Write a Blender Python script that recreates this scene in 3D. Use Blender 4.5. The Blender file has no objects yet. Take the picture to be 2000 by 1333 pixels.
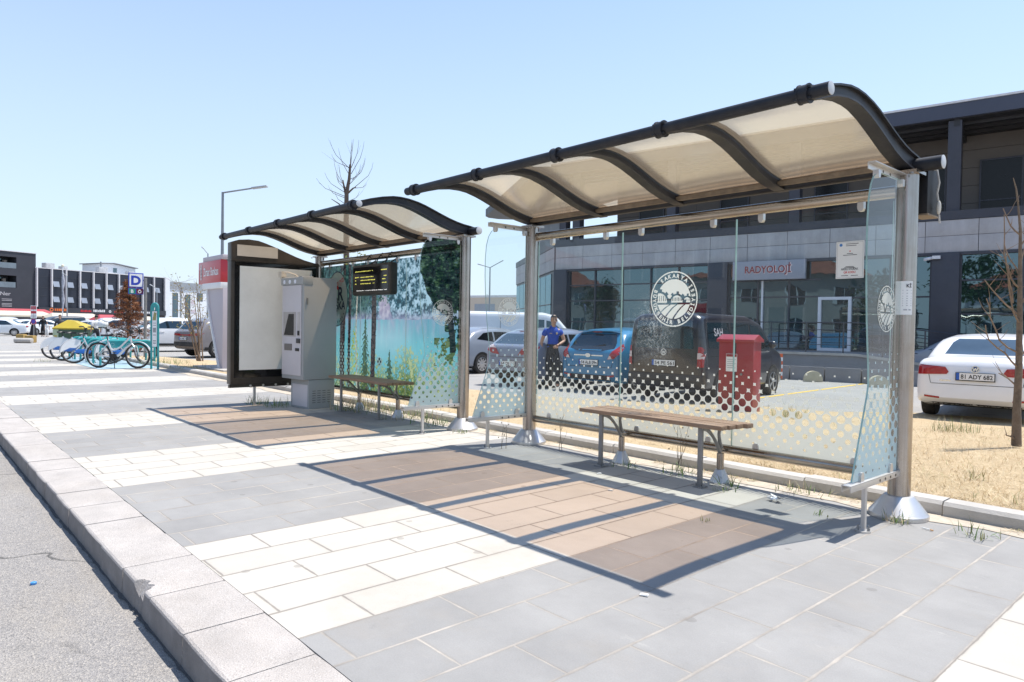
import bpy, bmesh, math, random
from mathutils import Vector as V, Matrix as MX, noise as NZ
from mathutils.bvhtree import BVHTree
R = math.radians; PI = math.pi
random.seed(7)
SC = bpy.context.scene; COL = SC.collection

# ---------------------------------------------------------------- mesh building
class MB:
    def __init__(s): s.v = []; s.f = []; s.m = []; s.c = None
    def add(s, vs, fs, m=0):
        o = len(s.v); s.v += [tuple(p) for p in vs]
        for f in fs: s.f.append([i + o for i in f]); s.m.append(m)
        return s
    def box(s, x0, x1, y0, y1, z0, z1, m=0):
        return s.add([(x, y, z) for z in (z0, z1) for y in (y0, y1) for x in (x0, x1)],
                     [(0, 2, 3, 1), (4, 5, 7, 6), (0, 1, 5, 4), (2, 6, 7, 3), (0, 4, 6, 2), (1, 3, 7, 5)], m)
    def obox(s, c, ax, ay, az, m=0):
        c, ax, ay, az = V(c), V(ax), V(ay), V(az)
        return s.add([c + i * ax + j * ay + k * az for k in (-1, 1) for j in (-1, 1) for i in (-1, 1)],
                     [(0, 2, 3, 1), (4, 5, 7, 6), (0, 1, 5, 4), (2, 6, 7, 3), (0, 4, 6, 2), (1, 3, 7, 5)], m)
    def bar(s, p0, p1, w, h, up=(0, 0, 1), m=0):
        p0, p1 = V(p0), V(p1); d = (p1 - p0); l = d.length; d.normalize()
        a = d.cross(V(up)); a = a.normalized() if a.length > 1e-4 else V((1, 0, 0)); b = a.cross(d)
        return s.obox((p0 + p1) / 2, d * l / 2, a * w / 2, b * h / 2, m)
    def tube(s, pts, r, seg=8, m=0, caps=True):
        pts = [V(p) for p in pts]; n = len(pts)
        rr = r if isinstance(r, (list, tuple)) else [r] * n
        rings = []; ref = None
        for i, p in enumerate(pts):
            t = (pts[min(i + 1, n - 1)] - pts[max(i - 1, 0)]).normalized()
            if ref is None:
                ref = V((0, 0, 1)) if abs(t.z) < .9 else V((1, 0, 0))
            a = t.cross(ref); 
            if a.length < 1e-4: a = t.cross(V((0, 1, 0)))
            a.normalize(); b = a.cross(t); ref = b
            rings.append([p + rr[i] * (math.cos(2 * PI * k / seg) * a + math.sin(2 * PI * k / seg) * b) for k in range(seg)])
        return s.loft(rings, m, caps)
    def loft(s, rings, m=0, caps=True, closed=True):
        k = len(rings[0]); vs = [p for r_ in rings for p in r_]; fs = []
        for i in range(len(rings) - 1):
            for j in range(k if closed else k - 1):
                a, b = i * k + j, i * k + (j + 1) % k
                fs.append((a, b, b + k, a + k))
        if caps: fs += [tuple(reversed(range(k))), tuple(range((len(rings) - 1) * k, len(rings) * k))]
        return s.add(vs, fs, m)
    def lathe(s, prof, c=(0, 0, 0), ax=(0, 0, 1), seg=24, m=0, caps=True):
        ax = V(ax).normalized(); a = ax.orthogonal().normalized(); b = ax.cross(a); c = V(c)
        return s.loft([[c + h * ax + r * (math.cos(2 * PI * k / seg) * a + math.sin(2 * PI * k / seg) * b) for k in range(seg)] for r, h in prof], m, caps)
    def prism(s, poly, o, ux, uy, d, m=0):
        o, ux, uy, d = V(o), V(ux), V(uy), V(d); n = len(poly)
        vs = [o + x * ux + y * uy for x, y in poly]; vs += [p + d for p in vs]
        fs = [tuple(reversed(range(n))), tuple(range(n, 2 * n))] + [(i, (i + 1) % n, (i + 1) % n + n, i + n) for i in range(n)]
        return s.add(vs, fs, m)
    def flat(s, poly, o, ux, uy, m=0):
        o, ux, uy = V(o), V(ux), V(uy)
        return s.add([o + x * ux + y * uy for x, y in poly], [tuple(range(len(poly)))], m)
    def ring2(s, r0, r1, c, o, ux, uy, seg=40, m=0, sx=1):
        vs = []; o, ux, uy = V(o), V(ux), V(uy)
        for k in range(seg):
            t = 2 * PI * k / seg
            for r_ in (r0, r1): vs.append(o + (c[0] + sx * r_ * math.cos(t)) * ux + (c[1] + r_ * math.sin(t)) * uy)
        return s.add(vs, [(2 * k, 2 * k + 1, 2 * ((k + 1) % seg) + 1, 2 * ((k + 1) % seg)) for k in range(seg)], m)
    def sphere(s, c, r, nu=12, nv=8, m=0):
        c = V(c); r = V(r) if not isinstance(r, (int, float)) else V((r, r, r)); vs = [c + V((0, 0, -r.z))]
        for i in range(1, nv):
            t = -PI / 2 + PI * i / nv
            for k in range(nu): vs.append(c + V((r.x * math.cos(t) * math.cos(2 * PI * k / nu), r.y * math.cos(t) * math.sin(2 * PI * k / nu), r.z * math.sin(t))))
        vs.append(c + V((0, 0, r.z))); fs = []
        for k in range(nu): fs.append((0, 1 + (k + 1) % nu, 1 + k))
        for i in range(nv - 2):
            for k in range(nu): a = 1 + i * nu + k; b = 1 + i * nu + (k + 1) % nu; fs.append((a, b, b + nu, a + nu))
        for k in range(nu): fs.append((len(vs) - 1, 1 + (nv - 2) * nu + k, 1 + (nv - 2) * nu + (k + 1) % nu))
        return s.add(vs, fs, m)
    def torus(s, c, ax, Rr, r, seg=24, sub=6, m=0):
        ax = V(ax).normalized(); a = ax.orthogonal().normalized(); b = ax.cross(a); c = V(c); vs = []; fs = []
        for i in range(seg):
            d = math.cos(2 * PI * i / seg) * a + math.sin(2 * PI * i / seg) * b
            for j in range(sub): t = 2 * PI * j / sub; vs.append(c + d * (Rr + r * math.cos(t)) + ax * r * math.sin(t))
        for i in range(seg):
            for j in range(sub):
                fs.append((i * sub + j, ((i + 1) % seg) * sub + j, ((i + 1) % seg) * sub + (j + 1) % sub, i * sub + (j + 1) % sub))
        return s.add(vs, fs, m)
    def xf(s, mat):
        s.v = [tuple(mat @ V(p)) for p in s.v]; return s
    def text(s, body, size, o, ux, uy, m=0, align='CENTER', bold=0, width=None, out=0):
        me = text_mesh(body, bold); o, ux, uy = V(o), V(ux), V(uy); n = ux.cross(uy).normalized()
        xs = [p[0] for p in me[0]] or [0]; x0, x1 = min(xs), max(xs); sx = size
        if width: sx = width / max(1e-6, x1 - x0)
        off = -(x0 + x1) / 2 if align == 'CENTER' else -x0
        return s.add([o + (p[0] + off) * sx * ux + p[1] * size * uy + n * out for p in me[0]], me[1], m)
    def mesh(s, name, mats, angle=32, smooth=True, bevel=0, bseg=2):
        me = bpy.data.meshes.new(name); me.from_pydata(s.v, [], s.f)
        for q in (mats if isinstance(mats, (list, tuple)) else [mats]): me.materials.append(q)
        me.polygons.foreach_set('material_index', s.m)
        bm = bmesh.new(); bm.from_mesh(me)
        bmesh.ops.recalc_face_normals(bm, faces=bm.faces)
        if bevel:
            es = [e for e in bm.edges if len(e.link_faces) == 2 and e.calc_face_angle(0) > R(30)]
            bmesh.ops.bevel(bm, geom=es, offset=bevel, segments=bseg, affect='EDGES', profile=.6, clamp_overlap=True)
        bm.to_mesh(me); bm.free()
        if smooth:
            me.polygons.foreach_set('use_smooth', [True] * len(me.polygons)); me.set_sharp_from_angle(angle=R(angle))
        me.update(); return me
    def build(s, name, mats, parent=None, loc=None, rz=0, **k):
        ob = bpy.data.objects.new(name, s.mesh(name, mats, **k)); COL.objects.link(ob)
        if parent: ob.parent = parent
        if loc is not None: ob.location = loc
        ob.rotation_euler = (0, 0, rz); return ob

_tx = {}
def text_mesh(body, bold=0):
    key = (body, bold)
    if key not in _tx:
        cu = bpy.data.curves.new('lettering', 'FONT'); cu.body = body; cu.size = 1; cu.offset = bold; cu.resolution_u = 3
        ob = bpy.data.objects.new('lettering', cu); COL.objects.link(ob)
        dg = bpy.context.evaluated_depsgraph_get(); me = bpy.data.meshes.new_from_object(ob.evaluated_get(dg))
        _tx[key] = ([tuple(v.co) for v in me.vertices], [tuple(p.vertices) for p in me.polygons])
        bpy.data.objects.remove(ob); bpy.data.curves.remove(cu); bpy.data.meshes.remove(me)
    return _tx[key]
def tag(o, label=None, cat=None, group=None, kind=None):
    for k, x in (('label', label), ('category', cat), ('group', group), ('kind', kind)):
        if x: o[k] = x
    return o
def thing(name, loc, label, cat, rz=0, group=None):
    o = bpy.data.objects.new(name, None); COL.objects.link(o); o.empty_display_size = .2
    o.location = loc; o.rotation_euler = (0, 0, rz); return tag(o, label, cat, group)
def dup(o, parent=None, loc=None, rz=None, label=None, group=None):
    c = o.copy(); COL.objects.link(c)
    if parent: c.parent = parent
    if loc is not None: c.location = loc
    if rz is not None: c.rotation_euler = (0, 0, rz)
    tag(c, label, None, group)
    for ch in list(o.children): dup(ch, c)
    return c

# ---------------------------------------------------------------- materials
def nt(name):
    m = bpy.data.materials.new(name); m.use_nodes = True; t = m.node_tree; t.nodes.clear()
    out = t.nodes.new('ShaderNodeOutputMaterial'); return m, t, out
def nd(t, typ, **kw):
    n = t.nodes.new(typ)
    for k, x in kw.items():
        if k.startswith('i_'):
            key = k[2:]; n.inputs[int(key) if key.isdigit() else key.replace('_', ' ')].default_value = x
        else: setattr(n, k, x)
    return n
def c4(c): return (c[0], c[1], c[2], 1)
def mth(t, op, a, b=None, c=None, clamp=False):
    n = t.nodes.new('ShaderNodeMath'); n.operation = op; n.use_clamp = clamp
    for i, x in enumerate((a, b, c)):
        if x is None: continue
        if isinstance(x, (int, float)): n.inputs[i].default_value = x
        else: t.links.new(x, n.inputs[i])
    return n.outputs[0]
def mixc(t, fac, a, b, blend='MIX'):
    n = t.nodes.new('ShaderNodeMix'); n.data_type = 'RGBA'; n.blend_type = blend
    for i, x in ((0, fac), (6, a), (7, b)):
        if isinstance(x, (int, float)): n.inputs[i].default_value = x
        elif isinstance(x, tuple): n.inputs[i].default_value = c4(x)
        else: t.links.new(x, n.inputs[i])
    return n.outputs[2]
def ramp(t, fac, p0, p1):
    n = t.nodes.new('ShaderNodeMapRange'); t.links.new(fac, n.inputs[0]); n.inputs[1].default_value = p0; n.inputs[2].default_value = p1
    return n.outputs[0]
def nse(t, co, scale, detail=4, rough=.6, vec_scale=None):
    n = nd(t, 'ShaderNodeTexNoise'); n.inputs['Scale'].default_value = scale; n.inputs['Detail'].default_value = detail; n.inputs['Roughness'].default_value = rough
    if vec_scale:
        mp = nd(t, 'ShaderNodeMapping'); mp.inputs['Scale'].default_value = vec_scale; t.links.new(co, mp.inputs[0]); co = mp.outputs[0]
    t.links.new(co, n.inputs['Vector']); return n.outputs[0]
def objco(t): return nd(t, 'ShaderNodeTexCoord').outputs['Object']
_pm = {}
def P(name, col, rough=.5, metal=0, var=.12, scale=6, dirt=None, damt=.25, dscale=2.5, bump=0, bscale=60, stretch=None, spec=.5, coat=0, ocol=False, emit=None):
    if name in _pm: return _pm[name]
    m, t, out = nt(name); L = t.links.new; co = objco(t)
    b = nd(t, 'ShaderNodeBsdfPrincipled'); L(b.outputs[0], out.inputs[0])
    n1 = nse(t, co, scale, 5, .65, stretch)
    f1 = ramp(t, n1, .3, .7)
    if ocol:
        oi = nd(t, 'ShaderNodeObjectInfo'); base = oi.outputs['Color']
        dk = mixc(t, 1., base, (1 - var,) * 3, 'MULTIPLY'); c = mixc(t, f1, dk, base)
    else:
        c = mixc(t, f1, tuple(x * (1 - var) for x in col), tuple(min(1, x * (1 + var)) for x in col))
    if dirt:
        f2 = mth(t, 'MULTIPLY', ramp(t, nse(t, co, dscale, 6, .7), .45, .75), damt); c = mixc(t, f2, c, dirt)
    L(c, b.inputs['Base Color'])
    L(mth(t, 'ADD', mth(t, 'MULTIPLY', n1, .2 * min(1, rough * 2)), rough - .1 * min(1, rough * 2), clamp=True), b.inputs['Roughness'])
    b.inputs['Metallic'].default_value = metal; b.inputs['Specular IOR Level'].default_value = spec; b.inputs['Coat Weight'].default_value = coat
    b.inputs['Coat Roughness'].default_value = .05
    if bump:
        bp = nd(t, 'ShaderNodeBump'); bp.inputs['Strength'].default_value = bump; bp.inputs['Distance'].default_value = .01
        L(nse(t, co, bscale, 3, .6, stretch), bp.inputs['Height']); L(bp.outputs[0], b.inputs['Normal'])
    if emit: b.inputs['Emission Color'].default_value = c4(emit[0]); b.inputs['Emission Strength'].default_value = emit[1]
    _pm[name] = m; return m

DARKM = P('dark_painted_metal', (.017, .018, .023), .5, 0, .25, 8, dirt=(.10, .09, .075), damt=.3, dscale=5, spec=.35)
STEEL = P('brushed_stainless_steel', (.39, .36, .335), .24, 1, .2, 4, dirt=(.25, .19, .13), damt=.5, dscale=3, stretch=(30, 30, .6))
STEELX = P('brushed_stainless_rail', (.42, .37, .31), .24, 1, .2, 4, dirt=(.28, .2, .12), damt=.6, dscale=3, stretch=(.6, 30, 30))
STEELD = P('cast_steel_base', (.62, .61, .60), .42, .85, .1, 3, dirt=(.35, .31, .27), damt=.4, dscale=6)
GALV = P('galvanised_steel', (.27, .265, .26), .5, .5, .15, 12, dirt=(.25, .22, .18), damt=.3)
CAPM = P('aluminium_end_cap', (.55, .56, .57), .5, .3, .12, 20, dirt=(.3, .27, .24), damt=.4, dscale=20)
BLACK = P('black_plastic', (.012, .012, .014), .35, 0, .2, 10)
BLKGL = P('black_gloss_panel', (.006, .006, .007), .08, 0, .1, 5)
WHITEP = P('white_paint', (.75, .75, .75), .45, 0, .05, 4, dirt=(.5, .46, .4), damt=.2)
RUBBER = P('tyre_rubber', (.018, .018, .019), .8, 0, .2, 30, dirt=(.12, .10, .08), damt=.35, dscale=5)
WOOD = P('weathered_bench_wood', (.30, .185, .115), .65, 0, .3, 3, dirt=(.42, .33, .25), damt=.5, dscale=3, bump=.4, bscale=10, stretch=(1, 18, 18))
PAPER = P('paper', (.78, .77, .74), .8, 0, .04, 4)
INK = P('dark_ink', (.03, .03, .035), .7); REDINK = P('red_ink', (.6, .03, .03), .6); GREYINK = P('grey_ink', (.3, .3, .32), .7)

def glass_mat(name, tint, haze=.04, hcol=(.8, .85, .85), scratch=None, ior=1.5):
    m, t, out = nt(name); L = t.links.new; co = objco(t)
    tr = nd(t, 'ShaderNodeBsdfTransparent'); tr.inputs[0].default_value = c4(tint)
    df = nd(t, 'ShaderNodeBsdfDiffuse'); df.inputs[0].default_value = c4(hcol); tl = nd(t, 'ShaderNodeBsdfTranslucent'); tl.inputs[0].default_value = c4(hcol)
    ds = nd(t, 'ShaderNodeMixShader'); ds.inputs[0].default_value = .5; L(df.outputs[0], ds.inputs[1]); L(tl.outputs[0], ds.inputs[2])
    gl = nd(t, 'ShaderNodeBsdfGlossy'); gl.inputs[1].default_value = .01
    f = mth(t, 'MULTIPLY', ramp(t, nse(t, co, 1.7, 7, .72), .35, .8), haze * 1.6)
    f = mth(t, 'ADD', f, mth(t, 'MULTIPLY', ramp(t, nse(t, co, 40, 4, .7, (1, 1, .06)), .55, .8), haze * .7))
    if scratch:
        cx, cz, rx, rz = scratch; sp = nd(t, 'ShaderNodeSeparateXYZ'); L(co, sp.inputs[0])
        dx = mth(t, 'DIVIDE', mth(t, 'SUBTRACT', sp.outputs[0], cx), rx); dz = mth(t, 'DIVIDE', mth(t, 'SUBTRACT', sp.outputs[2], cz), rz)
        d = mth(t, 'SQRT', mth(t, 'ADD', mth(t, 'MULTIPLY', dx, dx), mth(t, 'MULTIPLY', dz, dz)))
        fall = ramp(t, mth(t, 'ADD', d, mth(t, 'MULTIPLY', nse(t, co, 3, 4), .5)), 1.25, .35)
        sn = ramp(t, nse(t, co, 38, 9, .95, (1, 1, .7)), .50, .66)
        f = mth(t, 'ADD', f, mth(t, 'MULTIPLY', mth(t, 'MULTIPLY', fall, sn), .8), clamp=True)
    m1 = nd(t, 'ShaderNodeMixShader'); L(f, m1.inputs[0]); L(tr.outputs[0], m1.inputs[1]); L(ds.outputs[0], m1.inputs[2])
    fr = nd(t, 'ShaderNodeFresnel'); fr.inputs[0].default_value = ior
    m2 = nd(t, 'ShaderNodeMixShader'); geo = nd(t, 'ShaderNodeNewGeometry'); L(mth(t, 'MULTIPLY', mth(t, 'MULTIPLY', fr.outputs[0], mth(t, 'SUBTRACT', 1, geo.outputs['Backfacing'])), 1.05), m2.inputs[0]); L(m1.outputs[0], m2.inputs[1]); L(gl.outputs[0], m2.inputs[2])
    L(m2.outputs[0], out.inputs[0]); return m
GLASS = glass_mat('clear_shelter_glass', (.935, .968, .968), .007)
GLASSS = glass_mat('scratched_shelter_glass', (.935, .968, .968), .007, scratch=(1.62, 1.27, .30, .40))
GLEDGE = P('glass_edge_green', (.30, .46, .43), .2, 0, .2, 8)

def frit_mat(name, ax, px=.108, z0=.30, zt=.97, col=(.82, .795, .715)):
    """frosted film with two staggered lattices of round holes that shrink downward"""
    m, t, out = nt(name); L = t.links.new; co = objco(t); sp = nd(t, 'ShaderNodeSeparateXYZ'); L(co, sp.inputs[0])
    u = mth(t, 'DIVIDE', sp.outputs[ax], px); v = mth(t, 'DIVIDE', mth(t, 'SUBTRACT', sp.outputs[2], z0), px)
    ds = []
    for o in (0, .5):
        a = mth(t, 'SUBTRACT', mth(t, 'FRACT', mth(t, 'ADD', u, o + 100)), .5); b = mth(t, 'SUBTRACT', mth(t, 'FRACT', mth(t, 'ADD', v, o + 100)), .5)
        row = mth(t, 'ADD', mth(t, 'SUBTRACT', v, b), 0.)
        rad = mth(t, 'MULTIPLY_ADD', mth(t, 'POWER', mth(t, 'MAXIMUM', mth(t, 'DIVIDE', row, (zt - z0) / px), .001), .62), .455, .0)
        d = mth(t, 'SUBTRACT', mth(t, 'SQRT', mth(t, 'ADD', mth(t, 'MULTIPLY', a, a), mth(t, 'MULTIPLY', b, b))), rad)
        ds.append(d)
    dm = mth(t, 'MINIMUM', ds[0], ds[1])
    k = mth(t, 'MULTIPLY', mth(t, 'GREATER_THAN', dm, 0), mth(t, 'LESS_THAN', v, (zt - z0) / px))
    tr = nd(t, 'ShaderNodeBsdfTransparent'); df = nd(t, 'ShaderNodeBsdfDiffuse'); df.inputs[0].default_value = c4(col)
    tl = nd(t, 'ShaderNodeBsdfTranslucent'); tl.inputs[0].default_value = c4(col)
    dx = nd(t, 'ShaderNodeMixShader'); dx.inputs[0].default_value = .55; L(df.outputs[0], dx.inputs[1]); L(tl.outputs[0], dx.inputs[2])
    t2 = nd(t, 'ShaderNodeBsdfTransparent'); t2.inputs[0].default_value = (.9, .9, .86, 1)
    dy = nd(t, 'ShaderNodeMixShader'); dy.inputs[0].default_value = .08; L(dx.outputs[0], dy.inputs[1]); L(t2.outputs[0], dy.inputs[2])
    mx = nd(t, 'ShaderNodeMixShader'); L(k, mx.inputs[0]); L(tr.outputs[0], mx.inputs[1]); L(dy.outputs[0], mx.inputs[2]); L(mx.outputs[0], out.inputs[0]); return m
def film_mat(name, col, trans=.55, see=.06, attr=None):
    m, t, out = nt(name); L = t.links.new
    df = nd(t, 'ShaderNodeBsdfDiffuse'); tl = nd(t, 'ShaderNodeBsdfTranslucent'); df.inputs[0].default_value = tl.inputs[0].default_value = c4(col)
    if attr:
        at = nd(t, 'ShaderNodeVertexColor'); at.layer_name = attr; L(at.outputs[0], df.inputs[0]); L(at.outputs[0], tl.inputs[0])
    dx = nd(t, 'ShaderNodeMixShader'); dx.inputs[0].default_value = trans; L(df.outputs[0], dx.inputs[1]); L(tl.outputs[0], dx.inputs[2])
    t2 = nd(t, 'ShaderNodeBsdfTransparent'); dy = nd(t, 'ShaderNodeMixShader'); dy.inputs[0].default_value = see; L(dx.outputs[0], dy.inputs[1]); L(t2.outputs[0], dy.inputs[2])
    L(dy.outputs[0], out.inputs[0]); return m
FROST = film_mat('frosted_white_film', (.86, .86, .80), .55, .04)
PRINT = film_mat('printed_picture_film', (1, 1, 1), .62, .05, 'picture')
def roof_mat():
    m, t, out = nt('tan_acrylic_roof'); L = t.links.new; co = objco(t)
    n = ramp(t, nse(t, co, 2.2, 6, .65), .3, .75); st = ramp(t, nse(t, co, 9, 5, .7, (.25, 1, 1)), .4, .75)
    c = mixc(t, n, (.66, .535, .385), (.55, .43, .30)); c = mixc(t, mth(t, 'MULTIPLY', st, .45), c, (.45, .35, .25))
    tl = nd(t, 'ShaderNodeBsdfTranslucent'); df = nd(t, 'ShaderNodeBsdfDiffuse'); L(c, tl.inputs[0]); L(c, df.inputs[0])
    a = nd(t, 'ShaderNodeMixShader'); a.inputs[0].default_value = .30; L(tl.outputs[0], a.inputs[1]); L(df.outputs[0], a.inputs[2])
    tr = nd(t, 'ShaderNodeBsdfTransparent'); tr.inputs[0].default_value = (1.0, .775, .56, 1)
    b = nd(t, 'ShaderNodeMixShader'); b.inputs[0].default_value = .70; L(a.outputs[0], b.inputs[1]); L(tr.outputs[0], b.inputs[2])
    gl = nd(t, 'ShaderNodeBsdfGlossy'); gl.inputs[1].default_value = .22; fr = nd(t, 'ShaderNodeFresnel'); fr.inputs[0].default_value = 1.4
    d = nd(t, 'ShaderNodeMixShader'); L(mth(t, 'MULTIPLY', fr.outputs[0], .45), d.inputs[0]); L(b.outputs[0], d.inputs[1]); L(gl.outputs[0], d.inputs[2]); L(d.outputs[0], out.inputs[0]); return m
ROOFM = roof_mat()

# ---------------------------------------------------------------- camera, light, sky
F_PX, YAW, PITCH, ROLL = 1350.17, .8424, -.0206, .0158
CAM = V((0, -5.2273, 1.28))
cf = V((-math.sin(YAW) * math.cos(PITCH), math.cos(YAW) * math.cos(PITCH), math.sin(PITCH)))
r0 = V((math.cos(YAW), math.sin(YAW), 0)); u0 = r0.cross(cf)
cr = math.cos(ROLL) * r0 + math.sin(ROLL) * u0; cu = -math.sin(ROLL) * r0 + math.cos(ROLL) * u0
cam = bpy.data.cameras.new('camera'); camo = bpy.data.objects.new('camera', cam); COL.objects.link(camo)
cam.sensor_width = 36; cam.lens = F_PX / 2000 * 36; cam.clip_end = 2000; cam.clip_start = .05
camo.matrix_world = MX(((cr.x, cu.x, -cf.x, CAM.x), (cr.y, cu.y, -cf.y, CAM.y), (cr.z, cu.z, -cf.z, CAM.z), (0, 0, 0, 1)))
SC.camera = camo
def at(px, d, z=0):
    """ground position at depth d metres on the photograph's column px (layout survey)"""
    p = CAM + d * cf + (px - 1000) / F_PX * d * cr; return V((p.x, p.y, z))
SUND = V((.113, .3357, .935)).normalized()
sl = bpy.data.lights.new('sun', 'SUN'); so = bpy.data.objects.new('sun', sl); COL.objects.link(so)
sl.energy = 4.2; sl.angle = R(.53); sl.color = (1, .955, .89); so.rotation_euler = SUND.to_track_quat('Z', 'Y').to_euler()
W = bpy.data.worlds.new('World'); SC.world = W; W.use_nodes = True; wt = W.node_tree; wt.nodes.clear()
sk = wt.nodes.new('ShaderNodeTexSky'); sk.sky_type = 'NISHITA'; sk.sun_disc = False; sk.sun_elevation = math.asin(SUND.z); sk.sun_rotation = math.atan2(SUND.x, SUND.y)
sk.air_density = 1.0; sk.dust_density = .15; sk.ozone_density = 1.0; sk.altitude = 30
bg = wt.nodes.new('ShaderNodeBackground'); bg.inputs[1].default_value = .15; wo = wt.nodes.new('ShaderNodeOutputWorld')
tc = wt.nodes.new('ShaderNodeTexCoord'); sx = wt.nodes.new('ShaderNodeSeparateXYZ'); wt.links.new(tc.outputs['Generated'], sx.inputs[0])
wm = wt.nodes.new('ShaderNodeMapRange'); wm.inputs[1].default_value = .0; wm.inputs[2].default_value = .62; wm.inputs[3].default_value = .92; wm.inputs[4].default_value = 0; wt.links.new(sx.outputs[2], wm.inputs[0])
wt.links.new(mixc(wt, wm.outputs[0], sk.outputs[0], (2.9, 3.45, 4.15)), bg.inputs[0])   # summer haze paling the blue towards the horizon
wt.links.new(bg.outputs[0], wo.inputs[0])
SC.view_settings.view_transform = 'Standard'; SC.view_settings.look = 'None'; SC.view_settings.exposure = .7; SC.view_settings.gamma = 1
SC.cycles.transparent_max_bounces = 32; SC.cycles.max_bounces = 8
# ================================================================ ground
X0P, WR = -4.142, .3005
def paver_mat():
    m, t, out = nt('banded_paving_slabs'); L = t.links.new; co = objco(t); sp = nd(t, 'ShaderNodeSeparateXYZ'); L(co, sp.inputs[0])
    xr = mth(t, 'ADD', mth(t, 'DIVIDE', mth(t, 'SUBTRACT', sp.outputs[0], X0P), WR), 330)
    row = mth(t, 'FLOOR', xr); fx = mth(t, 'SUBTRACT', xr, row)
    sh = mth(t, 'MULTIPLY', mth(t, 'MODULO', row, 2), .5); rn = nd(t, 'ShaderNodeTexWhiteNoise'); rn.noise_dimensions = '1D'; L(row, rn.inputs['W'])
    yr = mth(t, 'ADD', mth(t, 'ADD', mth(t, 'DIVIDE', sp.outputs[1], .6), sh), mth(t, 'MULTIPLY_ADD', rn.outputs[0], .16, 50))
    cell = mth(t, 'FLOOR', yr); fy = mth(t, 'SUBTRACT', yr, cell)
    wob = mth(t, 'MULTIPLY', mth(t, 'SUBTRACT', nse(t, co, 9, 3), .5), .012)
    ex = mth(t, 'MULTIPLY', mth(t, 'MINIMUM', fx, mth(t, 'SUBTRACT', 1, fx)), WR); ey = mth(t, 'MULTIPLY', mth(t, 'MINIMUM', fy, mth(t, 'SUBTRACT', 1, fy)), .6)
    e = mth(t, 'ADD', mth(t, 'MINIMUM', ex, mth(t, 'ADD', ey, .0012)), wob)
    grout = ramp(t, e, .0078, .0048)
    white = mth(t, 'LESS_THAN', mth(t, 'MODULO', row, 11), 4.5)
    cv = nd(t, 'ShaderNodeCombineXYZ'); L(row, cv.inputs[0]); L(cell, cv.inputs[1]); wn = nd(t, 'ShaderNodeTexWhiteNoise'); wn.noise_dimensions = '2D'; L(cv.outputs[0], wn.inputs[0])
    br = mth(t, 'MULTIPLY_ADD', wn.outputs[0], .09, .955)
    mot = mth(t, 'MULTIPLY_ADD', ramp(t, nse(t, co, 2.2, 8, .7), .25, .8), .18, .91); fine = mth(t, 'MULTIPLY_ADD', nse(t, co, 140, 3, .7), .3, .85)
    k = mth(t, 'MULTIPLY', mth(t, 'MULTIPLY', br, mot), fine)
    dk = mixc(t, ramp(t, nse(t, co, 1.1, 5, .6), .35, .7), (.262, .255, .246), (.296, .288, .276))
    base = mixc(t, white, dk, (.465, .435, .385)); kc = nd(t, 'ShaderNodeCombineXYZ'); [L(k, kc.inputs[i]) for i in range(3)]
    base = mixc(t, 1., base, kc.outputs[0], 'MULTIPLY')
    vo = nd(t, 'ShaderNodeTexVoronoi'); vo.inputs['Scale'].default_value = 2.7; L(co, vo.inputs['Vector'])
    gum = mth(t, 'MULTIPLY', mth(t, 'LESS_THAN', mth(t, 'ADD', vo.outputs['Distance'], mth(t, 'MULTIPLY', nse(t, co, 30, 2), .05)), .095), .42)
    base = mixc(t, gum, base, (.16, .15, .14))
    stain = mth(t, 'MULTIPLY', ramp(t, nse(t, co, .9, 9, .75), .53, .78), .38); base = mixc(t, stain, base, (.30, .255, .20))
    base = mixc(t, mth(t, 'MULTIPLY', ramp(t, nse(t, co, 2.6, 10, .8), .60, .70), .30), base, (.13, .125, .12))
    base = mixc(t, mth(t, 'MULTIPLY', ramp(t, nse(t, co, 5.5, 6, .8, (.35, 1, 1)), .62, .74), .30), base, (.55, .52, .47))
    edge_d = mth(t, 'MULTIPLY', ramp(t, mth(t, 'ADD', e, mth(t, 'MULTIPLY', nse(t, co, 14, 6, .75), .05)), .052, .02), .22); base = mixc(t, edge_d, base, (.24, .21, .175))
    gc = mixc(t, white, (.44, .40, .35), (.29, .26, .225)); gsand = mixc(t, ramp(t, nse(t, co, 1.3, 5, .7), .35, .65), gc, (.22, .20, .18))
    base = mixc(t, grout, base, gsand)
    b = nd(t, 'ShaderNodeBsdfPrincipled'); L(base, b.inputs['Base Color']); b.inputs['Roughness'].default_value = .8; b.inputs['Specular IOR Level'].default_value = .3
    bp = nd(t, 'ShaderNodeBump'); bp.inputs['Strength'].default_value = .5; bp.inputs['Distance'].default_value = .006
    L(mth(t, 'ADD', ramp(t, e, .002, .009), mth(t, 'ADD', mth(t, 'MULTIPLY', nse(t, co, 220, 2), .25), mth(t, 'MULTIPLY', wn.outputs[0], .5))), bp.inputs['Height']); L(bp.outputs[0], b.inputs['Normal'])
    L(b.outputs[0], out.inputs[0]); return m
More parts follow.
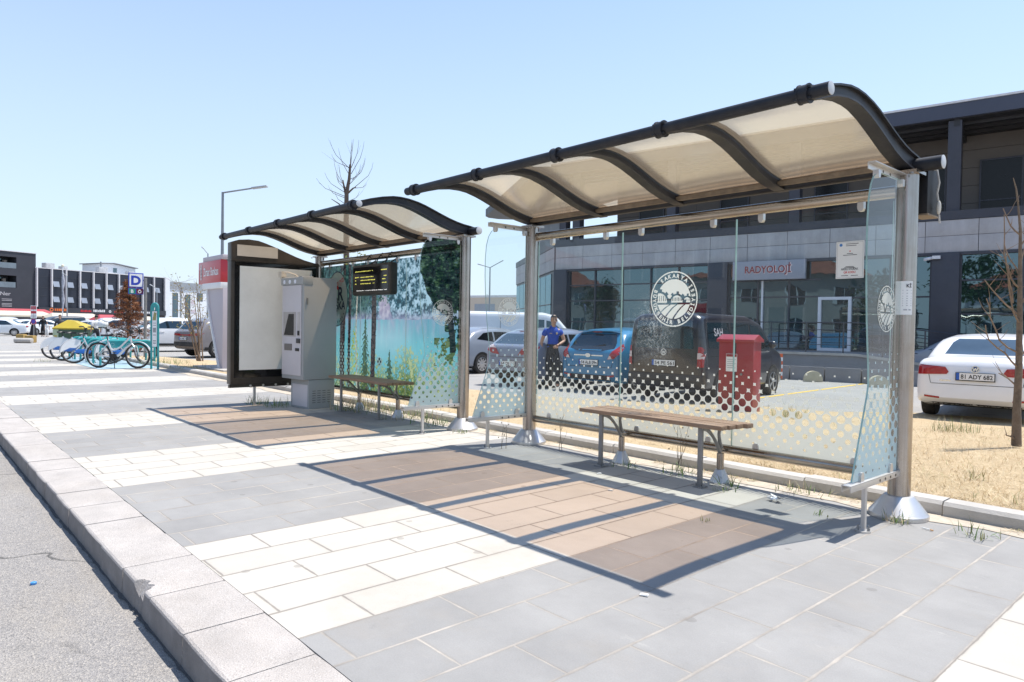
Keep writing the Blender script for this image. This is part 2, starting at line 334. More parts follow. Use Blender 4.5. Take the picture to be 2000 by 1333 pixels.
def asphalt_mat(name, c0, c1, speck):
    m, t, out = nt(name); L = t.links.new; co = objco(t)
    c = mixc(t, ramp(t, nse(t, co, .8, 8, .7), .3, .7), c0, c1)
    vo = nd(t, 'ShaderNodeTexVoronoi'); vo.inputs['Scale'].default_value = 150; L(co, vo.inputs['Vector']); bw = nd(t, 'ShaderNodeRGBToBW'); L(vo.outputs['Color'], bw.inputs[0])
    c = mixc(t, mth(t, 'MULTIPLY', ramp(t, bw.outputs[0], .62, .85), speck), c, (.62, .56, .47))
    c = mixc(t, mth(t, 'MULTIPLY', ramp(t, bw.outputs[0], .34, .2), speck), c, (.07, .07, .07))
    c = mixc(t, mth(t, 'MULTIPLY', ramp(t, nse(t, co, .7, 6, .7, (.5, 1.6, 1)), .5, .68), .35), c, (.36, .31, .24)); c = mixc(t, mth(t, 'MULTIPLY', ramp(t, nse(t, co, 1.9, 9, .8), .60, .72), .4), c, (.12, .118, .115)); c = mixc(t, mth(t, 'MULTIPLY', ramp(t, nse(t, co, 26, 3, .7), .66, .70), .55), c, (.09, .088, .085))
    va = nd(t, 'ShaderNodeVectorMath'); va.operation = 'MULTIPLY_ADD'; nn_ = nd(t, 'ShaderNodeTexNoise'); nn_.inputs['Scale'].default_value = 2.2; nn_.inputs['Detail'].default_value = 5; L(co, nn_.inputs['Vector']); L(nn_.outputs['Color'], va.inputs[0]); va.inputs[1].default_value = (.55, .55, 0); L(co, va.inputs[2])
    vc = nd(t, 'ShaderNodeTexVoronoi'); vc.feature = 'DISTANCE_TO_EDGE'; vc.inputs['Scale'].default_value = .38; L(va.outputs[0], vc.inputs['Vector'])
    c = mixc(t, mth(t, 'MULTIPLY', mth(t, 'MULTIPLY', ramp(t, vc.outputs['Distance'], .0055, .002), ramp(t, nse(t, co, .5, 3), .42, .55)), .75), c, (.07, .068, .066))
    b = nd(t, 'ShaderNodeBsdfPrincipled'); L(c, b.inputs['Base Color']); b.inputs['Roughness'].default_value = .88; b.inputs['Specular IOR Level'].default_value = .25
    bp = nd(t, 'ShaderNodeBump'); bp.inputs['Strength'].default_value = .7; bp.inputs['Distance'].default_value = .008; L(vo.outputs['Distance'], bp.inputs['Height']); L(bp.outputs[0], b.inputs['Normal'])
    L(b.outputs[0], out.inputs[0]); return m
ROADM = asphalt_mat('worn_grey_asphalt', (.255, .24, .228), (.32, .302, .285), .35)
LOTM = asphalt_mat('parking_asphalt', (.30, .295, .288), (.37, .36, .345), .22)
KERBM = P('granite_kerb', (.415, .38, .35), .75, 0, .16, 3, dirt=(.30, .25, .2), damt=.35, dscale=2, bump=.5, bscale=150)
_kt = KERBM.node_tree; _kb = [n for n in _kt.nodes if n.type == 'BSDF_PRINCIPLED'][0]; _ln = _kb.inputs['Base Color'].links[0].from_socket
_v = nse(_kt, objco(_kt), 170, 3, .8); _kt.links.new(mixc(_kt, ramp(_kt, _v, .56, .68), mixc(_kt, ramp(_kt, _v, .44, .34), _ln, (.54, .51, .475)), (.19, .175, .165)), _kb.inputs['Base Color'])
CONC = P('pale_concrete', (.44, .415, .38), .85, 0, .15, 2, dirt=(.3, .26, .21), damt=.45, dscale=3, bump=.35, bscale=70)
def S(o): o['kind'] = 'structure'; return o
S(MB().add([(-500, -200, -.2), (160, -200, -.2), (160, 500, -.2), (-500, 500, -.2)], [(0, 1, 2, 3)]).build('ground', LOTM))
rd = MB()
for i in range(70):   # carriageway sheet with a slight ragged fringe along the kerb foot
    pass
rd.add([(-400, -60, -.136), (40, -60, -.136), (40, -4.36, -.136), (-36, -4.36, -.136), (-400, -4.36, -.136)], [(0, 1, 2, 3, 4)])
S(rd.build('road', ROADM))
S(MB().box(-34, 9, -4.008, .252, -.19, 0).build('pavement', paver_mat()))
# kerb of half metre granite blocks with rounded outer edge and one chipped corner
kb = MB(); x = -33.98; rnd = random.Random(3)
while x < 8.6:
    dz = rnd.uniform(-.003, .003); dy = rnd.uniform(-.004, .004); y0 = -4.352 + dy; z1 = .001 + dz; x1 = x + .494
    n = 30 if abs(x + 3.9) < .6 else 4; rings = []
    for i in range(n + 1):
        xx = x + (x1 - x) * i / n; chip = 0
        d = abs(xx + 3.66)
        if d < .085: chip = .022 * (1 - d / .085) ** .4 + rnd.uniform(0, .022)
        e = .004 if i in (0, n) else 0
        rings.append([V((xx, y0 - .004, -.2)), V((xx, y0 + e + chip * .3, -.013 - chip * 1.6)), V((xx, y0 + .004 + e + chip, -.005 + dz - chip * .8)), V((xx, y0 + .014 + e + chip * 1.3, z1 - e)), V((xx, -4.012, z1 - e)), V((xx, -4.012, -.2))])
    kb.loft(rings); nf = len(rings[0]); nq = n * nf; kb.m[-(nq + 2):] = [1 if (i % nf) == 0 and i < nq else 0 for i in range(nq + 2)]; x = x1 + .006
S(kb.build('kerb', [KERBM, P('shaded_kerb_face', (.235, .222, .215), .85, 0, .2, 5, dirt=(.13, .12, .115), damt=.5, dscale=4, bump=.5, bscale=110)], smooth=True, angle=14))  # front faces get a darker granite, their shade put into the colour
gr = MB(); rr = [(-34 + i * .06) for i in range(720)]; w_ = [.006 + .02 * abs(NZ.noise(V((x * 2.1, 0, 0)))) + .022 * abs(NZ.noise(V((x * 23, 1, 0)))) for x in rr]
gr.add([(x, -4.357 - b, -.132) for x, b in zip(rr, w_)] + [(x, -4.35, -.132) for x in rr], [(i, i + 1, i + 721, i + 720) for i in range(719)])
S(gr.build('gutter_shade_grit', P('dark_shade_grit', (.10, .095, .09), .95, 0, .3, 30, bump=.6, bscale=120), smooth=False))  # dark ragged strip: grit plus the kerb's shadow line put into the colour
# raised edging between pavement and dry verge
ke = MB(); x = -26.5
while x < 6:
    dz = rnd.uniform(-.006, .006); dy = rnd.uniform(-.008, .008); x1 = x + .985
    ke.loft([[V((xx, .255 + dy, -.15)), V((xx, .26 + dy, .07 + dz)), V((xx, .285 + dy, .095 + dz)), V((xx, .43 + dy, .095 + dz)), V((xx, .445 + dy, .08)), V((xx, .445 + dy, -.15))] for xx in (x, x1)])
    x = x1 + .012
S(ke.build('verge_kerb', CONC, angle=40))
# dirt strip on the pavement along the edging
ds = MB(); pts = []
for i in range(150):
    xx = -22 + i * .19; pts.append((xx, .03 + .16 * NZ.noise(V((xx * 1.3, 2, 0))) + .06 * NZ.noise(V((xx * 6, 5, 0)))))
ds.add([(a, min(b, .2), .004) for a, b in pts] + [(a, .254, .004) for a, b in pts], [(i, i + 1, i + 151, i + 150) for i in range(149)])
S(ds.build('dust_strip', P('dry_dust', (.44, .38, .30), .95, 0, .2, 14, bump=.4, bscale=90), smooth=False))
def gedge(x): return 9.2 + .62 * (x + 4.3) if x > -11 else 5.05 + .06 * (x + 11)
def gz(x, y):
    e = gedge(x); t = max(0, min(1.25, (y - .44) / max(.5, e - .44)))
    return .075 - .29 * t ** 1.2 + .025 * NZ.noise(V((x * .8, y * .8, 0))) * min(1, t * 4) + .012 * NZ.noise(V((x * 4, y * 4, 3)))
g = MB(); nx, ny = 150, 40
for i in range(nx + 1):
    xx = -27.5 + 38 * i / nx; e = gedge(xx) * 1.12
    for j in range(ny + 1):
        yy = .44 + (e - .44) * j / ny; g.v.append((xx, yy, gz(xx, yy)))
for i in range(nx):
    for j in range(ny): a = i * (ny + 1) + j; g.f.append([a, a + ny + 1, a + ny + 2, a + 1]); g.m.append(0)
def straw_mat():
    m, t, out = nt('dry_straw_ground'); L = t.links.new; co = objco(t)
    c = mixc(t, ramp(t, nse(t, co, 1.2, 8, .7), .3, .7), (.46, .355, .215), (.36, .262, .15))
    c = mixc(t, ramp(t, nse(t, co, 30, 6, .75), .35, .7), c, (.58, .46, .30)); c = mixc(t, mth(t, 'MULTIPLY', ramp(t, nse(t, co, 7, 7, .8), .55, .68), .8), c, (.21, .15, .09))
    c = mixc(t, mth(t, 'MULTIPLY', ramp(t, nse(t, co, .55, 5, .6), .58, .75), .35), c, (.20, .21, .09))
    b = nd(t, 'ShaderNodeBsdfPrincipled'); L(c, b.inputs['Base Color']); b.inputs['Roughness'].default_value = .95; b.inputs['Specular IOR Level'].default_value = .15
    bp = nd(t, 'ShaderNodeBump'); bp.inputs['Strength'].default_value = .8; bp.inputs['Distance'].default_value = .02; L(nse(t, co, 45, 6, .8), bp.inputs['Height']); L(bp.outputs[0], b.inputs['Normal']); L(b.outputs[0], out.inputs[0]); return m
S(g.build('dry_verge', straw_mat()))
STRAW = [P('straw_pale', (.58, .465, .30), .8, 0, .2, 3), P('straw_brown', (.40, .27, .14), .8, 0, .2, 3), P('grass_green', (.11, .19, .045), .7, 0, .3, 3), P('grass_olive', (.24, .24, .09), .7, 0, .3, 3)]
def blade(mb, x, y, z, l, w, a, lean, m):
    dx, dy = math.cos(a), math.sin(a); h = l * math.cos(lean); o = l * math.sin(lean)
    p = V((x, y, z)); q = V((-dy, dx, 0)) * w / 2; mid = p + V((dx * o * .4, dy * o * .4, h * .6)); tip = p + V((dx * o, dy * o, h))
    mb.add([p - q, p + q, mid + q * .7, mid - q * .7, tip], [(0, 1, 2, 3), (3, 2, 4)], m)
lit = MB(); rg = random.Random(11)
for i in range(26000):
    if i < 17000: xx = rg.uniform(-3.4, -.5); yy = .5 + (rg.random() ** 1.5) * 6.5
    else: xx = rg.uniform(-12, -3); yy = .5 + rg.random() ** 1.3 * (gedge(xx) - 1)
    if yy > gedge(xx) - .1: continue
    l = rg.uniform(.04, .15); blade(lit, xx, yy, gz(xx, yy) + .002, l, rg.uniform(.0015, .0042), rg.uniform(0, 6.3), rg.choice((1.45, 1.35, 1.2, .9)), 0 if rg.random() < .7 else (1 if rg.random() < .85 else 3))
for i in range(2600):
    xx = rg.uniform(-6.5, -.6); yy = .245 - abs(rg.gauss(0, .07))
    if NZ.noise(V((xx * 1.7, 3, 0))) + .25 * NZ.noise(V((xx * 7, 1, 0))) < .02: continue
    blade(lit, xx, yy, .007, rg.uniform(.02, .08), rg.uniform(.002, .004), rg.uniform(0, 6.3), rg.choice((1.5, 1.45, 1.3)), rg.choice((0, 0, 1, 3)))
tag(lit.build('dry_grass', STRAW, smooth=False), 'short straw coloured dry grass lying over the verge', 'grass', kind='stuff')
def tuft(x, y, z, n, h, sp, mats, label, seed, group=None, name='grass_tuft', leafw=(.003, .009)):
    mb = MB(); q = random.Random(seed)
    for i in range(n):
        a = q.uniform(0, 6.3); d = sp * q.random() ** .7
        blade(mb, d * math.cos(a), d * math.sin(a), 0, h * q.uniform(.4, 1.1), q.uniform(*leafw), q.uniform(0, 6.3), q.uniform(.2, 1.3), q.choice(mats))
    return tag(mb.build(name, STRAW, loc=(x, y, z), smooth=False), label, 'grass', group)
# ================================================================ bus shelters
RIBB = [(-1.575, 2.528), (-1.49, 2.54), (-1.37, 2.58), (-1.24, 2.617), (-1.1, 2.639), (-.98, 2.642), (-.89, 2.634), (-.77, 2.607), (-.69, 2.583), (-.58, 2.546), (-.48, 2.51), (-.35, 2.465), (-.22, 2.432), (-.1, 2.412), (.0, 2.40), (.1, 2.395)]
RIBT = [(-1.575, 2.60), (-1.47, 2.622), (-1.34, 2.664), (-1.2, 2.70), (-1.06, 2.725), (-.96, 2.73), (-.85, 2.724), (-.72, 2.703), (-.62, 2.678), (-.5, 2.64), (-.4, 2.607), (-.28, 2.57), (-.16, 2.54), (-.06, 2.522), (.03, 2.512), (.11, 2.50)]
TIN = P('roof_edge_strip', (.20, .15, .10), .7, 0, .3, 12, dirt=(.08, .06, .04), damt=.5)
def emblem_in(x, y):
    r = math.hypot(x, y)
    if r > 1: return 0
    if r > .955: return 1
    if r > .715: return 0
    if y > -.12:
        for cx, ri, ro in ((-.62, .34, .42), (.14, .245, .315), (.57, .17, .235)):
            d = math.hypot(x - cx, y + .12)
            if d < ri:
                s = ((x - cx) / (ri * .26)) % 1
                return 0 if (s < .35 and y < -.12 + ri * .72 and y > -.07) else 1
            if d < ro: return 0
            a = math.atan2(y + .12, x - cx)
            if d < ro + .075 and (a * 9 / PI + .2) % 2 < .85: return 0
        return 1
    if y > -.2: return 0
    for xt, xb, yb in ((.02, -.56, -.48), (.28, -.36, -.67), (.6, -.03, -.74)):
        t = (-.16 - y) / (-.16 - yb)
        if t < 1.3 and abs(x - (xt + (xb - xt) * max(t, 0) ** .62)) < .036: return 0
    return 1
def emblem(mb, c, rad, o, ux, uy, out, n=110):
    o, ux, uy = V(o), V(ux), V(uy); nn = ux.cross(uy).normalized() * out
    for j in range(n):
        y = -1 + 2 * (j + .5) / n; st = None
        for i in range(n * 2 + 1):
            x = -1 + (i + .5) / n
            k = emblem_in(x, y) if i < n * 2 else 0
            if k and st is None: st = x - .5 / n
            if not k and st is not None:
                e = x - .5 / n; q = [(c[0] + a * rad, c[1] + b * rad) for a, b in ((st, y - 1 / n), (e, y - 1 / n), (e, y + 1 / n), (st, y + 1 / n))]
                mb.add([o + a * ux + b * uy + nn for a, b in q], [(0, 1, 2, 3)]); st = None
    def arc(txt, a0, a1, outw):
        for i, ch in enumerate(txt):
            if ch == ' ': continue
            a = R(a0 + (a1 - a0) * (i / (len(txt) - 1))); rr = .835
            p = o + (c[0] + rad * rr * math.cos(a)) * ux + (c[1] + rad * rr * math.sin(a)) * uy
            b = a - PI / 2 if outw else a + PI / 2
            tx = math.cos(b) * ux + math.sin(b) * uy; ty = -math.sin(b) * ux + math.cos(b) * uy
            mb.text(ch, rad * .19, p - ty * rad * .066 + nn, tx, ty, bold=.045)
    arc('SAKARYA', 128, 52, True); arc('BÜYÜKŞEHİR BELEDİYESİ', 160, 392, False)
SIDEP = [(-.80, .345), (-.745, .49), (-.695, .62), (-.64, .76), (-.595, .88), (-.578, .95), (-.585, 1.05), (-.605, 1.18), (-.628, 1.35), (-.65, 1.6), (-.66, 1.8), (-.66, 1.98), (-.648, 2.12), (-.62, 2.215), (-.58, 2.275), (-.53, 2.305), (-.49, 2.312), (-.075, 2.318), (-.075, .33)]
def rib_mesh(x):
    mb = MB(); w = .034
    sec = lambda xx: [V((xx, y, z)) for y, z in RIBB] + [V((xx, y, z)) for y, z in reversed(RIBT)]
    n = len(RIBB); fs = []
    vs = []
    for (yb, zb), (yt, zt) in zip(RIBB, RIBT):
        f = .012
        for dx, zz, yy in ((-w - .012, zb, yb), (w + .012, zb, yb), (w + .012, zb + f, yb), (w - .012, zb + f, yb), (w - .012, zt - f, yt), (w + .012, zt - f, yt), (w + .012, zt, yt), (-w - .012, zt, yt), (-w - .012, zt - f, yt), (-w + .012, zt - f, yt), (-w + .012, zb + f, yb), (-w - .012, zb + f, yb)): vs.append(V((x + dx, yy, zz)))
    k = 12
    return mb.loft([vs[i * k:(i + 1) * k] for i in range(n)])
def shelter(label, xl, Ls, side_r=True, side_l=True, right_ext=.2, photo=False):
    t = thing('bus_shelter', (xl, 0, 0), label, 'bus shelter', group=None)
    for x in (0, Ls):
        p = MB().lathe([(.0725, .10), (.0725, 2.37)], (x, 0, 0), seg=32).box(x - .085, x + .085, -.085, .1, 2.37, 2.392).build('post', STEEL, t)
        c = MB().lathe([(.188, 0), (.19, .012), (.188, .03), (.178, .04), (.10, .142), (.092, .15), (.0735, .152)], (x, 0, 0), seg=32).build('base_cone', STEELD, p, angle=25)
        for s in (-1, 1): MB().lathe([(.012, 0), (.012, .012)], (x + s * .062, -.11, 2.355), seg=10).build('bolt', GALV, p)
    x0, x1 = -.13, Ls + .14
    ft = MB().lathe([(.0365, x0), (.0365, x1)], (0, -1.54, 2.567), (1, 0, 0), 24).build('front_tube', DARKM, t)
    for a, b in ((x0 - .004, x0), (x1, x1 + .004)): MB().lathe([(.033, a - .001), (.0355, a), (.0355, b), (.033, b + .001)], (0, -1.54, 2.567), (1, 0, 0), 24).build('end_cap', CAPM if a > 0 else DARKM, ft)
    bt = MB().lathe([(.047, -.09), (.047, Ls + right_ext)], (0, .055, 2.44), (1, 0, 0), 24).build('back_tube', DARKM, t)
    MB().lathe([(.045, Ls + right_ext), (.046, Ls + right_ext + .004), (.042, Ls + right_ext + .006)], (0, .055, 2.44), (1, 0, 0), 24).build('end_cap', CAPM, bt)
    for k in range(5):
        x = Ls * k / 4; r = rib_mesh(x).build('rib', DARKM, t, angle=30)
        MB().lathe([(.0372, x - .03), (.054, x - .03), (.054, x - .022), (.05, x - .02), (.05, x + .02), (.054, x + .022), (.054, x + .03), (.0372, x + .03)], (0, -1.54, 2.567), (1, 0, 0), 24, caps=False).build('collar', DARKM, r)
    for k in range(4):
        a, b = Ls * k / 4 + .028, Ls * (k + 1) / 4 - .028; vs = []
        rr = [(y * .5 + yb * .5, z * .62 + zb * .38) for (y, z), (yb, zb) in zip(RIBT, RIBB)]
        rr = rr[1:-1]; ring = []
        for i, (y, z) in enumerate(rr):
            ring.append([V((x, y, z + .006 * math.sin(PI * (x - a) / (b - a)))) for x in [a + (b - a) * q / 6 for q in range(7)]])
        MB().loft(ring, closed=False, caps=False).build('roof_panel', ROOFM, t)
        MB().box(a, b, -.065, -.03, 2.418, 2.452).box(a, b, -.03, .0, 2.43, 2.47).build('panel_gutter', TIN, t)
    tr = MB().lathe([(.043, .03), (.043, Ls - .03)], (0, .03, 2.272), (1, 0, 0), 24).build('top_rail', STEELX, t)
    for x in (.05, Ls - .05): MB().lathe([(.052, x - .025), (.052, x + .025)], (0, .03, 2.272), (1, 0, 0), 24).build('rail_socket', STEEL, tr)
    br = MB().lathe([(.038, .03), (.038, Ls - .03)], (0, .03, .272), (1, 0, 0), 24).build('bottom_rail', STEELX, t)
    sm = [.05, Ls * .325, Ls * .648, Ls - .10]
    for k in range(3):
        a, b = sm[k] + .004, sm[k + 1] - .004
        gp = MB().box(a, b, .052, .062, .305, 2.212).build('back_pane', [GLASSS if k == 1 and not photo else GLASS], t, smooth=False)
        for e_ in (a, b): MB().box(e_ - .001, e_ + .001, .0515, .0625, .304, 2.213).build('pane_edge', GLEDGE, gp, smooth=False)
        if not photo:
            MB().flat([(a + .002, .306), (b - .002, .306), (b - .002, 1.0), (a + .002, 1.0)], (0, .050, 0), (1, 0, 0), (0, 0, 1)).build('frosted_dot_film', FRITX, gp, smooth=False)
            if k == 1:
                e = MB(); emblem(e, (xe - xl, 1.555), .252, (0, .050, 0), (1, 0, 0), (0, 0, 1), .0015); e.build('emblem', FROST, gp, smooth=False)
        for x in (a + .18 * (b - a), a + .82 * (b - a)):
            MB().prism([(-.022, 2.235), (-.022, 2.185), (-.012, 2.165), (.012, 2.165), (.022, 2.185), (.022, 2.235)], (x, .036, 0), (1, 0, 0), (0, 0, 1), (0, .04, 0)).build('glass_clamp', STEELD, tr, angle=20)
            MB().prism([(-.025, .30), (-.025, .335), (-.014, .352), (.014, .352), (.025, .335), (.025, .30)], (x, .036, 0), (1, 0, 0), (0, 0, 1), (0, .04, 0)).build('glass_clamp', STEELD, br, angle=20)
    for x, on in ((0, side_l), (Ls, side_r)):
        if not on: continue
        gp = MB().prism(SIDEP, (x - .006, 0, 0), (0, 1, 0), (0, 0, 1), (.010, 0, 0)).build('side_pane', [GLASS], t, smooth=False)
        ed = MB(); n = len(SIDEP)
        for i in range(n - 2):
            (y0, z0), (y1, z1) = SIDEP[i], SIDEP[i + 1]; ed.add([(x - .0065, y0 - .001, z0), (x + .0045, y0 - .001, z0), (x + .0045, y1 - .001, z1), (x - .0065, y1 - .001, z1)], [(0, 1, 2, 3)])
        ed.build('pane_edge', GLEDGE, gp, smooth=False)
        MB().flat([(p if p[0] < -.3 else (p[0] - .002, p[1])) for p in SIDEP if p[1] < 1.2] [:-1] + [(-.078, 1.18), (-.078, .332)], (x + .0055, 0, 0), (0, 1, 0), (0, 0, 1)).build('frosted_dot_film', FRITY, gp, smooth=False)
        e = MB(); emblem(e, (-.327, 1.437), .153, (x + .0055, 0, 0), (0, 1, 0), (0, 0, 1), .0015, 80); e.build('emblem', FROST, gp, smooth=False)
        if photo: side_print(x, gp)
        b = MB(); b.box(x - .03, x - .024, -.875, -.06, .295, .337).box(x - .03, x + .028, -.875, -.06, .331, .337); b.box(x + .022, x + .028, -.875, -.06, .295, .3305)
        bk = b.build('lower_bracket', STEELD, t, bevel=.001)
        h = MB()
        for y in (-.42, -.33, -.24, -.15): h.lathe([(.0095, 0), (.0095, .002)], (x + .0275, y, .313), (1, 0, 0), 12)
        h.build('bracket_hole', BLACK, bk)
        for y in (-.68, -.2): MB().prism([(-.025, .337), (-.025, .375), (-.014, .395), (.014, .395), (.025, .375), (.025, .337)], (x - .02, y, 0), (0, 1, 0), (0, 0, 1), (.04, 0, 0)).build('glass_clamp', STEELD, bk, angle=20)
        lg = MB().box(x - .012, x + .012, -.612, -.582, .012, .295).lathe([(.045, 0), (.045, .012)], (x, -.597, 0), seg=16).build('bracket_leg', STEELD, t)
        for s in (-1, 1): MB().lathe([(.009, .012), (.009, .03), (.004, .03), (.004, .045)], (x + s * .03, -.60 + s * .008, 0), seg=8).build('bolt', GALV, lg)
        u = MB().box(x - .028, x - .022, -.61, .02, 2.322, 2.365).box(x - .028, x + .02, -.61, .02, 2.360, 2.366).build('upper_bracket', STEELD, t, bevel=.001)
        h = MB()
        for y in (-.37, -.25): h.lathe([(.010, 0), (.010, .001)], (x - .0225, y, 2.34), (1, 0, 0), 12)
        h.build('bracket_hole', BLACK, u)
        for y in (-.53, -.115): MB().prism([(-.02, 2.322), (-.02, 2.292), (-.01, 2.272), (.01, 2.272), (.02, 2.292), (.02, 2.322)], (x - .018, y, 0), (0, 1, 0), (0, 0, 1), (.036, 0, 0)).build('glass_clamp', STEELD, u, angle=20)
    return t
FRITX = frit_mat('frosted_dot_pattern', 0); FRITY = frit_mat('frosted_dot_pattern_side', 1, .108, .33, 1.14, (.66, .78, .78))
XA, LA, XB, LB = -5.554, 3.777, -10.66, 3.907; xe = -3.719
def ms(a): return max(0, min(1, a))
def lerp3(a, b, t): t = ms(t); return tuple(p + (q - p) * t for p, q in zip(a, b))
def fbm(x, y, s, o=4):
    v = 0; a = .5
    for i in range(o): v += a * NZ.noise(V((x * s, y * s, 7.3 + i * 3))); s *= 2.03; a *= .55
    return v
def grid_film(name, f, u0, u1, v0, v1, nu, nv, o, ux, uy, parent, mat):
    me = bpy.data.meshes.new(name); vs = []; fs = []; cs = []; o, ux, uy = V(o), V(ux), V(uy)
    du, dv = (u1 - u0) / nu, (v1 - v0) / nv
    for j in range(nv):
        for i in range(nu):
            c = f(u0 + (i + .5) * du, v0 + (j + .5) * dv)
            if c is None: continue
            k = len(vs); a, b = u0 + i * du, v0 + j * dv
            vs += [o + a * ux + b * uy, o + (a + du) * ux + b * uy, o + (a + du) * ux + (b + dv) * uy, o + a * ux + (b + dv) * uy]; fs.append((k, k + 1, k + 2, k + 3)); cs.append(c)
    me.from_pydata([tuple(p) for p in vs], [], fs); at_ = me.color_attributes.new('picture', 'FLOAT_COLOR', 'CORNER')
    flat = []
    for c in cs: flat += [c[0] * .98, c[1] * .98, c[2] * .98, 1] * 4
    at_.data.foreach_set('color', flat); me.materials.append(mat); me.update()
    ob = bpy.data.objects.new(name, me); COL.objects.link(ob); ob.parent = parent; return ob
def lake(x, z):
    """printed view of a turquoise lake between fir trunks; x world metres, z height"""
    n1 = fbm(x, z, 3.1); n2 = fbm(x + 9, z, 11, 4); n3 = fbm(x * 1.0 + 3, z, 27, 3); n4 = fbm(x * 2.2, z * 1.1, 6.5, 4)
    hz = 1.36 + .02 * fbm(x, 0, 5); dep = ms((hz - z) / .9)
    water = lerp3((.14, .44, .54), (.19, .58, .66), ms(dep * 1.6 + .3 + fbm(x * 4, z * .3, 2.2) * 1.1)); water = lerp3(water, (.44, .70, .80), ms(1 - ((x + 8.75) / .9) ** 2) * ms(1 - abs(z - 1.1) / .4) * .75)
    water = lerp3(water, (.10, .36, .52), ms(((x + 8.1) / .6)) * ms(1 - (hz - z) / .35) * .7)
    c = lerp3(water, (.55, .80, .84), ms(n4 * .9 - .12) * .5)
    if z > hz:
        a = ms(.5 + 1.9 * n2 + 1.3 * n3); far = lerp3((.015, .06, .09), (.08, .30, .42), a); far = lerp3(far, (.50, .70, .84), ms(a * 1.6 - .78 + .7 * n1 + .45 * ms((x + 9) / 1.5)))
        tl = ms((-8.95 - x) / .35 + n1 * 1.5); far = lerp3(far, lerp3((.012, .035, .035), (.05, .15, .13), a), tl * .85)
        k = math.hypot((x + 8.70) * 1.5 + (z - 1.5) * .3, (z - 1.42) * .75) + .16 * n2 + .05 * n3
        if k < .26: far = lerp3(far, lerp3((.40, .36, .52), (.66, .62, .72), .5 + n2 * 2), ms((.26 - k) / .06))
        far = lerp3(far, lerp3((.24, .28, .46), (.48, .49, .63), .5 + 2 * n2), ms(1 - (z - hz) / (.12 + .12 * n1 + .1 * n4)) * .85)
        c = far
    elif z > hz - .30: c = lerp3(c, lerp3((.26, .42, .58), (.48, .46, .62), .5 + n4 * 1.6), ms(.55 + 1.6 * fbm(x * 5, z * .6, 3)) * ms((z - hz + .30) / .30) * .85)
    b = .74 + .30 * fbm(x, 1, 1.7) + .30 * n2 + .2 * n3 + (.12 if x > -8.4 else 0)
    if z < b:
        d = ms((b - z) / .45); k = ms(.45 + 1.6 * n2 + 1.5 * n3); g = lerp3((.05, .12, .03), (.30, .44, .12), k); g = lerp3(g, (.60, .66, .36), ms(k * 2 - 1.2)); g = lerp3(g, (.26, .5, .45), ms(.5 + 2 * n4) * (1 - d) * .6)
        c = lerp3(c, g, ms(.5 + 2.2 * n3 + 1.2 * n2 + d * 1.5 - .62) * 1.2)
    for fx, fz0, fz1, fw in ((-9.237, .22, 1.42, .20), (-8.55, .2, .92, .19)):
        if fz0 - .1 < z < fz1:
            w = fw * (1 - (z - fz0) / (fz1 - fz0)) ** .85 + .006; tier = ((z + .6 * abs(x - fx)) * 13 + .5 * NZ.noise(V((x * 9, z * 3, 1)))) % 1
            if abs(x - fx) < w * (1.15 - .75 * tier) * (.8 + .9 * NZ.noise(V((x * 26, z * 26, 2)))): c = lerp3(c, lerp3((.008, .03, .014), (.07, .16, .06), .5 + 2.2 * n3), .9)
    for tx, w in ((-9.946, .082), (-9.727, .042), (-9.003, .068)):
        wob = tx + .012 * math.sin(z * 3 + tx) + .006 * NZ.noise(V((0, z * 30, tx)))
        if abs(x - wob) < w * (.8 + .2 * math.sin(z)) and z > (.35 if tx > -9.5 else 0): c = lerp3((.012, .014, .02), (.09, .07, .07), .4 + 2.4 * n3)
        elif z > 1.55 and abs(x - wob) < .45 and .5 + 2.3 * n2 + 1.4 * n3 > .78 - .3 * (z - 1.55): c = lerp3((.01, .03, .03), (.08, .19, .16), .5 + 2.3 * n3)
    if abs(x + 9.50 - .02 * math.sin(z * 4)) < .018 and z < 1.9: c = lerp3((.35, .32, .26), (.66, .64, .56), .5 + 3 * n3)
    elif abs(x + 9.56 - .05 * n4) < .11 * ms(1.3 - abs(z - .85) / .35) and .5 + 2.2 * n3 > .5: c = lerp3((.30, .42, .05), (.50, .60, .12), .5 + 2 * n2)
    if z < 1.0 and x < -9.35:
        px = .085; r_ = .33 * (1 - ms((z - .3) / .7) * .35) * px
        for o in (0, .5):
            a = ((x / px + o) % 1 - .5) * px; q = ((z / px / 1.2 + o) % 1 - .5) * px * 1.2
            if math.hypot(a, q) < r_ * .9: c = lerp3(c, (.45, .72, .68), .42)
    return c
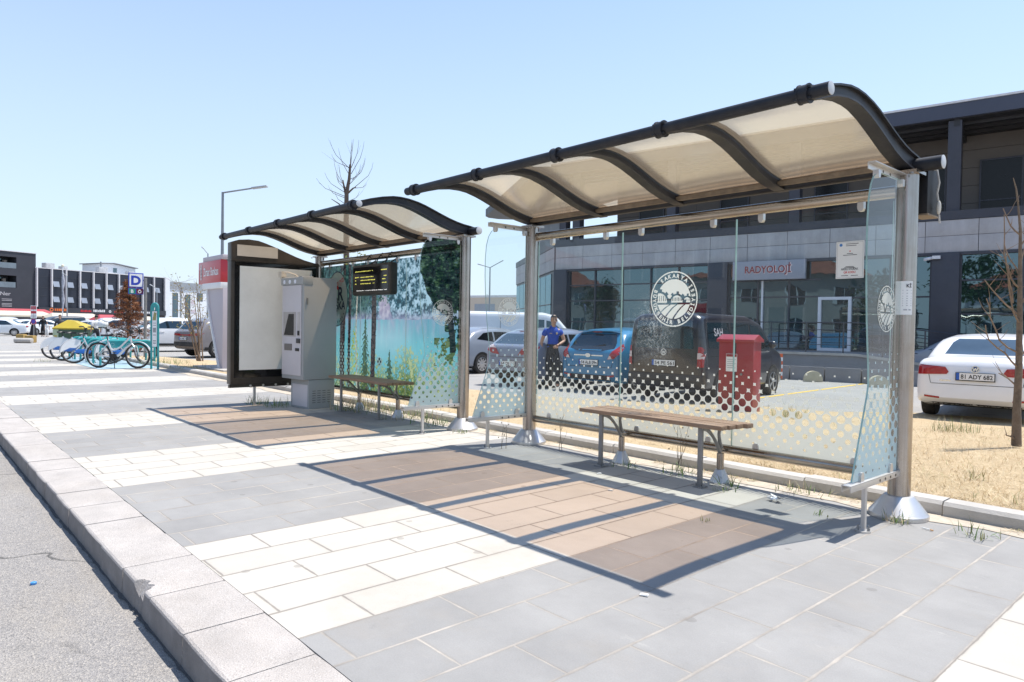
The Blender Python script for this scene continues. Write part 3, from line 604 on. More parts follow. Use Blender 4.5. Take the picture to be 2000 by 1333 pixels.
def side_print(x, parent):
    def f(y, z):
        e = z - 1.36 - .16 * fbm(y * 2, z * .5, 3.3, 3)
        inside = False; n = len(SIDEP); j = n - 1
        for i in range(n):
            (ya, za), (yb, zb) = SIDEP[i], SIDEP[j]
            if (za > z) != (zb > z) and y < (yb - ya) * (z - za) / (zb - za) + ya: inside = not inside
            j = i
        if not inside: return None
        n2 = fbm(y, z, 13); n3 = fbm(y * 2, z * 6, 9); trunk = abs(y + .20 + .03 * math.sin(z * 5)) < .045 and z < 1.62 and z > .95
        edge = 1.42 + 2.0 * fbm(y, .3, 2.1) * .2 + .25 * max(0, -.42 - y) / .2
        if trunk: return lerp3((.015, .02, .02), (.10, .10, .09), .4 + 2 * n3)
        if z > edge or (y > -.3 and z > 1.12 and .5 + 1.6 * n2 > .62):
            k = ms(.42 + 1.5 * n2 + 1.3 * n3); c = lerp3((.004, .012, .014), (.03, .085, .05), k); c = lerp3(c, (.13, .24, .09), ms(k * 2.4 - 1.5)); return lerp3(c, (.30, .46, .52), ms(1.9 * n3 + 1.4 * n2 - .55))
        if z < 1.13 and y > -.45 and .5 + 1.8 * n2 > .56 + (1.0 - z) * .5 and z > .8: return lerp3((.10, .16, .05), (.3, .38, .15), .5 + 2 * n3)
        return None
    grid_film('printed_film', f, -.70, -.077, .8, 2.317, 62, 150, (x + .0062, 0, 0), (0, 1, 0), (0, 0, 1), parent, PRINT)
A = shelter('near bus shelter with tan wave roof and clear dotted glass before the dark van', XA, LA)
B = shelter('farther bus shelter with a printed lake and forest picture on its back glass', XB, LB, side_l=False, photo=True)
bp_ = [c for c in B.children if c.name.startswith('back_pane')]
for k, c in enumerate(sorted(bp_, key=lambda o: o.name)):
    sm = [.05, LB * .325, LB * .648, LB - .10]; a, b = sm[k] + .004, sm[k + 1] - .004
    grid_film('printed_picture', lambda u, v: lake(u + XB, v), a + .002, b - .002, .306, 2.21, int((b - a) / .0105), 182, (0, .050, 0), (1, 0, 0), (0, 0, 1), c, PRINT)
    if k == 1:
        e = MB(); q = (-8.82 - XB, .74)
        e.ring2(.0, .075, q, (0, .0485, 0), (1, 0, 0), (0, 0, 1)); e.build('round_sticker', FROST, c, smooth=False)
        e = MB()
        for dx, dz, r1 in ((0, .038, .021), (-.036, .0, .02), (.036, .0, .02), (0, -.04, .014)): e.ring2(0, r1, (q[0] + dx, q[1] + dz), (0, .0475, 0), (1, 0, 0), (0, 0, 1), 20)
        e.build('sticker_mark', INK, c, smooth=False)
# oval advertising sticker on the printed glass
ov = MB(); ov.ring2(0, .44, (0, 0), (0, 0, 0), (1, 0, 0), (0, 0, 1), 48, 0, .78)
o_ = tag(ov.build('oval_sticker', film_mat('silver_sticker', (.58, .64, .58), .45, 0), loc=(-10.13, .046, 1.68), smooth=False), 'oval silver sticker lettered BİR BAŞKA on the glass beside the ticket machine', 'sticker')
m = MB(); m.ring2(.425, .44, (0, 0), (0, -.0015, 0), (1, 0, 0), (0, 0, 1), 48, 0, .78); m.text('BİR', .30, (-.02, -.0015, -.02), (1, 0, 0), (0, 0, 1), bold=.03, width=.46); m.text('BAŞKA', .18, (.0, -.0015, -.165), (1, 0, 0), (0, 0, 1), bold=.02, width=.54)
for i, ch in enumerate('YAZ BAŞKA'):
    if ch != ' ':
        a = R(232 + i * 11); ux = V((-math.sin(a), 0, math.cos(a))); m.text(ch, .05, (.3 * math.cos(a), -.0015, .385 * math.sin(a)), ux, V((-math.cos(a), 0, -math.sin(a))), bold=.02)
m.build('lettering', P('navy_ink', (.02, .035, .07), .6), o_, smooth=False)
m = MB(); m.text('Sakarya', .15, (.02, -.0015, .2), V((.93, 0, .36)), V((-.2, 0, .98)), width=.42); m.ring2(0, .03, (.02, .175), (0, -.002, 0), (1, 0, 0), (0, 0, 1), 12); m.build('script_lettering', REDINK, o_, smooth=False)

# --------------------------------------------------------- slatted benches
def bench(label, x0, x1, zt):
    t = thing('bench', ((x0 + x1) / 2, -.2, 0), label, 'bench', group='slatted benches in the bus shelters'); q = random.Random(x0)
    for k in range(4):
        y = -.215 + k * .103; e = (.0, .012, .02, .05)[k]
        MB().box(-(x1 - x0) / 2 + q.uniform(0, .02), (x1 - x0) / 2 + e, y, y + .094, zt - .036 - k * .001, zt - q.uniform(0, .002)).build('slat', WOOD, t, bevel=.005)
    for s in (-1, 1):
        x = s * .53
        fl = MB().box(x - .02, x + .02, -.162, -.138, .012, zt - .04).box(x - .045, x + .045, -.19, -.10, 0, .012).build('front_leg', GALV, t, bevel=.002)
        for dx in (-.032, .032): MB().lathe([(.009, .012), (.009, .028)], (x + dx, -.15, 0), seg=8).build('bolt', GALV, fl)
        MB().lathe([(.03, .10), (.03, .245)], (x, .15, 0), seg=20).build('rear_leg', STEEL, t)
        MB().lathe([(.088, 0), (.088, .008), (.04, .11), (.031, .112)], (x, .15, 0), seg=8).build('rear_foot', STEELD, t, angle=20)
        ar = MB(); pts = [V((x, -.13 + .27 * u_, zt - .05 - .22 * u_ ** 1.9)) for u_ in [i / 8 for i in range(9)]]
        ar.tube(pts, [.013 + .008 * abs(i - 5) / 5 for i in range(9)], 8)
        ar.tube([V((x, .135, zt - .04)), V((x, .12, zt - .12)), V((x, .135, zt - .19)), V((x, .16, zt - .24))], [.016, .013, .016, .02], 8)
        ar.box(x - .012, x + .012, -.16, .14, zt - .062, zt - .038); ar.build('bracket', GALV, t)
    return t
bench('weathered wooden slat bench under the near shelter', -4.43, -2.925, .527)
bench('weathered wooden slat bench beside the ticket machine', -9.50, -7.86, .515)
# ================================================================ things in and on the shelters
BRONZE = P('bronze_black_frame', (.050, .042, .035), .4, .3, .15, 6, dirt=(.14, .11, .08), damt=.3)
# light box advertising panel closing the far end of the printed shelter
t = thing('advertising_panel', (XB, -.74, 0), 'tall dark framed light box with a blank whitish poster left of the ticket machine', 'advertising panel')
arch = [(-.715, .34), (-.715, 2.49), (-.60, 2.535), (-.45, 2.553), (-.3, 2.545), (-.17, 2.51), (0, 2.455), (.15, 2.40), (.3, 2.345), (.45, 2.30), (.62, 2.265), (.70, 2.26), (.70, .34)]
MB().prism(arch, (-.10, 0, 0), (0, 1, 0), (0, 0, 1), (.16, 0, 0)).build('frame', BRONZE, t, bevel=.006, angle=25)
MB().box(.062, .066, -.665, .645, .44, 2.2).build('black_surround', BLKGL, t)
MB().box(.0665, .071, -.59, .575, .555, 2.14).build('poster', P('blank_poster', (.70, .735, .725), .5, 0, .07, 1.2, dirt=(.55, .575, .56), damt=.5, dscale=2), t)
MB().box(.062, .068, -.63, .0, 2.29, 2.46).build('name_plate', P('beige_plate', (.60, .56, .49), .6, 0, .05), t)
MB().box(-.105, .078, -.722, .705, 2.215, 2.235).build('cornice', BRONZE, t)
b = MB().box(-.03, .03, -.72, .70, .285, .335).build('base_rail', BRONZE, t)
h = MB()
for y in (-.4, -.2, 0, .2, .4): h.lathe([(.018, 0), (.018, .003)], (.029, y, .31), (1, 0, 0), 14)
h.build('rail_hole', P('rail_hole_pale', (.6, .57, .5), .7), b)
MB().box(-.015, .015, -.345, -.31, 0, .285).box(-.05, .05, -.37, -.285, 0, .012).build('leg', STEELD, t)
# ticket machine
K = thing('ticket_machine', (-9.69, -.63, 0), 'grey upright ticket vending machine beside the blank poster panel', 'ticket machine', rz=R(5))
KG = P('grey_machine_enamel', (.36, .38, .385), .5, 0, .06, 2, dirt=(.2, .19, .17), damt=.2, dscale=2); KW = P('light_grey_door', (.60, .58, .60), .5, 0, .04, 2)
MB().box(-.52, 0, 0, .44, 0, .435).build('base', KG, K, bevel=.006)
MB().box(-.47, -.03, -.006, 0, .03, .36).build('base_door', KW, K, bevel=.003)
v = MB()
for j in range(6):
    for i in range(4): v.box(.0, .0025, .06 + i * .085, .115 + i * .085, .09 + j * .035, .096 + j * .035)
v.build('vent_slot', BLACK, K, smooth=False)
MB().prism([(-.10, .44), (-.10, 1.965), (.46, 1.975), (.46, .44)], (-.62, 0, 0), (0, 1, 0), (0, 0, 1), (.63, 0, 0)).build('cabinet', KG, K, bevel=.008)
MB().box(-.60, -.045, -.112, -.102, .50, 1.85).build('door', KW, K, bevel=.003)
MB().prism([(-.12, 1.86), (-.12, 1.965), (-.10, 1.981), (.05, 1.983), (.05, 1.86)], (-.63, 0, 0), (0, 1, 0), (0, 0, 1), (.645, 0, 0)).build('top_hood', KG, K, bevel=.004)
l = MB()
for i in range(3): l.lathe([(.03, 0), (.03, .012)], (-.52 + i * .16, -.128, 1.905), (0, 1, 0), 16)
l.build('lamp', P('lamp_lens', (.75, .8, .9), .2), K)
MB().box(-.56, -.19, -.1145, -.1125, 1.08, 1.45).build('screen_recess', P('recess_grey', (.42, .40, .38), .5), K, smooth=False)
MB().prism([(-.54, 1.10), (-.25, 1.10), (-.25, 1.42), (-.40, 1.42)], (0, -.1175, 0), (1, 0, 0), (0, 0, 1), (0, .002, 0)).build('screen', BLKGL, K, smooth=False)
MB().box(-.15, -.07, -.1145, -.1125, 1.10, 1.45).build('card_panel', P('recess_pale', (.5, .48, .46), .5), K, smooth=False)
MB().box(-.125, -.085, -.13, -.1125, 1.10, 1.17).build('card_reader', BLACK, K, bevel=.004)
MB().box(-.16, -.06, -.128, -.1125, .985, 1.055).build('coin_slot', P('slot_dark', (.05, .05, .055), .4), K, bevel=.004)
MB().box(-.52, -.30, -.120, -.1125, .87, .97).build('ticket_tray', P('tray_grey', (.17, .155, .145), .4), K, bevel=.004)
MB().box(-.20, -.09, -.120, -.1125, .865, .91).build('keypad', BLACK, K, bevel=.003)
MB().lathe([(.012, 0), (.012, .01)], (.01, -.045, 1.62), (1, 0, 0), 12).box(.01, .022, -.055, -.035, 1.56, 1.66).build('lock_handle', GALV, K)
c = MB(); c.tube([(-.40, .05, 1.975), (-.42, .0, 2.02), (-.52, -.06, 2.055), (-.60, -.08, 2.06)], .013, 8)
c.box(-.72, -.62, -.12, -.04, 1.99, 2.075); c.lathe([(.035, 0), (.03, -.035)], (-.67, -.08, 1.99), (0, 0, 1), 16)
tag(c.build('security_camera', P('cream_plastic', (.62, .58, .50), .5), loc=K.location, rz=R(5)), 'small cream security camera on a curved arm above the ticket machine', 'camera')
# departures display hung from the top rail
D = thing('departure_board', (-8.755, -.09, 1.925), 'black departure display with rows of yellow text hanging in the far shelter', 'display')
MB().box(-.535, .535, -.065, .065, -.225, .225).build('housing', P('display_housing', (.03, .028, .024), .45, .2, .15, 6, dirt=(.16, .13, .09), damt=.3), D, bevel=.045, bseg=4)
MB().box(-.49, .49, -.0665, -.0655, -.17, .185).build('screen', BLKGL, D, smooth=False)
rows = ((.125, -.43, .08, 17), (.125, .30, .455, 7), (.04, -.43, .10, 19), (.04, .37, .45, 4), (-.005, -.43, -.39, 2), (-.005, -.27, .14, 16), (-.005, .33, .45, 5), (-.055, -.43, -.38, 2), (-.055, -.27, .13, 15), (-.055, .33, .45, 5))
y_ = MB(); w_ = MB(); q = random.Random(5)
def dots(mb, z, a, b, n, h):
    for i in range(n):
        x = a + (b - a) * i / n; w = (b - a) / n * q.choice((.45, .62, .72))
        if q.random() < .1: continue
        mb.box(x, x + w, -.0685, -.067, z - h * q.choice((.32, .32, .2)), z + h * q.choice((.32, .32, .15)))
for r_ in rows: dots(y_, *r_, .019)
dots(w_, -.155, -.38, .46, 32, .017)
y_.build('yellow_text', P('led_yellow', (.8, .75, .1), .5, emit=((.9, .85, .18), .45)), D, smooth=False); w_.build('white_text', P('led_white', (.8, .8, .8), .5, emit=((.9, .9, .85), .5)), D, smooth=False)
for x in (-.27, .05, .30):
    s = MB(); s.tube([(x, .0, .22), (x - .01, .03, .30), (x, .10, .385), (x + .02, .17, .37), (x + .02, .17, .30), (x + .01, .07, .235)], .009, 6); s.build('hanging_strap', BLACK, D)
# grey lidded box behind the near right post
t = thing('equipment_box', (-1.735, .215, 2.115), 'black equipment box with a hanging pale cable behind the near right post', 'box')
MB().box(-.05, .05, -.10, .12, 0, .325).build('housing', P('box_black', (.010, .010, .011), .5, 0, .2, 5, dirt=(.05, .045, .04), damt=.3, spec=.25), t, bevel=.008)
MB().box(-.055, .055, -.105, .125, -.012, -.001).build('bottom_flange', TIN, t)
MB().tube([(.02, .0, .33), (.07, .02, .31), (.085, .02, .22), (.07, .03, .15), (.078, .03, .10)], .007, 6).tube([(.085, .03, .0), (.09, .03, -.06)], .006, 6).build('cable', P('pale_cable', (.5, .47, .42), .6), t)
MB().sphere((.082, .03, .05), (.016, .016, .05), 10, 8).build('connector', P('cream_plastic', (.62, .58, .50), .5), t)
# paper notice on the post, and the sheet stuck inside the glass
t = MB(); n = 8; r1 = .0742
ang = [R(-118 + 88 * i / n) for i in range(n + 1)]
vs = [(r1 * math.cos(a), r1 * math.sin(a), z) for z in (-.115, .115) for a in ang]
t.add(vs, [(i, i + 1, i + n + 2, i + n + 1) for i in range(n)])
pn = t.build('paper_notice', PAPER, loc=(XA + LA, 0, 1.52)); tag(pn, 'white printed paper notice taped around the near right post', 'notice')
tx = MB(); r1 += .0006
def cyl_bar(a0, a1, z0, z1):
    vs = [(r1 * math.cos(R(a)), r1 * math.sin(R(a)), z) for z in (z0, z1) for a in (a0, (a0 + a1) / 2, a1)]
    tx.add(vs, [(0, 1, 4, 3), (1, 2, 5, 4)])
for z in (.05, .03, .01, -.006, -.022, -.038, -.054): cyl_bar(-80, -36, z, z + .004)
cyl_bar(-74, -56, -.085, -.078); cyl_bar(-50, -38, -.085, -.078); tx.build('notice_lines', GREYINK, pn)
tx = MB(); a = R(-50); ux = V((math.cos(a + PI / 2), math.sin(a + PI / 2), 0)); tx.text('Kİ', .032, V((r1 * math.cos(a), r1 * math.sin(a), .072)) + V((math.cos(a), math.sin(a), 0)) * .001, ux, V((0, 0, 1)), bold=.02); tx.build('notice_heading', INK, pn)
sh = MB().box(-.1, .1, -.001, .001, -.137, .137).build('information_sheet', PAPER, loc=(-2.17, .048, 1.815)); tag(sh, 'white information sheet headed with a small round logo stuck on the near shelter glass', 'notice')
m = MB(); F = ((1, 0, 0), (0, 0, 1))
m.text('AKILLI DURAK', .022, (0, -.0018, -.075), *F, bold=.02, width=.125)
for z, a, b in ((.116, -.03, .06), (.103, -.03, .045), (.045, -.022, .022), (.034, -.05, .05), (-.052, -.03, .03), (-.060, -.04, .04), (-.118, -.06, -.01), (-.118, .01, .06)): m.box(a, b, -.0018, -.0012, z, z + .004)
m.build('black_text', INK, sh, smooth=False)
MB().text('QR KODU', .022, (0, -.0018, -.099), *F, bold=.02, width=.085).build('red_text', REDINK, sh, smooth=False)
m = MB().ring2(0, .011, (-.066, .112), (0, -.0018, 0), *F, 20); m.build('logo_mark', P('blue_ink', (.05, .2, .5), .6), sh, smooth=False)
m = MB().ring2(.0, .005, (.0, .064), (0, -.0018, 0), *F, 12); m.build('pin_mark', REDINK, sh, smooth=False)
m = MB()
for a, b, c_, d_ in ((-.093, .093, .128, .1295), (-.093, .093, -.1295, -.128)): m.box(a, b, -.0018, -.0012, c_, d_)
for a in (-.093, .0915): m.box(a, a + .0015, -.0018, -.0012, -.128, .128)
m.build('border_line', GREYINK, sh, smooth=False)
# litter
cr_ = MB(); q = random.Random(9)
for i in range(14):
    p = V((q.uniform(-.055, .055), q.uniform(-.03, .03), q.uniform(.0, .03))); pts = [p + V((q.uniform(-.035, .035), q.uniform(-.03, .03), q.uniform(-.0, .03))) for _ in range(4)]
    cr_.add([V((a.x, a.y, max(a.z, .002))) for a in pts], [(0, 1, 2), (1, 2, 3)])
tag(cr_.build('crumpled_wrapper', P('silver_wrapper', (.62, .63, .65), .3, .5, .15, 30), loc=(-2.52, -.30, .002), smooth=False), 'crumpled silvery wrapper on the slabs near the right post', 'litter')
tag(MB().lathe([(.014, 0), (.015, .002), (.015, .012), (.012, .014)], seg=14).build('bottle_cap', P('blue_plastic', (.05, .25, .6), .4), loc=(-4.42, -4.68, -.136)), 'small blue bottle cap on the road near the kerb', 'litter')
tag(MB().tube([(0, 0, .035), (.03, 0, .035), (.13, .02, .035), (.17, .02, .035), (.19, .025, .035), (.21, .025, .035)], [.026, .033, .033, .03, .013, .013], 12).build('plastic_bottle', glass_mat('clear_plastic', (.85, .92, .95), .25), loc=(-7.02, .08, .0), rz=.5), 'clear plastic bottle lying by the kerb between the two shelters', 'litter')
tag(MB().tube([(0, 0, .03), (.07, 0, .03)], [.026, .034], 12).build('paper_cup', PAPER, loc=(-8.32, .05, .002), rz=1.1), 'white paper cup lying beside the bench at the ticket machine', 'litter')
tag(MB().tube([(0, 0, .005), (.055, 0, .005)], .004, 8).tube([(.055, 0, .005), (.075, 0, .005)], .0042, 8, m=1).build('cigarette_end', [PAPER, P('filter_orange', (.6, .3, .1), .7)], loc=(-1.56, -.21, .003), rz=-.3), 'cigarette end on the paving at the foot of the near right post', 'litter')

for x, y, a, l in ((-2.02, -2.55, .4, 'tiny white paper scrap alone on the grey slabs in front of the roof shadow'), (-3.99, -.62, 1.2, 'white paper scrap on the slabs in front of the near bench left end'), (-3.52, -1.02, .2, 'white paper scrap in the middle of the near roof shadow')):
    tag(MB().box(-.02, .02, -.012, .012, 0, .004).box(-.012, .02, -.01, .008, .0045, .007).build('paper_scrap', PAPER, loc=(x, y, .003), rz=a), l, 'litter')
# ================================================================ the clinic building behind the car park
SLATE = P('slate_metal_cladding', (.040, .043, .058), .45, .1, .12, 1.5, dirt=(.08, .08, .085), damt=.2)
PANEL = P('grey_stone_panel', (.40, .39, .40), .7, 0, .12, 1.2, dirt=(.24, .22, .21), damt=.5, dscale=1.2, stretch=(2.5, 2.5, .25))
BRWN = P('upper_wall_panel', (.115, .104, .095), .75, 0, .1, 1)
JOINT = P('panel_joint', (.10, .10, .105), .8); SOFFIT = P('dark_soffit', (.030, .031, .036), .5, .2, .2, 2)
WFRM = P('white_window_frame', (.66, .66, .70), .4, 0, .04)
def facade_glass(name, base, refl=.21, wob=.10):
    m, t, out = nt(name); L = t.links.new; co = objco(t)
    d = nd(t, 'ShaderNodeBsdfDiffuse'); L(mixc(t, ramp(t, nse(t, co, .9, 4), .35, .7), tuple(x * .6 for x in base), base), d.inputs[0])
    g = nd(t, 'ShaderNodeBsdfGlossy'); g.inputs[0].default_value = (.52, .74, .84, 1); g.inputs[1].default_value = .015
    bp = nd(t, 'ShaderNodeBump'); bp.inputs['Strength'].default_value = wob; bp.inputs['Distance'].default_value = .05; L(nse(t, co, .9, 2, .4), bp.inputs['Height']); L(bp.outputs[0], g.inputs['Normal'])
    lw = nd(t, 'ShaderNodeFresnel'); lw.inputs[0].default_value = 1.6
    f = mth(t, 'ADD', mth(t, 'MULTIPLY', lw.outputs[0], .8), refl - .05, clamp=True)
    mx = nd(t, 'ShaderNodeMixShader'); L(f, mx.inputs[0]); L(d.outputs[0], mx.inputs[1]); L(g.outputs[0], mx.inputs[2]); L(mx.outputs[0], out.inputs[0]); return m
FGL = facade_glass('tinted_facade_glass', (.012, .022, .026)); FGD = P('dark_upper_glass', (.006, .007, .009), .25, 0, .2, 1, spec=.3)
GZ = -.2
P0 = V((-10.787, 18.732, 0)); BD = V((.98229, .18738, 0)); BRZ = math.atan2(BD.y, BD.x)
t = thing('clinic_building', (P0.x, P0.y, GZ), 'long dark clinic building with a grey panel band and overhanging roof, signed RADYOLOJİ', 'building', rz=BRZ)
# local: x to the right along the front, y into the building, z above the car park
UL, UR = -11.12, 13.0; zo = -GZ
def Z(z): return z + zo
w = MB().box(UL + .02, UR, .35, 14, 0, Z(3.83)).build('lower_wall', SLATE, t)
bd = MB(); jn = MB(); n = 17; dx = (UR - UL) / n
for i in range(n):
    for z0, z1 in ((3.83, 4.35), (4.35, 4.84)): bd.box(UL + i * dx + .008, UL + (i + 1) * dx - .008, 0, .05, Z(z0) + .006, Z(z1) - .006)
bd.build('panel_band', PANEL, t, bevel=.003)
MB().box(UL, UR, .03, 1.2, Z(3.80), Z(4.845)).build('band_backing', JOINT, t)
MB().box(UL - .02, UR, -.02, 1.4, Z(4.848), Z(5.12)).build('parapet_band', SLATE, t)
MB().box(UL + .1, UR, -.04, .4, Z(3.74), Z(3.832)).build('lintel', SLATE, t)
# upper storey set back behind the parapet, with posts carrying the roof
uw = MB(); 
for i in range(12):
    for j in range(5): uw.box(-9.5 + i * 1.9 + .006, -9.5 + (i + 1) * 1.9 - .006, 2.6, 2.7, Z(5.12) + j * .6 + .006, Z(5.12) + (j + 1) * .6 - .006)
uw.build('upper_wall', BRWN, t); MB().box(-9.5, UR, 2.68, 14, Z(5.1), Z(8.2)).build('upper_core', JOINT, t)
for x in (-8.3, -4.6, -.9, 2.2, 4.35, 7.2, 10): 
    f = MB().box(x, x + 1.1, 2.55, 2.62, Z(5.2), Z(7.1)).build('upper_window', FGD, t, smooth=False)
    MB().box(x - .05, x, 2.53, 2.64, Z(5.15), Z(7.15)).box(x + 1.1, x + 1.15, 2.53, 2.64, Z(5.15), Z(7.15)).box(x, x + 1.1, 2.53, 2.64, Z(7.1), Z(7.15)).box(x, x + 1.1, 2.53, 2.64, Z(5.75), Z(5.79)).build('window_frame', SLATE, f)
for x in (-11.0, -10.45 + .1, -5.9, -1.2, 3.6, 8.4): MB().box(x, x + (.36 if x > -11 else .3), .15, .52, Z(5.12), Z(7.97)).build('roof_post', SLATE, t)
MB().box(UL - .3, UR, 0, .12, Z(8.02), Z(8.46)).build('fascia', P('blue_grey_fascia', (.055, .062, .09), .4, .2, .1, 1), t)
MB().box(UL - .32, UR, -.03, 5, Z(8.465), Z(8.53)).build('roof_edge_trim', P('pale_trim', (.6, .6, .62), .5), t)
MB().box(UL - .3, UR, .12, 14, Z(8.0), Z(8.45)).build('roof', SOFFIT, t)
bm_ = MB()
for x in (-8, -3.2, 1.6, 3.75, 6.4, 11): bm_.box(x, x + .16, .14, 2.6, Z(7.78), Z(7.998))
for y in (.6, 1.2, 1.8): bm_.box(UL, UR, y, y + .07, Z(7.9), Z(7.997))
bm_.build('soffit_beam', SOFFIT, t)
# ground floor glazing, bay by bay between slate piers
MB().box(UL, UR, -.02, .36, 0, Z(.62)).build('plinth', P('plinth_grey', (.17, .17, .18), .8, 0, .15, 1), t)
piers = ((-11.12, -10.45), (-4.06, -3.30), (3.28, 4.02), (10.6, 11.3))
for a, b in piers: MB().box(a, b, -.12, .3, 0, Z(3.81)).build('pier', SLATE, t, bevel=.004)
def bay(a, b, zs, x_bars):
    g = MB().box(a, b, .1, .13, Z(.62), Z(3.75)).build('window', FGL, t, smooth=False); m = MB()
    for x in x_bars: m.box(x - .028, x + .028, .04, .15, Z(.62), Z(3.75))
    for z in zs: m.box(a, b, .05, .14, Z(z) - .025, Z(z) + .025)
    m.build('mullion', SLATE, g)
bay(-10.45, -4.06, (1.55, 2.45, 3.12), (-10.42, -9.1, -7.8, -6.5, -5.3, -4.09)); bay(-3.30, -.05, (2.5, 3.1), (-3.27, -2.2, -1.1)); bay(.95, 3.28, (2.45,), (2.1, 3.25)); bay(4.02, 10.6, (1.9, 2.95), (4.05, 5.62, 7.2, 8.8, 10.57)); bay(11.3, 13, (1.9,), (12.2,))
MB().box(-.05, .95, .1, .13, Z(.62), Z(3.75)).build('window', FGL, t, smooth=False)
dr = MB()
for x0_, x1_, z0, z1 in ((-.1, .0, .62, 2.48), (.86, .96, .62, 2.48), (0, .86, 2.38, 2.48), (0, .86, .62, .72)): dr.box(x0_, x1_, -.02, .09, Z(z0), Z(z1))
dr.build('white_door_frame', WFRM, t)
MB().box(-2.06, -2.0, 0, .09, Z(.62), Z(3.1)).build('white_mullion', WFRM, t)
sg = MB().box(-3.03, -.48, -.30, -.12, Z(3.12), Z(3.80)).build('sign_panel', P('pale_sign_panel', (.30, .31, .36), .4, 0, .04), t, bevel=.01)
MB().text('RADYOLOJİ', .36, (-1.76, -.315, Z(3.36)), (1, 0, 0), (0, 0, 1), bold=.015, width=1.62).build('sign_lettering', P('dark_red_letter', (.26, .03, .03), .5), sg, smooth=False)
MB().text('RADYOLOJİ', .37, (-1.745, -.308, Z(3.35)), (1, 0, 0), (0, 0, 1), bold=.03, width=1.66).build('letter_rim', P('rim_red', (.75, .6, .6), .5), sg, smooth=False)
# ramp, steps and railing in front
MB().prism([(-2.2, 0), (-2.2, .80), (1.6, .80), (6.2, .25), (12.6, .2), (12.6, 0)], (0, -2.3, 0), (1, 0, 0), (0, 0, 1), (0, 2.27, 0)).build('ramp', P('ramp_concrete', (.24, .24, .25), .85, 0, .15, 1), t)
MB().prism([(-2.22, .74), (-2.22, .82), (1.6, .82), (6.2, .27), (12.6, .22), (12.6, .14), (6.2, .19), (1.6, .74)], (0, -2.36, 0), (1, 0, 0), (0, 0, 1), (0, .058, 0)).build('ramp_edge', CONC, t)
rl = MB()
def rz_(x): return .82 if x < 1.6 else (.82 - .55 * (x - 1.6) / 4.6 if x < 6.2 else .27)
xs = [-2.1 + i * 1.1 for i in range(14)]
for x in xs: rl.tube([(x, -2.2, rz_(x)), (x, -2.2, rz_(x) + .95)], .022, 6)
for h in (.25, .48, .72, .95): rl.tube([(x, -2.2, rz_(x) + h) for x in (-2.1, 1.6, 6.2, 12.2)], .02 if h > .9 else .012, 6)
rl.build('railing', P('dark_railing', (.05, .055, .07), .4, .5), t)
lw = MB()
for i in range(9): lw.box(-3 + i * 1.0 + .02, -2 + i * 1.0 - .02, -3.6, -3.5, 0, .42)
lw.box(-3, 6, -3.49, -3.2, 0, .36); lw.build('low_wall', P('low_wall_grey', (.22, .22, .23), .85, 0, .15, 2), t)
MB().box(3.3, 3.52, -.24, -.122, Z(3.62), Z(3.72)).tube([(3.28, -.15, Z(3.66)), (3.1, -.3, Z(3.60))], .05, 8).build('floodlight', P('pale_lamp', (.6, .6, .62), .4), t)
# side wing running away from the left corner
a0 = V((-11.12, 0)); 
wl = at(1008, 42) ; wl.z = 0
loc = MX.Rotation(-BRZ, 3, 'Z') @ (wl - V((P0.x, P0.y, 0))); wd = V((loc.x + 11.12, loc.y, 0)); wlen = wd.length; wd.normalize(); wn = V((wd.y, -wd.x, 0)); o = V((-11.14, 0, 0))
if wn.x > 0: wn = -wn
def wall_poly(mb, a, b, z0, z1, d0, d1, m=0):
    p = o + wd * a + wn * d0; q = o + wd * b + wn * d0; e = wn * (d1 - d0)
    vs = [p + V((0, 0, z0)), q + V((0, 0, z0)), q + e + V((0, 0, z0)), p + e + V((0, 0, z0))]; vs += [v + V((0, 0, z1 - z0)) for v in vs]
    mb.add(vs, [(0, 3, 2, 1), (4, 5, 6, 7), (0, 1, 5, 4), (2, 3, 7, 6), (0, 4, 7, 3), (1, 2, 6, 5)], m)
x = MB(); wall_poly(x, 0, wlen, 0, Z(3.83), -.6, 0); x.build('side_wall', SLATE, t)
x = MB()
for i in range(6):
    for z0, z1 in ((3.83, 4.35), (4.35, 4.84)): wall_poly(x, wlen * i / 6 + .008, wlen * (i + 1) / 6 - .008, Z(z0) + .006, Z(z1) - .006, .0, .05)
x.build('side_panel_band', PANEL, t, bevel=.003)
x = MB(); wall_poly(x, 0, wlen, Z(3.8), Z(4.843), -.6, .03); x.build('side_band_backing', JOINT, t)
x = MB(); wall_poly(x, 0, wlen + .03, Z(4.848), Z(5.15), -.6, .07); x.build('side_parapet', SLATE, t)
for i in range(8):
    x = MB(); wall_poly(x, .7 + i * 1.32, .7 + i * 1.32 + 1.24, Z(.5), Z(3.7), .0, .03); g = x.build('side_window', FGL, t, smooth=False)
    x = MB(); wall_poly(x, .7 + i * 1.32, .7 + i * 1.32 + 1.24, Z(2.3), Z(2.35), .031, .05); x.build('mullion', SLATE, g)
x = MB(); wall_poly(x, 3.4, wlen - .4, Z(5.15), Z(8.0), -1.2, -.9); x.build('side_upper_wall', SLATE, t)
x = MB(); a_, b_ = o + wn * 1.0 + wd * .3, o + wn * 1.9 + wd * (wlen + .6); c_ = b_ + wd * .9 - wn * .9; d_ = c_ - wn * 3
pl = [(p.x, p.y) for p in (o + V((.25, .13, 0)), a_, a_.lerp(b_, .5), b_, b_ + wd * .55 - wn * .25, c_, d_, o + V((6, 3, 0)))]
x.prism(pl, (0, 0, Z(7.99)), (1, 0, 0), (0, 1, 0), (0, 0, .42)); x.build('side_roof', SOFFIT, t, angle=20)
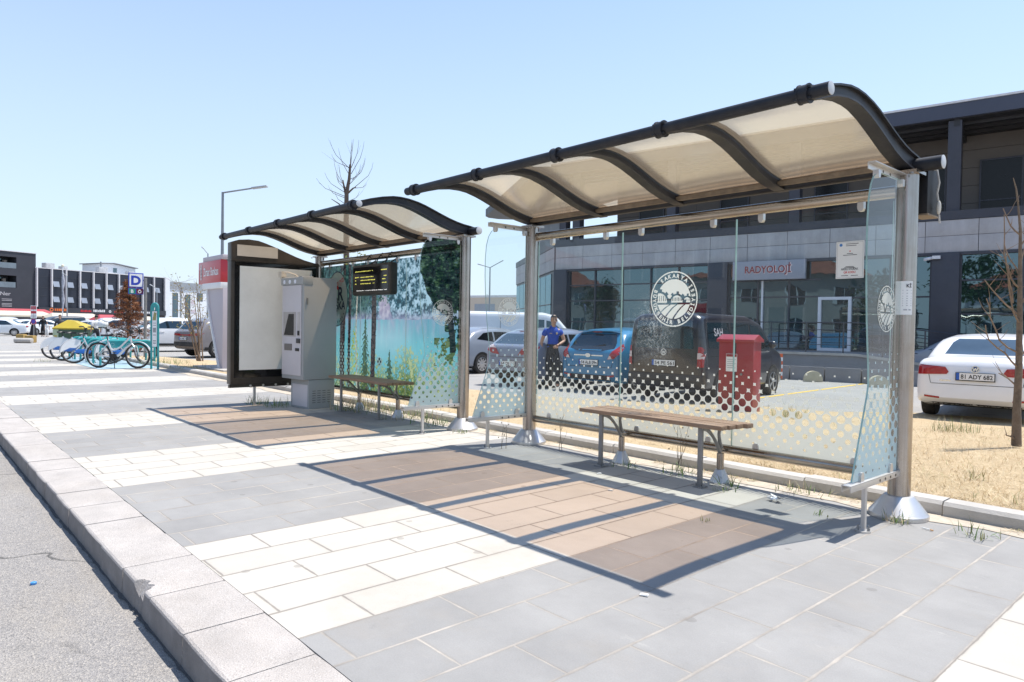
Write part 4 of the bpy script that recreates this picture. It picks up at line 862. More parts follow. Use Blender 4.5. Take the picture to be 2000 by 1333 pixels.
# ================================================================ vehicles
CGL = facade_glass('car_window_glass', (.012, .015, .018), .14, .02); CGLB = facade_glass('pale_car_glass', (.075, .10, .125), .16, .02)
PAINT = P('car_paint', (1, 1, 1), .30, 0, .05, 2, dirt=(.22, .2, .18), damt=.06, dscale=1.2, ocol=True, coat=.7)
CHROME = P('chrome_trim', (.7, .7, .7), .15, 1); TAILR = P('red_tail_lamp', (.32, .012, .014), .15, 0, .25, 20, coat=.6); TAILW = P('clear_tail_lamp', (.62, .50, .48), .15, 0, .1, 20, coat=.6)
HEADL = P('headlamp_lens', (.55, .58, .62), .08, 0, .3, 25, coat=.8); RIMM = P('alloy_rim', (.55, .55, .56), .3, .9, .1, 8); BLKTR = P('black_trim', (.02, .02, .022), .6, 0, .2, 12, dirt=(.15, .13, .11), damt=.3)
PLATEW = P('plate_white', (.74, .74, .73), .5, 0, .03); PLATEB = P('plate_blue', (.02, .10, .42), .5); WELL = P('wheel_well_black', (.006, .006, .006), .95)
SEAM = P('panel_gap', (.015, .015, .016), .7)
def interp(pts, x):
    if x <= pts[0][0]: return pts[0][1]
    for (a, b), (c, d) in zip(pts, pts[1:]):
        if x <= c:
            t = (x - a) / (c - a); return b + (d - b) * (t * t * (3 - 2 * t) * .5 + t * .5)
    return pts[-1][1]
class CarShape:
    def __init__(s, L, W, zt, zb, belt, H, tum=.16, wp=None, rr=.07):
        s.L, s.W, s.zt, s.zb, s.belt, s.H, s.tum = L, W, zt, zb, belt, H, tum
        wp = wp or [(0, .90), (.1, .955), (.35, .99), (1.0, 1), (L - 1.1, 1), (L - .5, .96), (L - .15, .86), (L, .72)]
        ys = sorted(set([0, .015, .04, .08, .13, .2] + [i * .11 + .2 for i in range(1, int((L - .4) / .11))] + [L - .2, L - .12, L - .06, L - .02, L])); N = 26
        rings = []
        for y in ys:
            w = W / 2 * interp(wp, y); zt_, zb_ = interp(zt, y), interp(zb, y); e = min(y, L - y)
            sh = 1 if e > .13 else (.90 + .10 * math.sqrt(max(0, 1 - (1 - e / .13) ** 2)))
            mid = (zt_ + zb_) / 2; half = []
            half.append((0, zb_)); half.append((w * .75, zb_))
            for k in range(N + 1):
                u = k / N; z = zb_ + (zt_ - zb_) * u; lat = w * s.g(z)
                c0 = min(.16, rr * 2 / max(.2, zt_ - zb_)); 
                if u > 1 - c0: q = (u - 1 + c0) / c0; lat -= w * .17 * (1 - math.sqrt(max(0, 1 - q * q)))
                c1 = .1
                if u < c1: q = 1 - u / c1; lat -= w * .10 * (1 - math.sqrt(max(0, 1 - q * q)))
                half.append((lat, z))
            lt = half[-1][0]
            for q in (.75, .45, .2): half.append((lt * q, zt_ + .028 * (1 - q * q) * min(1, e * 6)))
            top = (0, zt_ + .03 * min(1, e * 6))
            full = half + [top] + [(-a, b) for a, b in reversed(half[1:])]
            rings.append([V((a * sh, y, mid + (b - mid) * sh)) for a, b in full])
        s.mb = MB(); s.mb.loft(rings)
        s.bvh = BVHTree.FromPolygons([V(v) for v in s.mb.v], s.mb.f)
    def g(s, z):
        b = s.belt
        if z < b: u = max(0, z) / b; return .93 + .07 * math.sin(min(1, u / .62) * PI / 2) - (.025 * ((u - .62) / .38) ** 2 if u > .62 else 0)
        return .975 - s.tum * ((z - b) / (s.H - b)) ** 1.15
    def patch(s, poly, view, off=.005, res=.07, mirror=False, strip=False):
        """outline drawn on one elevation, laid over the body surface a few mm proud"""
        bm = bmesh.new(); bm.faces.new([bm.verts.new((a, b, 0)) for a, b in poly]); bmesh.ops.triangulate(bm, faces=bm.faces)
        for _ in range(6):
            es = [e for e in bm.edges if e.calc_length() > res]
            if not es: break
            bmesh.ops.subdivide_edges(bm, edges=es, cuts=1); bmesh.ops.triangulate(bm, faces=[f for f in bm.faces if len(f.verts) > 3])
        bm.verts.ensure_lookup_table(); vs = []; ok = []
        for v in bm.verts:
            a, b = v.co.x, v.co.y
            if view == 'R': o, d = V((3, a, b)), V((-1, 0, 0))
            elif view == 'L': o, d = V((-3, a, b)), V((1, 0, 0))
            elif view == 'B': o, d = V((a, -2, b)), V((0, 1, 0))
            elif view == 'F': o, d = V((a, s.L + 2, b)), V((0, -1, 0))
            else: o, d = V((a, b, 4)), V((0, 0, -1))
            h = s.bvh.ray_cast(o, d)
            if h[0] is None: ok.append(False); vs.append(V((0, 0, 0))); continue
            ok.append(True); vs.append(h[0] - d * off)
        fs = [tuple(v.index for v in f.verts) for f in bm.faces if all(ok[v.index] for v in f.verts)]; bm.free()
        return vs, fs
    def add(s, mb, poly, view, off=.005, res=.07, m=0):
        vs, fs = s.patch(poly, view, off, res); mb.add(vs, fs, m); return mb
def circ(cy, cz, r, n=20, a0=0, a1=2 * PI): return [(cy + r * math.cos(a0 + (a1 - a0) * i / n), cz + r * math.sin(a0 + (a1 - a0) * i / n)) for i in range(n + (1 if a1 - a0 < 6 else 0))]
def wheel(par, x, y, r, side, spokes=10, rim=RIMM, w=.2):
    t = MB(); ax = V((side, 0, 0)); c = V((x, y, r))
    t.lathe([(r * .68, -w + .02), (r * .95, -w), (r, -w + .03), (r, -.03), (r * .95, 0), (r * .72, .004), (r * .68, -.02)], c, ax, 28)
    wh = t.build('wheel', RUBBER, par); m = MB(); m.lathe([(r * .69, -.03), (r * .69, .002), (r * .64, .004), (r * .62, -.05), (r * .1, -.06)], c, ax, 28, caps=False); m.lathe([(r * .62, -.075), (0.001, -.075)], c, ax, 28, 1, caps=False)
    m.lathe([(r * .14, -.06), (r * .14, .0), (r * .08, .008), (.001, .008)], c, ax, 14, caps=False)
    for k in range(spokes):
        a = 2 * PI * k / spokes; d = V((0, math.cos(a), math.sin(a))); e = V((0, -math.sin(a), math.cos(a))); m.obox(c + d * r * .38 - ax * .018, d * r * .27, e * r * (.9 / spokes if spokes > 8 else .07), ax * .014)
    m.build('rim', [rim, WELL], wh); return wh
def plate(par, x, y, z, txt, rz=0, w=.52, front=False):
    h = .112; s = -1 if not front else 1
    pl = MB().box(x - w / 2 - .012, x + w / 2 + .012, y - .004, y + .008, z - h / 2 - .016, z + h / 2 + .008).build('number_plate', BLKTR, par)
    f = MB().box(x - w / 2, x + w / 2, y - .007, y - .0045, z - h / 2, z + h / 2).build('plate_face', PLATEW, pl, smooth=False) 
    MB().box(x - w / 2, x - w / 2 + .045, y - .008, y - .0072, z - h / 2, z + h / 2).build('blue_band', PLATEB, pl, smooth=False)
    MB().text(txt, .098, (x + .022, y - .0085, z - .036), (1, 0, 0), (0, 0, 1), bold=.02, width=w * .84).build('plate_lettering', INK, pl, smooth=False)
def vehicle(name, label, cat, sh, loc, rz, color, wheels, side_win=(), rear_win=None, front_win=None, roof_patch=None, group=None, rear=(), front=(), seams=(), trims=(), glass=CGL, arches=True, spokes=10, handles=(), mirrors=None, wr=.31, rearglass=None):
    t = thing(name, loc, label, cat, rz, group)
    bo = sh.mb.build('body', PAINT, t, angle=38); bo.color = (*color, 1)
    for sd in 'RL':
        sg = 1 if sd == 'R' else -1
        for p in side_win: sh.add(MB(), p, sd, .006).build('side_window', glass, t)
        if arches:
            for wy in wheels: sh.add(MB(), circ(wy, wr + .01, wr + .055, 24), sd, .004, .06).build('wheel_arch', WELL, t)
        for wy in wheels: wheel(t, sg * (sh.W / 2 + .004), wy, wr, sg, spokes)
        if seams:
            m = MB()
            for p in seams: sh.add(m, p, sd, .0035, .09)
            m.build('door_seam', SEAM, t)
        for hy, hz in handles: MB().box(sg * (sh.W / 2 * sh.g(hz)) - .02, sg * (sh.W / 2 * sh.g(hz)) + .025 * 1, hy, hy + .2, hz - .016, hz + .016).build('door_handle', PAINT, t, bevel=.006).color = (*color, 1)
        if mirrors:
            my, mz = mirrors; xm = sg * (sh.W / 2 + .09)
            o_ = MB().sphere((xm, my, mz), (.10, .07, .085), 12, 8).bar((xm - sg * .06, my, mz - .03), (xm - sg * .16, my + .03, mz - .05), .05, .04).build('mirror', PAINT, t); o_.color = (*color, 1)
    if rear_win: sh.add(MB(), rear_win, 'B', .006).build('rear_window', rearglass or glass, t)
    if front_win: sh.add(MB(), front_win, 'F', .006).build('windscreen', glass, t)
    for nm, poly, view, mat, off in list(rear) + list(front) + list(trims):
        o_ = sh.add(MB(), poly, view, off, .06).build(nm, mat, t)
        if mat == PAINT: o_.color = (*color, 1)
    return t
def mir(p): return [(-a, b) for a, b in reversed(p)]
def line(a, b, w):
    a, b = V(a), V(b); d = (b - a).normalized(); n = V((-d.y, d.x)) * w / 2; return [tuple(a - n), tuple(b - n), tuple(b + n), tuple(a + n)]
# --- body shapes (y from the rear bumper forward, metres)
SEDAN = CarShape(4.65, 1.78, [(0, .93), (.05, 1.0), (.16, 1.045), (.62, 1.06), (1.3, 1.385), (1.75, 1.43), (2.35, 1.44), (2.9, 1.36), (3.65, .98), (4.3, .83), (4.6, .68), (4.65, .60)], [(0, .36), (.15, .27), (.7, .2), (4.1, .19), (4.5, .22), (4.65, .30)], .93, 1.45, .19)
HATCH = CarShape(3.97, 1.72, [(0, .92), (.04, .985), (.12, 1.02), (.46, 1.385), (.8, 1.45), (1.5, 1.48), (2.1, 1.43), (2.95, 1.0), (3.55, .86), (3.9, .68), (3.97, .58)], [(0, .38), (.14, .26), (.6, .2), (3.5, .19), (3.85, .22), (3.97, .3)], .94, 1.49, .20)
HATCHB = CarShape(4.25, 1.75, [(0, .95), (.04, 1.01), (.12, 1.03), (.58, 1.34), (.95, 1.42), (1.7, 1.45), (2.3, 1.4), (3.2, .98), (3.8, .84), (4.15, .68), (4.25, .58)], [(0, .38), (.14, .26), (.6, .2), (3.8, .19), (4.1, .22), (4.25, .3)], .93, 1.46, .20)
VANS = CarShape(4.41, 1.79, [(0, 1.60), (.03, 1.72), (.14, 1.79), (.6, 1.81), (2.4, 1.80), (2.85, 1.70), (3.55, 1.16), (4.1, .98), (4.35, .78), (4.41, .66)], [(0, .40), (.12, .28), (.6, .22), (3.9, .2), (4.25, .24), (4.41, .32)], .98, 1.82, .13, wp=[(0, .95), (.06, .985), (.2, 1), (3.3, 1), (3.9, .96), (4.25, .86), (4.41, .7)])
VANL = CarShape(5.2, 1.92, [(0, 1.80), (.04, 1.92), (.15, 1.97), (.8, 2.0), (3.4, 1.99), (3.8, 1.90), (4.45, 1.28), (4.9, 1.08), (5.15, .85), (5.2, .7)], [(0, .42), (.12, .3), (.6, .24), (4.6, .22), (5.0, .26), (5.2, .34)], 1.06, 2.0, .10, wp=[(0, .95), (.06, .985), (.2, 1), (4.1, 1), (4.7, .95), (5.05, .86), (5.2, .7)])
SUV = CarShape(4.55, 1.86, [(0, .98), (.04, 1.07), (.12, 1.10), (.5, 1.5), (.85, 1.6), (1.6, 1.65), (2.4, 1.62), (3.3, 1.14), (4.0, 1.0), (4.45, .8), (4.55, .7)], [(0, .46), (.14, .32), (.6, .25), (4.0, .24), (4.4, .28), (4.55, .38)], 1.05, 1.66, .17)
TH = R(6)
# white saloon, seen from behind at the right
t = vehicle('parked_car', 'white saloon car parked rear first behind the right post and the bare sapling', 'car', SEDAN, (-3.35, 7.84, -.17), TH, (.80, .80, .81), (.93, 3.62),
    side_win=[[(1.05, .97), (1.55, 1.32), (2.05, 1.36), (2.05, .96)], [(2.12, .96), (2.12, 1.36), (2.6, 1.33), (3.2, .97)]],
    rear_win=[(-.56, 1.10), (-.50, 1.30), (-.43, 1.365), (.43, 1.365), (.50, 1.30), (.56, 1.10)], rearglass=CGLB,
    rear=[('boot_lid_seam', line((-.62, .62), (.62, .62), .008), 'B', SEAM, .004), ('boot_lid_seam', line((-.63, .62), (-.66, .78), .008), 'B', SEAM, .004), ('boot_lid_seam', line((.63, .62), (.66, .78), .008), 'B', SEAM, .004),
          ('tail_lamp', [(-.83, .76), (-.40, .78), (-.37, .82), (-.42, .90), (-.82, .93)], 'B', TAILR, .012), ('tail_lamp', mir([(-.83, .76), (-.40, .78), (-.37, .82), (-.42, .90), (-.82, .93)]), 'B', TAILR, .012),
          ('reflector', [(-.72, .385), (-.50, .37), (-.50, .40), (-.72, .42)], 'B', TAILR, .006), ('reflector', mir([(-.72, .385), (-.50, .37), (-.50, .40), (-.72, .42)]), 'B', TAILR, .006),
          ('bumper_valance', [(-.62, .22), (.62, .22), (.66, .30), (-.66, .30)], 'B', BLKTR, .006)],
    seams=[line((2.08, .3), (2.08, .95), .01), line((1.15, .75), (1.02, .96), .01), line((3.1, .3), (3.15, .9), .01)], handles=((1.35, .82), (2.35, .82)), mirrors=(3.0, 1.0), wr=.315)
plate(t, 0, -.028, .755, '81 ADY 682')
MB().ring2(.045, .06, (0, .875), (0, -.022, 0), (1, 0, 0), (0, 0, 1), 28).flat([(-.045, .91), (-.03, .91), (-.017, .875), (-.006, .90), (.006, .90), (.017, .875), (.03, .91), (.045, .91), (.022, .84), (.012, .84), (0, .872), (-.012, .84), (-.022, .84)], (0, -.023, 0), (1, 0, 0), (0, 0, 1)).ring2(0, .046, (0, .875), (0, -.0215, 0), (1, 0, 0), (0, 0, 1), 28, 1).build('badge', [CHROME, P('badge_blue', (.02, .06, .2), .3)], t, smooth=False)
MB().box(-.5, -.34, -.005, .002, .665, .69).build('model_lettering', CHROME, t)
MB().tube([(-.1, 1.75, 1.455), (-.1, 1.70, 1.49)], .008, 6).sphere((-.1, 1.76, 1.458), (.04, .06, .012), 8, 6).build('roof_aerial', BLKTR, t)
# blue hatchback
TL = [(.52, .78), (.70, .80), (.80, .92), (.795, 1.16), (.72, 1.10), (.60, .93)]
t = vehicle('parked_car', 'bright blue hatchback parked between the man in blue shirt and the dark van', 'car', HATCH, (-10.62, 6.60, -.2), TH, (.02, .185, .355), (.72, 3.2),
    side_win=[[(.52, 1.14), (.8, 1.30), (1.12, 1.34), (1.12, 1.06)], [(1.18, 1.05), (1.18, 1.35), (1.75, 1.34), (2.55, 1.02), (1.9, 1.0)]], rear_win=[(-.62, 1.02), (-.60, 1.16), (-.50, 1.345), (.50, 1.345), (.60, 1.16), (.62, 1.02), (.3, .96), (-.3, .96)],
    rear=[('tail_lamp', TL, 'B', TAILR, .014), ('tail_lamp', mir(TL), 'B', TAILR, .014), ('reverse_lamp', [(.53, .785), (.64, .795), (.60, .86), (.57, .86)], 'B', TAILW, .017), ('reverse_lamp', mir([(.53, .785), (.64, .795), (.60, .86), (.57, .86)]), 'B', TAILW, .017),
          ('chrome_strip', [(-.40, .845), (.40, .845), (.40, .872), (-.40, .872)], 'B', CHROME, .02), ('lower_grille', [(-.58, .30), (.58, .30), (.52, .42), (-.52, .42)], 'B', BLKTR, .006),
          ('reflector', [(.50, .36), (.70, .40), (.70, .44), (.50, .41)], 'B', TAILR, .009), ('reflector', mir([(.50, .36), (.70, .40), (.70, .44), (.50, .41)]), 'B', TAILR, .009), ('boot_lid_seam', line((-.62, .60), (.62, .60), .009), 'B', SEAM, .004), ('boot_lid_seam', line((-.62, .60), (-.68, .80), .009), 'B', SEAM, .004), ('boot_lid_seam', line((.62, .60), (.68, .80), .009), 'B', SEAM, .004)],
    seams=[line((1.15, .3), (1.15, 1.02), .01), line((.68, 1.04), (.86, .7), .01)], handles=((1.25, .90),), mirrors=(2.3, 1.02), wr=.30, spokes=7)
plate(t, 0, -.012, .70, '54 ALB 094')
MB().box(-.58, .58, .36, .50, 1.405, 1.425).build('roof_spoiler', PAINT, t, bevel=.008).color = (.02, .185, .355, 1)
MB().box(-.12, .12, .335, .36, 1.385, 1.402).build('brake_light', TAILR, t)
MB().bar((-.05, .13, 1.03), (.34, .18, 1.11), .02, .02).build('rear_wiper', BLKTR, t)
MB().ring2(0, .045, (0, .86), (0, -.035, 0), (1, 0, 0), (0, 0, 1), 20, 0, 1.7).build('badge', CHROME, t)
# dark van
TL = [(.74, .74), (.86, .74), (.87, 1.14), (.76, 1.14)]; TM = [(.745, .90), (.86, .90), (.865, 1.02), (.75, 1.02)]
t = vehicle('parked_van', 'dark grey passenger van parked beside the blue hatchback and behind the red cabinet', 'van', VANS, (-8.42, 6.42, -.2), TH, (.014, .011, .016), (.78, 3.42),
    side_win=[[(.25, 1.12), (.25, 1.62), (1.25, 1.63), (1.25, 1.10)], [(1.35, 1.10), (1.35, 1.63), (2.2, 1.62), (2.2, 1.08)], [(2.28, 1.08), (2.28, 1.61), (2.7, 1.56), (3.3, 1.16), (3.2, 1.08)]], rear_win=[(-.66, 1.10), (-.62, 1.66), (.62, 1.66), (.66, 1.10)],
    rear=[('tail_lamp', TL, 'B', TAILR, .012), ('tail_lamp', mir(TL), 'B', TAILR, .012), ('reverse_lamp', TM, 'B', TAILW, .016), ('reverse_lamp', mir(TM), 'B', TAILW, .016), ('rear_bumper', [(-.86, .36), (.86, .36), (.86, .58), (-.86, .58)], 'B', P('dark_bumper', (.03, .03, .034), .5, 0, .2), .02),
          ('boot_lid_seam', line((-.72, .62), (-.72, 1.66), .009), 'B', SEAM, .004), ('boot_lid_seam', line((.72, .62), (.72, 1.66), .009), 'B', SEAM, .004)],
    seams=[line((2.24, .35), (2.24, 1.62), .012), line((1.3, .35), (1.3, 1.1), .012), line((3.3, .4), (3.32, 1.1), .012), line((.3, .95), (1.3, .95), .012)], handles=((2.35, .95), (1.1, .95)), mirrors=(3.1, 1.17), wr=.32, spokes=5)
plate(t, 0, -.012, .80, '54 PE 561')
MB().ring2(.05, .068, (0, 1.02), (0, -.012, 0), (1, 0, 0), (0, 0, 1), 28).flat([(-.05, 1.06), (-.033, 1.06), (-.018, 1.02), (-.006, 1.045), (.006, 1.045), (.018, 1.02), (.033, 1.06), (.05, 1.06), (.024, .98), (.013, .98), (0, 1.015), (-.013, .98), (-.024, .98)], (0, -.013, 0), (1, 0, 0), (0, 0, 1)).build('badge', CHROME, t, smooth=False)
x = MB(); x.text('SAH', .22, (0, 0, 0), (1, 0, 0), (0, 1, 0), bold=.02); vs = []
for p in x.v:
    h = VANS.bvh.ray_cast(V((3, .72 + p[0], 1.36 + p[1])), V((-1, 0, 0))); vs.append(h[0] + V((.011, 0, 0)))
x.v = [tuple(p) for p in vs]; x.build('window_lettering', P('faded_lettering', (.35, .33, .36), .6), t, smooth=False)
# silver-blue hatchback
TL = [(.30, .79), (.56, .82), (.80, .92), (.83, 1.03), (.62, 1.04), (.45, .97)]
t = vehicle('parked_car', 'silver blue hatchback parked left of the man in the blue shirt', 'car', HATCHB, (-12.72, 6.02, -.2), TH, (.20, .225, .29), (.80, 3.42),
    side_win=[[(.62, 1.08), (.95, 1.27), (1.35, 1.31), (1.35, 1.0)], [(1.42, 1.0), (1.42, 1.31), (2.0, 1.30), (2.85, 1.0)]], rear_win=[(-.64, 1.06), (-.52, 1.31), (.52, 1.31), (.64, 1.06)], rearglass=CGLB,
    rear=[('tail_lamp', TL, 'B', TAILR, .013), ('tail_lamp', mir(TL), 'B', TAILR, .013), ('reverse_lamp', [(.42, .955), (.45, .97), (.62, 1.035), (.80, 1.02), (.72, .96)], 'B', TAILW, .017), ('reverse_lamp', mir([(.42, .955), (.45, .97), (.62, 1.035), (.80, 1.02), (.72, .96)]), 'B', TAILW, .017),
          ('boot_lid_seam', line((-.66, .74), (.66, .74), .010), 'B', SEAM, .004), ('lower_bumper', [(-.7, .28), (.7, .28), (.74, .40), (-.74, .40)], 'B', BLKTR, .006)],
    seams=[line((1.38, .3), (1.38, 1.0), .01), line((2.5, .3), (2.55, .95), .01), line((.82, 1.0), (.98, .7), .01)], handles=((1.15, .86), (2.1, .86)), mirrors=(2.6, 1.0), wr=.31)
plate(t, -.05, -.012, .58, '54 DJ 14')
MB().box(-.15, .15, .56, .585, 1.365, 1.38).build('brake_light', TAILR, t)
MB().tube([(0, .75, 1.40), (0, .70, 1.47)], .008, 6).build('roof_aerial', BLKTR, t)
# white delivery van side-on behind
FR = YAW  # turned so its side faces the shelter
lv = at(1015, 25.2, -.2); 
t = vehicle('delivery_van', 'white panel van parked side on behind the silver blue hatchback', 'van', VANL, lv - 2.6 * V((math.cos(FR), math.sin(FR), 0)) , FR - PI / 2, (.72, .73, .76), (.95, 4.0),
    side_win=[[(3.15, 1.12), (3.15, 1.75), (3.45, 1.74), (3.45, 1.12)], [(3.52, 1.12), (3.52, 1.72), (3.72, 1.68), (4.3, 1.2)]], front_win=[(-.75, 1.30), (-.66, 1.86), (.66, 1.86), (.75, 1.30)], seams=[line((3.1, .4), (3.1, 1.85), .015), line((1.9, .4), (1.9, 1.85), .015)], trims=[('side_stripe', line((.6, .72), (3.9, .72), .07), 'R', BLKTR, .008)], mirrors=(4.2, 1.3), wr=.34, spokes=6,
    front=[('headlamp', [(.50, .80), (.86, .86), (.84, 1.05), (.62, .98)], 'F', HEADL, .01), ('headlamp', mir([(.50, .80), (.86, .86), (.84, 1.05), (.62, .98)]), 'F', HEADL, .01)])
# partly hidden cars beside them
HW = dict(side_win=[[(.62, 1.08), (.95, 1.27), (1.35, 1.31), (1.35, 1.0)], [(1.42, 1.0), (1.42, 1.31), (2.0, 1.30), (2.85, 1.0)]], rear_win=[(-.64, 1.06), (-.52, 1.31), (.52, 1.31), (.64, 1.06)], front_win=[(-.66, 1.02), (-.52, 1.34), (.52, 1.34), (.66, 1.02)],
    rear=[('tail_lamp', TL, 'B', TAILR, .013), ('tail_lamp', mir(TL), 'B', TAILR, .013)], front=[('headlamp', [(.42, .66), (.78, .72), (.76, .86), (.5, .78)], 'F', HEADL, .012), ('headlamp', mir([(.42, .66), (.78, .72), (.76, .86), (.5, .78)]), 'F', HEADL, .012), ('radiator_grille', [(-.4, .40), (.4, .40), (.36, .62), (-.36, .62)], 'F', BLKTR, .008)],
    seams=[line((1.38, .3), (1.38, 1.0), .01), line((2.5, .3), (2.55, .95), .01)], handles=((1.15, .86), (2.1, .86)), mirrors=(2.6, 1.0), wr=.31)
HBK = vehicle('parked_car', 'grey blue hatchback mostly hidden behind the post between the two shelters', 'car', HATCHB, at(868, 21.5, -.2), TH, (.22, .25, .30), (.80, 3.42), **HW)
q = at(1712, 20.5, -.2); dup(HBK, loc=q + V((4.1, 1.1, 0)), rz=R(82), label='silver car whose front end shows behind the near right post')
# ================================================================ car park furniture
REDP = P('red_enamel', (.30, .012, .016), .38, 0, .08, 3, dirt=(.30, .10, .08), damt=.2, coat=.2)
t = thing('utility_cabinet', (-6.22, 5.55, -.12), 'red metal utility cabinet with a sloping lid in front of the dark van', 'cabinet', rz=R(8))
MB().box(-.30, .30, -.17, .17, 0, 1.24).build('cabinet_body', REDP, t, bevel=.006)
MB().prism([(-.23, 1.20), (-.23, 1.245), (.0, 1.33), (.23, 1.245), (.23, 1.20)], (-.325, 0, 0), (0, 1, 0), (0, 0, 1), (.65, 0, 0)).build('lid', REDP, t, bevel=.004)
s = MB().box(-.17, .02, -.176, -.1705, .70, 1.0).build('label_plate', PAPER, t)
MB().box(-.165, .015, -.178, -.1765, .95, .995).build('label_band', REDP, s); b = MB()
for i in range(5): b.box(-.15, 0 - .02 * (i % 2), -.178, -.1765, .9 - i * .035, .908 - i * .035)
b.build('label_lines', GREYINK, s)
MB().box(-.02, .0, -.174, -.1705, .05, 1.18).build('door_gap', SEAM, t); MB().lathe([(.02, 0), (.02, .02)], (.1, -.17, .66), (0, -1, 0), 12).build('lock', GALV, t)
t = thing('delineator_post', (-10.22, 14.87, -.2), 'orange and white striped delineator post beside the dark van', 'post')
for k in range(7): MB().lathe([(.045, .02 + k * .11), (.045, .13 + k * .11)], seg=14).build('band', P('orange_plastic', (.62, .10, .02), .5) if k % 2 == 0 else WHITEP, t)
MB().lathe([(.11, 0), (.1, .02), (.05, .03)], seg=16).build('foot', BLACK, t)
CST = P('cream_concrete', (.50, .44, .30), .85, 0, .2, 6, dirt=(.2, .17, .13), damt=.5, dscale=6, bump=.4, bscale=40)
for (x, y, rz, l) in ((-9.27, 14.95, -.75, 'half round concrete parking stop near the middle of the car park'), (-7.32, 14.58, -.75, 'half round concrete parking stop seen through the right side pane')):
    m = MB().prism([(-.26, 0), (-.26, .08)] + [(.26 * math.cos(PI - PI * i / 12), .08 + .24 * math.sin(PI * i / 12)) for i in range(1, 12)] + [(.26, .08), (.26, 0)], (0, -.07, 0), (1, 0, 0), (0, 0, 1), (0, .14, 0))
    tag(m.build('parking_stop', CST, loc=(x, y, -.2), rz=-rz + R(0), bevel=.012), l, 'parking stop', 'half round concrete parking stops')
S(MB().add([(-7.70, 8.2, -.196), (-7.58, 8.2, -.196), (-8.10, 17.2, -.196), (-8.22, 17.2, -.196)], [(0, 1, 2, 3)]).build('yellow_line', P('yellow_road_paint', (.62, .42, .08), .8, 0, .2, 10)))
# ================================================================ people
def skin_mesh(nodes, edges, root, sub=1):
    names = list(nodes); me = bpy.data.meshes.new('skin'); me.from_pydata([nodes[n][0] for n in names], [(names.index(a), names.index(b)) for a, b in edges], [])
    ob = bpy.data.objects.new('skin', me); COL.objects.link(ob)
    md = ob.modifiers.new('s', 'SKIN'); md.use_smooth_shade = True; md.branch_smoothing = .6
    for i, n in enumerate(names):
        sv = me.skin_vertices[0].data[i]; r = nodes[n][1]; sv.radius = r if isinstance(r, tuple) else (r, r); sv.use_root = n == root
    sd = ob.modifiers.new('d', 'SUBSURF'); sd.levels = sd.render_levels = sub
    dg = bpy.context.evaluated_depsgraph_get(); out = bpy.data.meshes.new_from_object(ob.evaluated_get(dg))
    vs = [tuple(v.co) for v in out.vertices]; fs = [tuple(p.vertices) for p in out.polygons]
    bpy.data.objects.remove(ob); bpy.data.meshes.remove(me); bpy.data.meshes.remove(out); return vs, fs
SKIN = P('skin', (.42, .24, .16), .55, 0, .06, 20); HAIR = P('dark_hair', (.012, .010, .009), .6, 0, .3, 40, bump=.5, bscale=90); SHOE = P('black_shoe', (.012, .012, .013), .4)
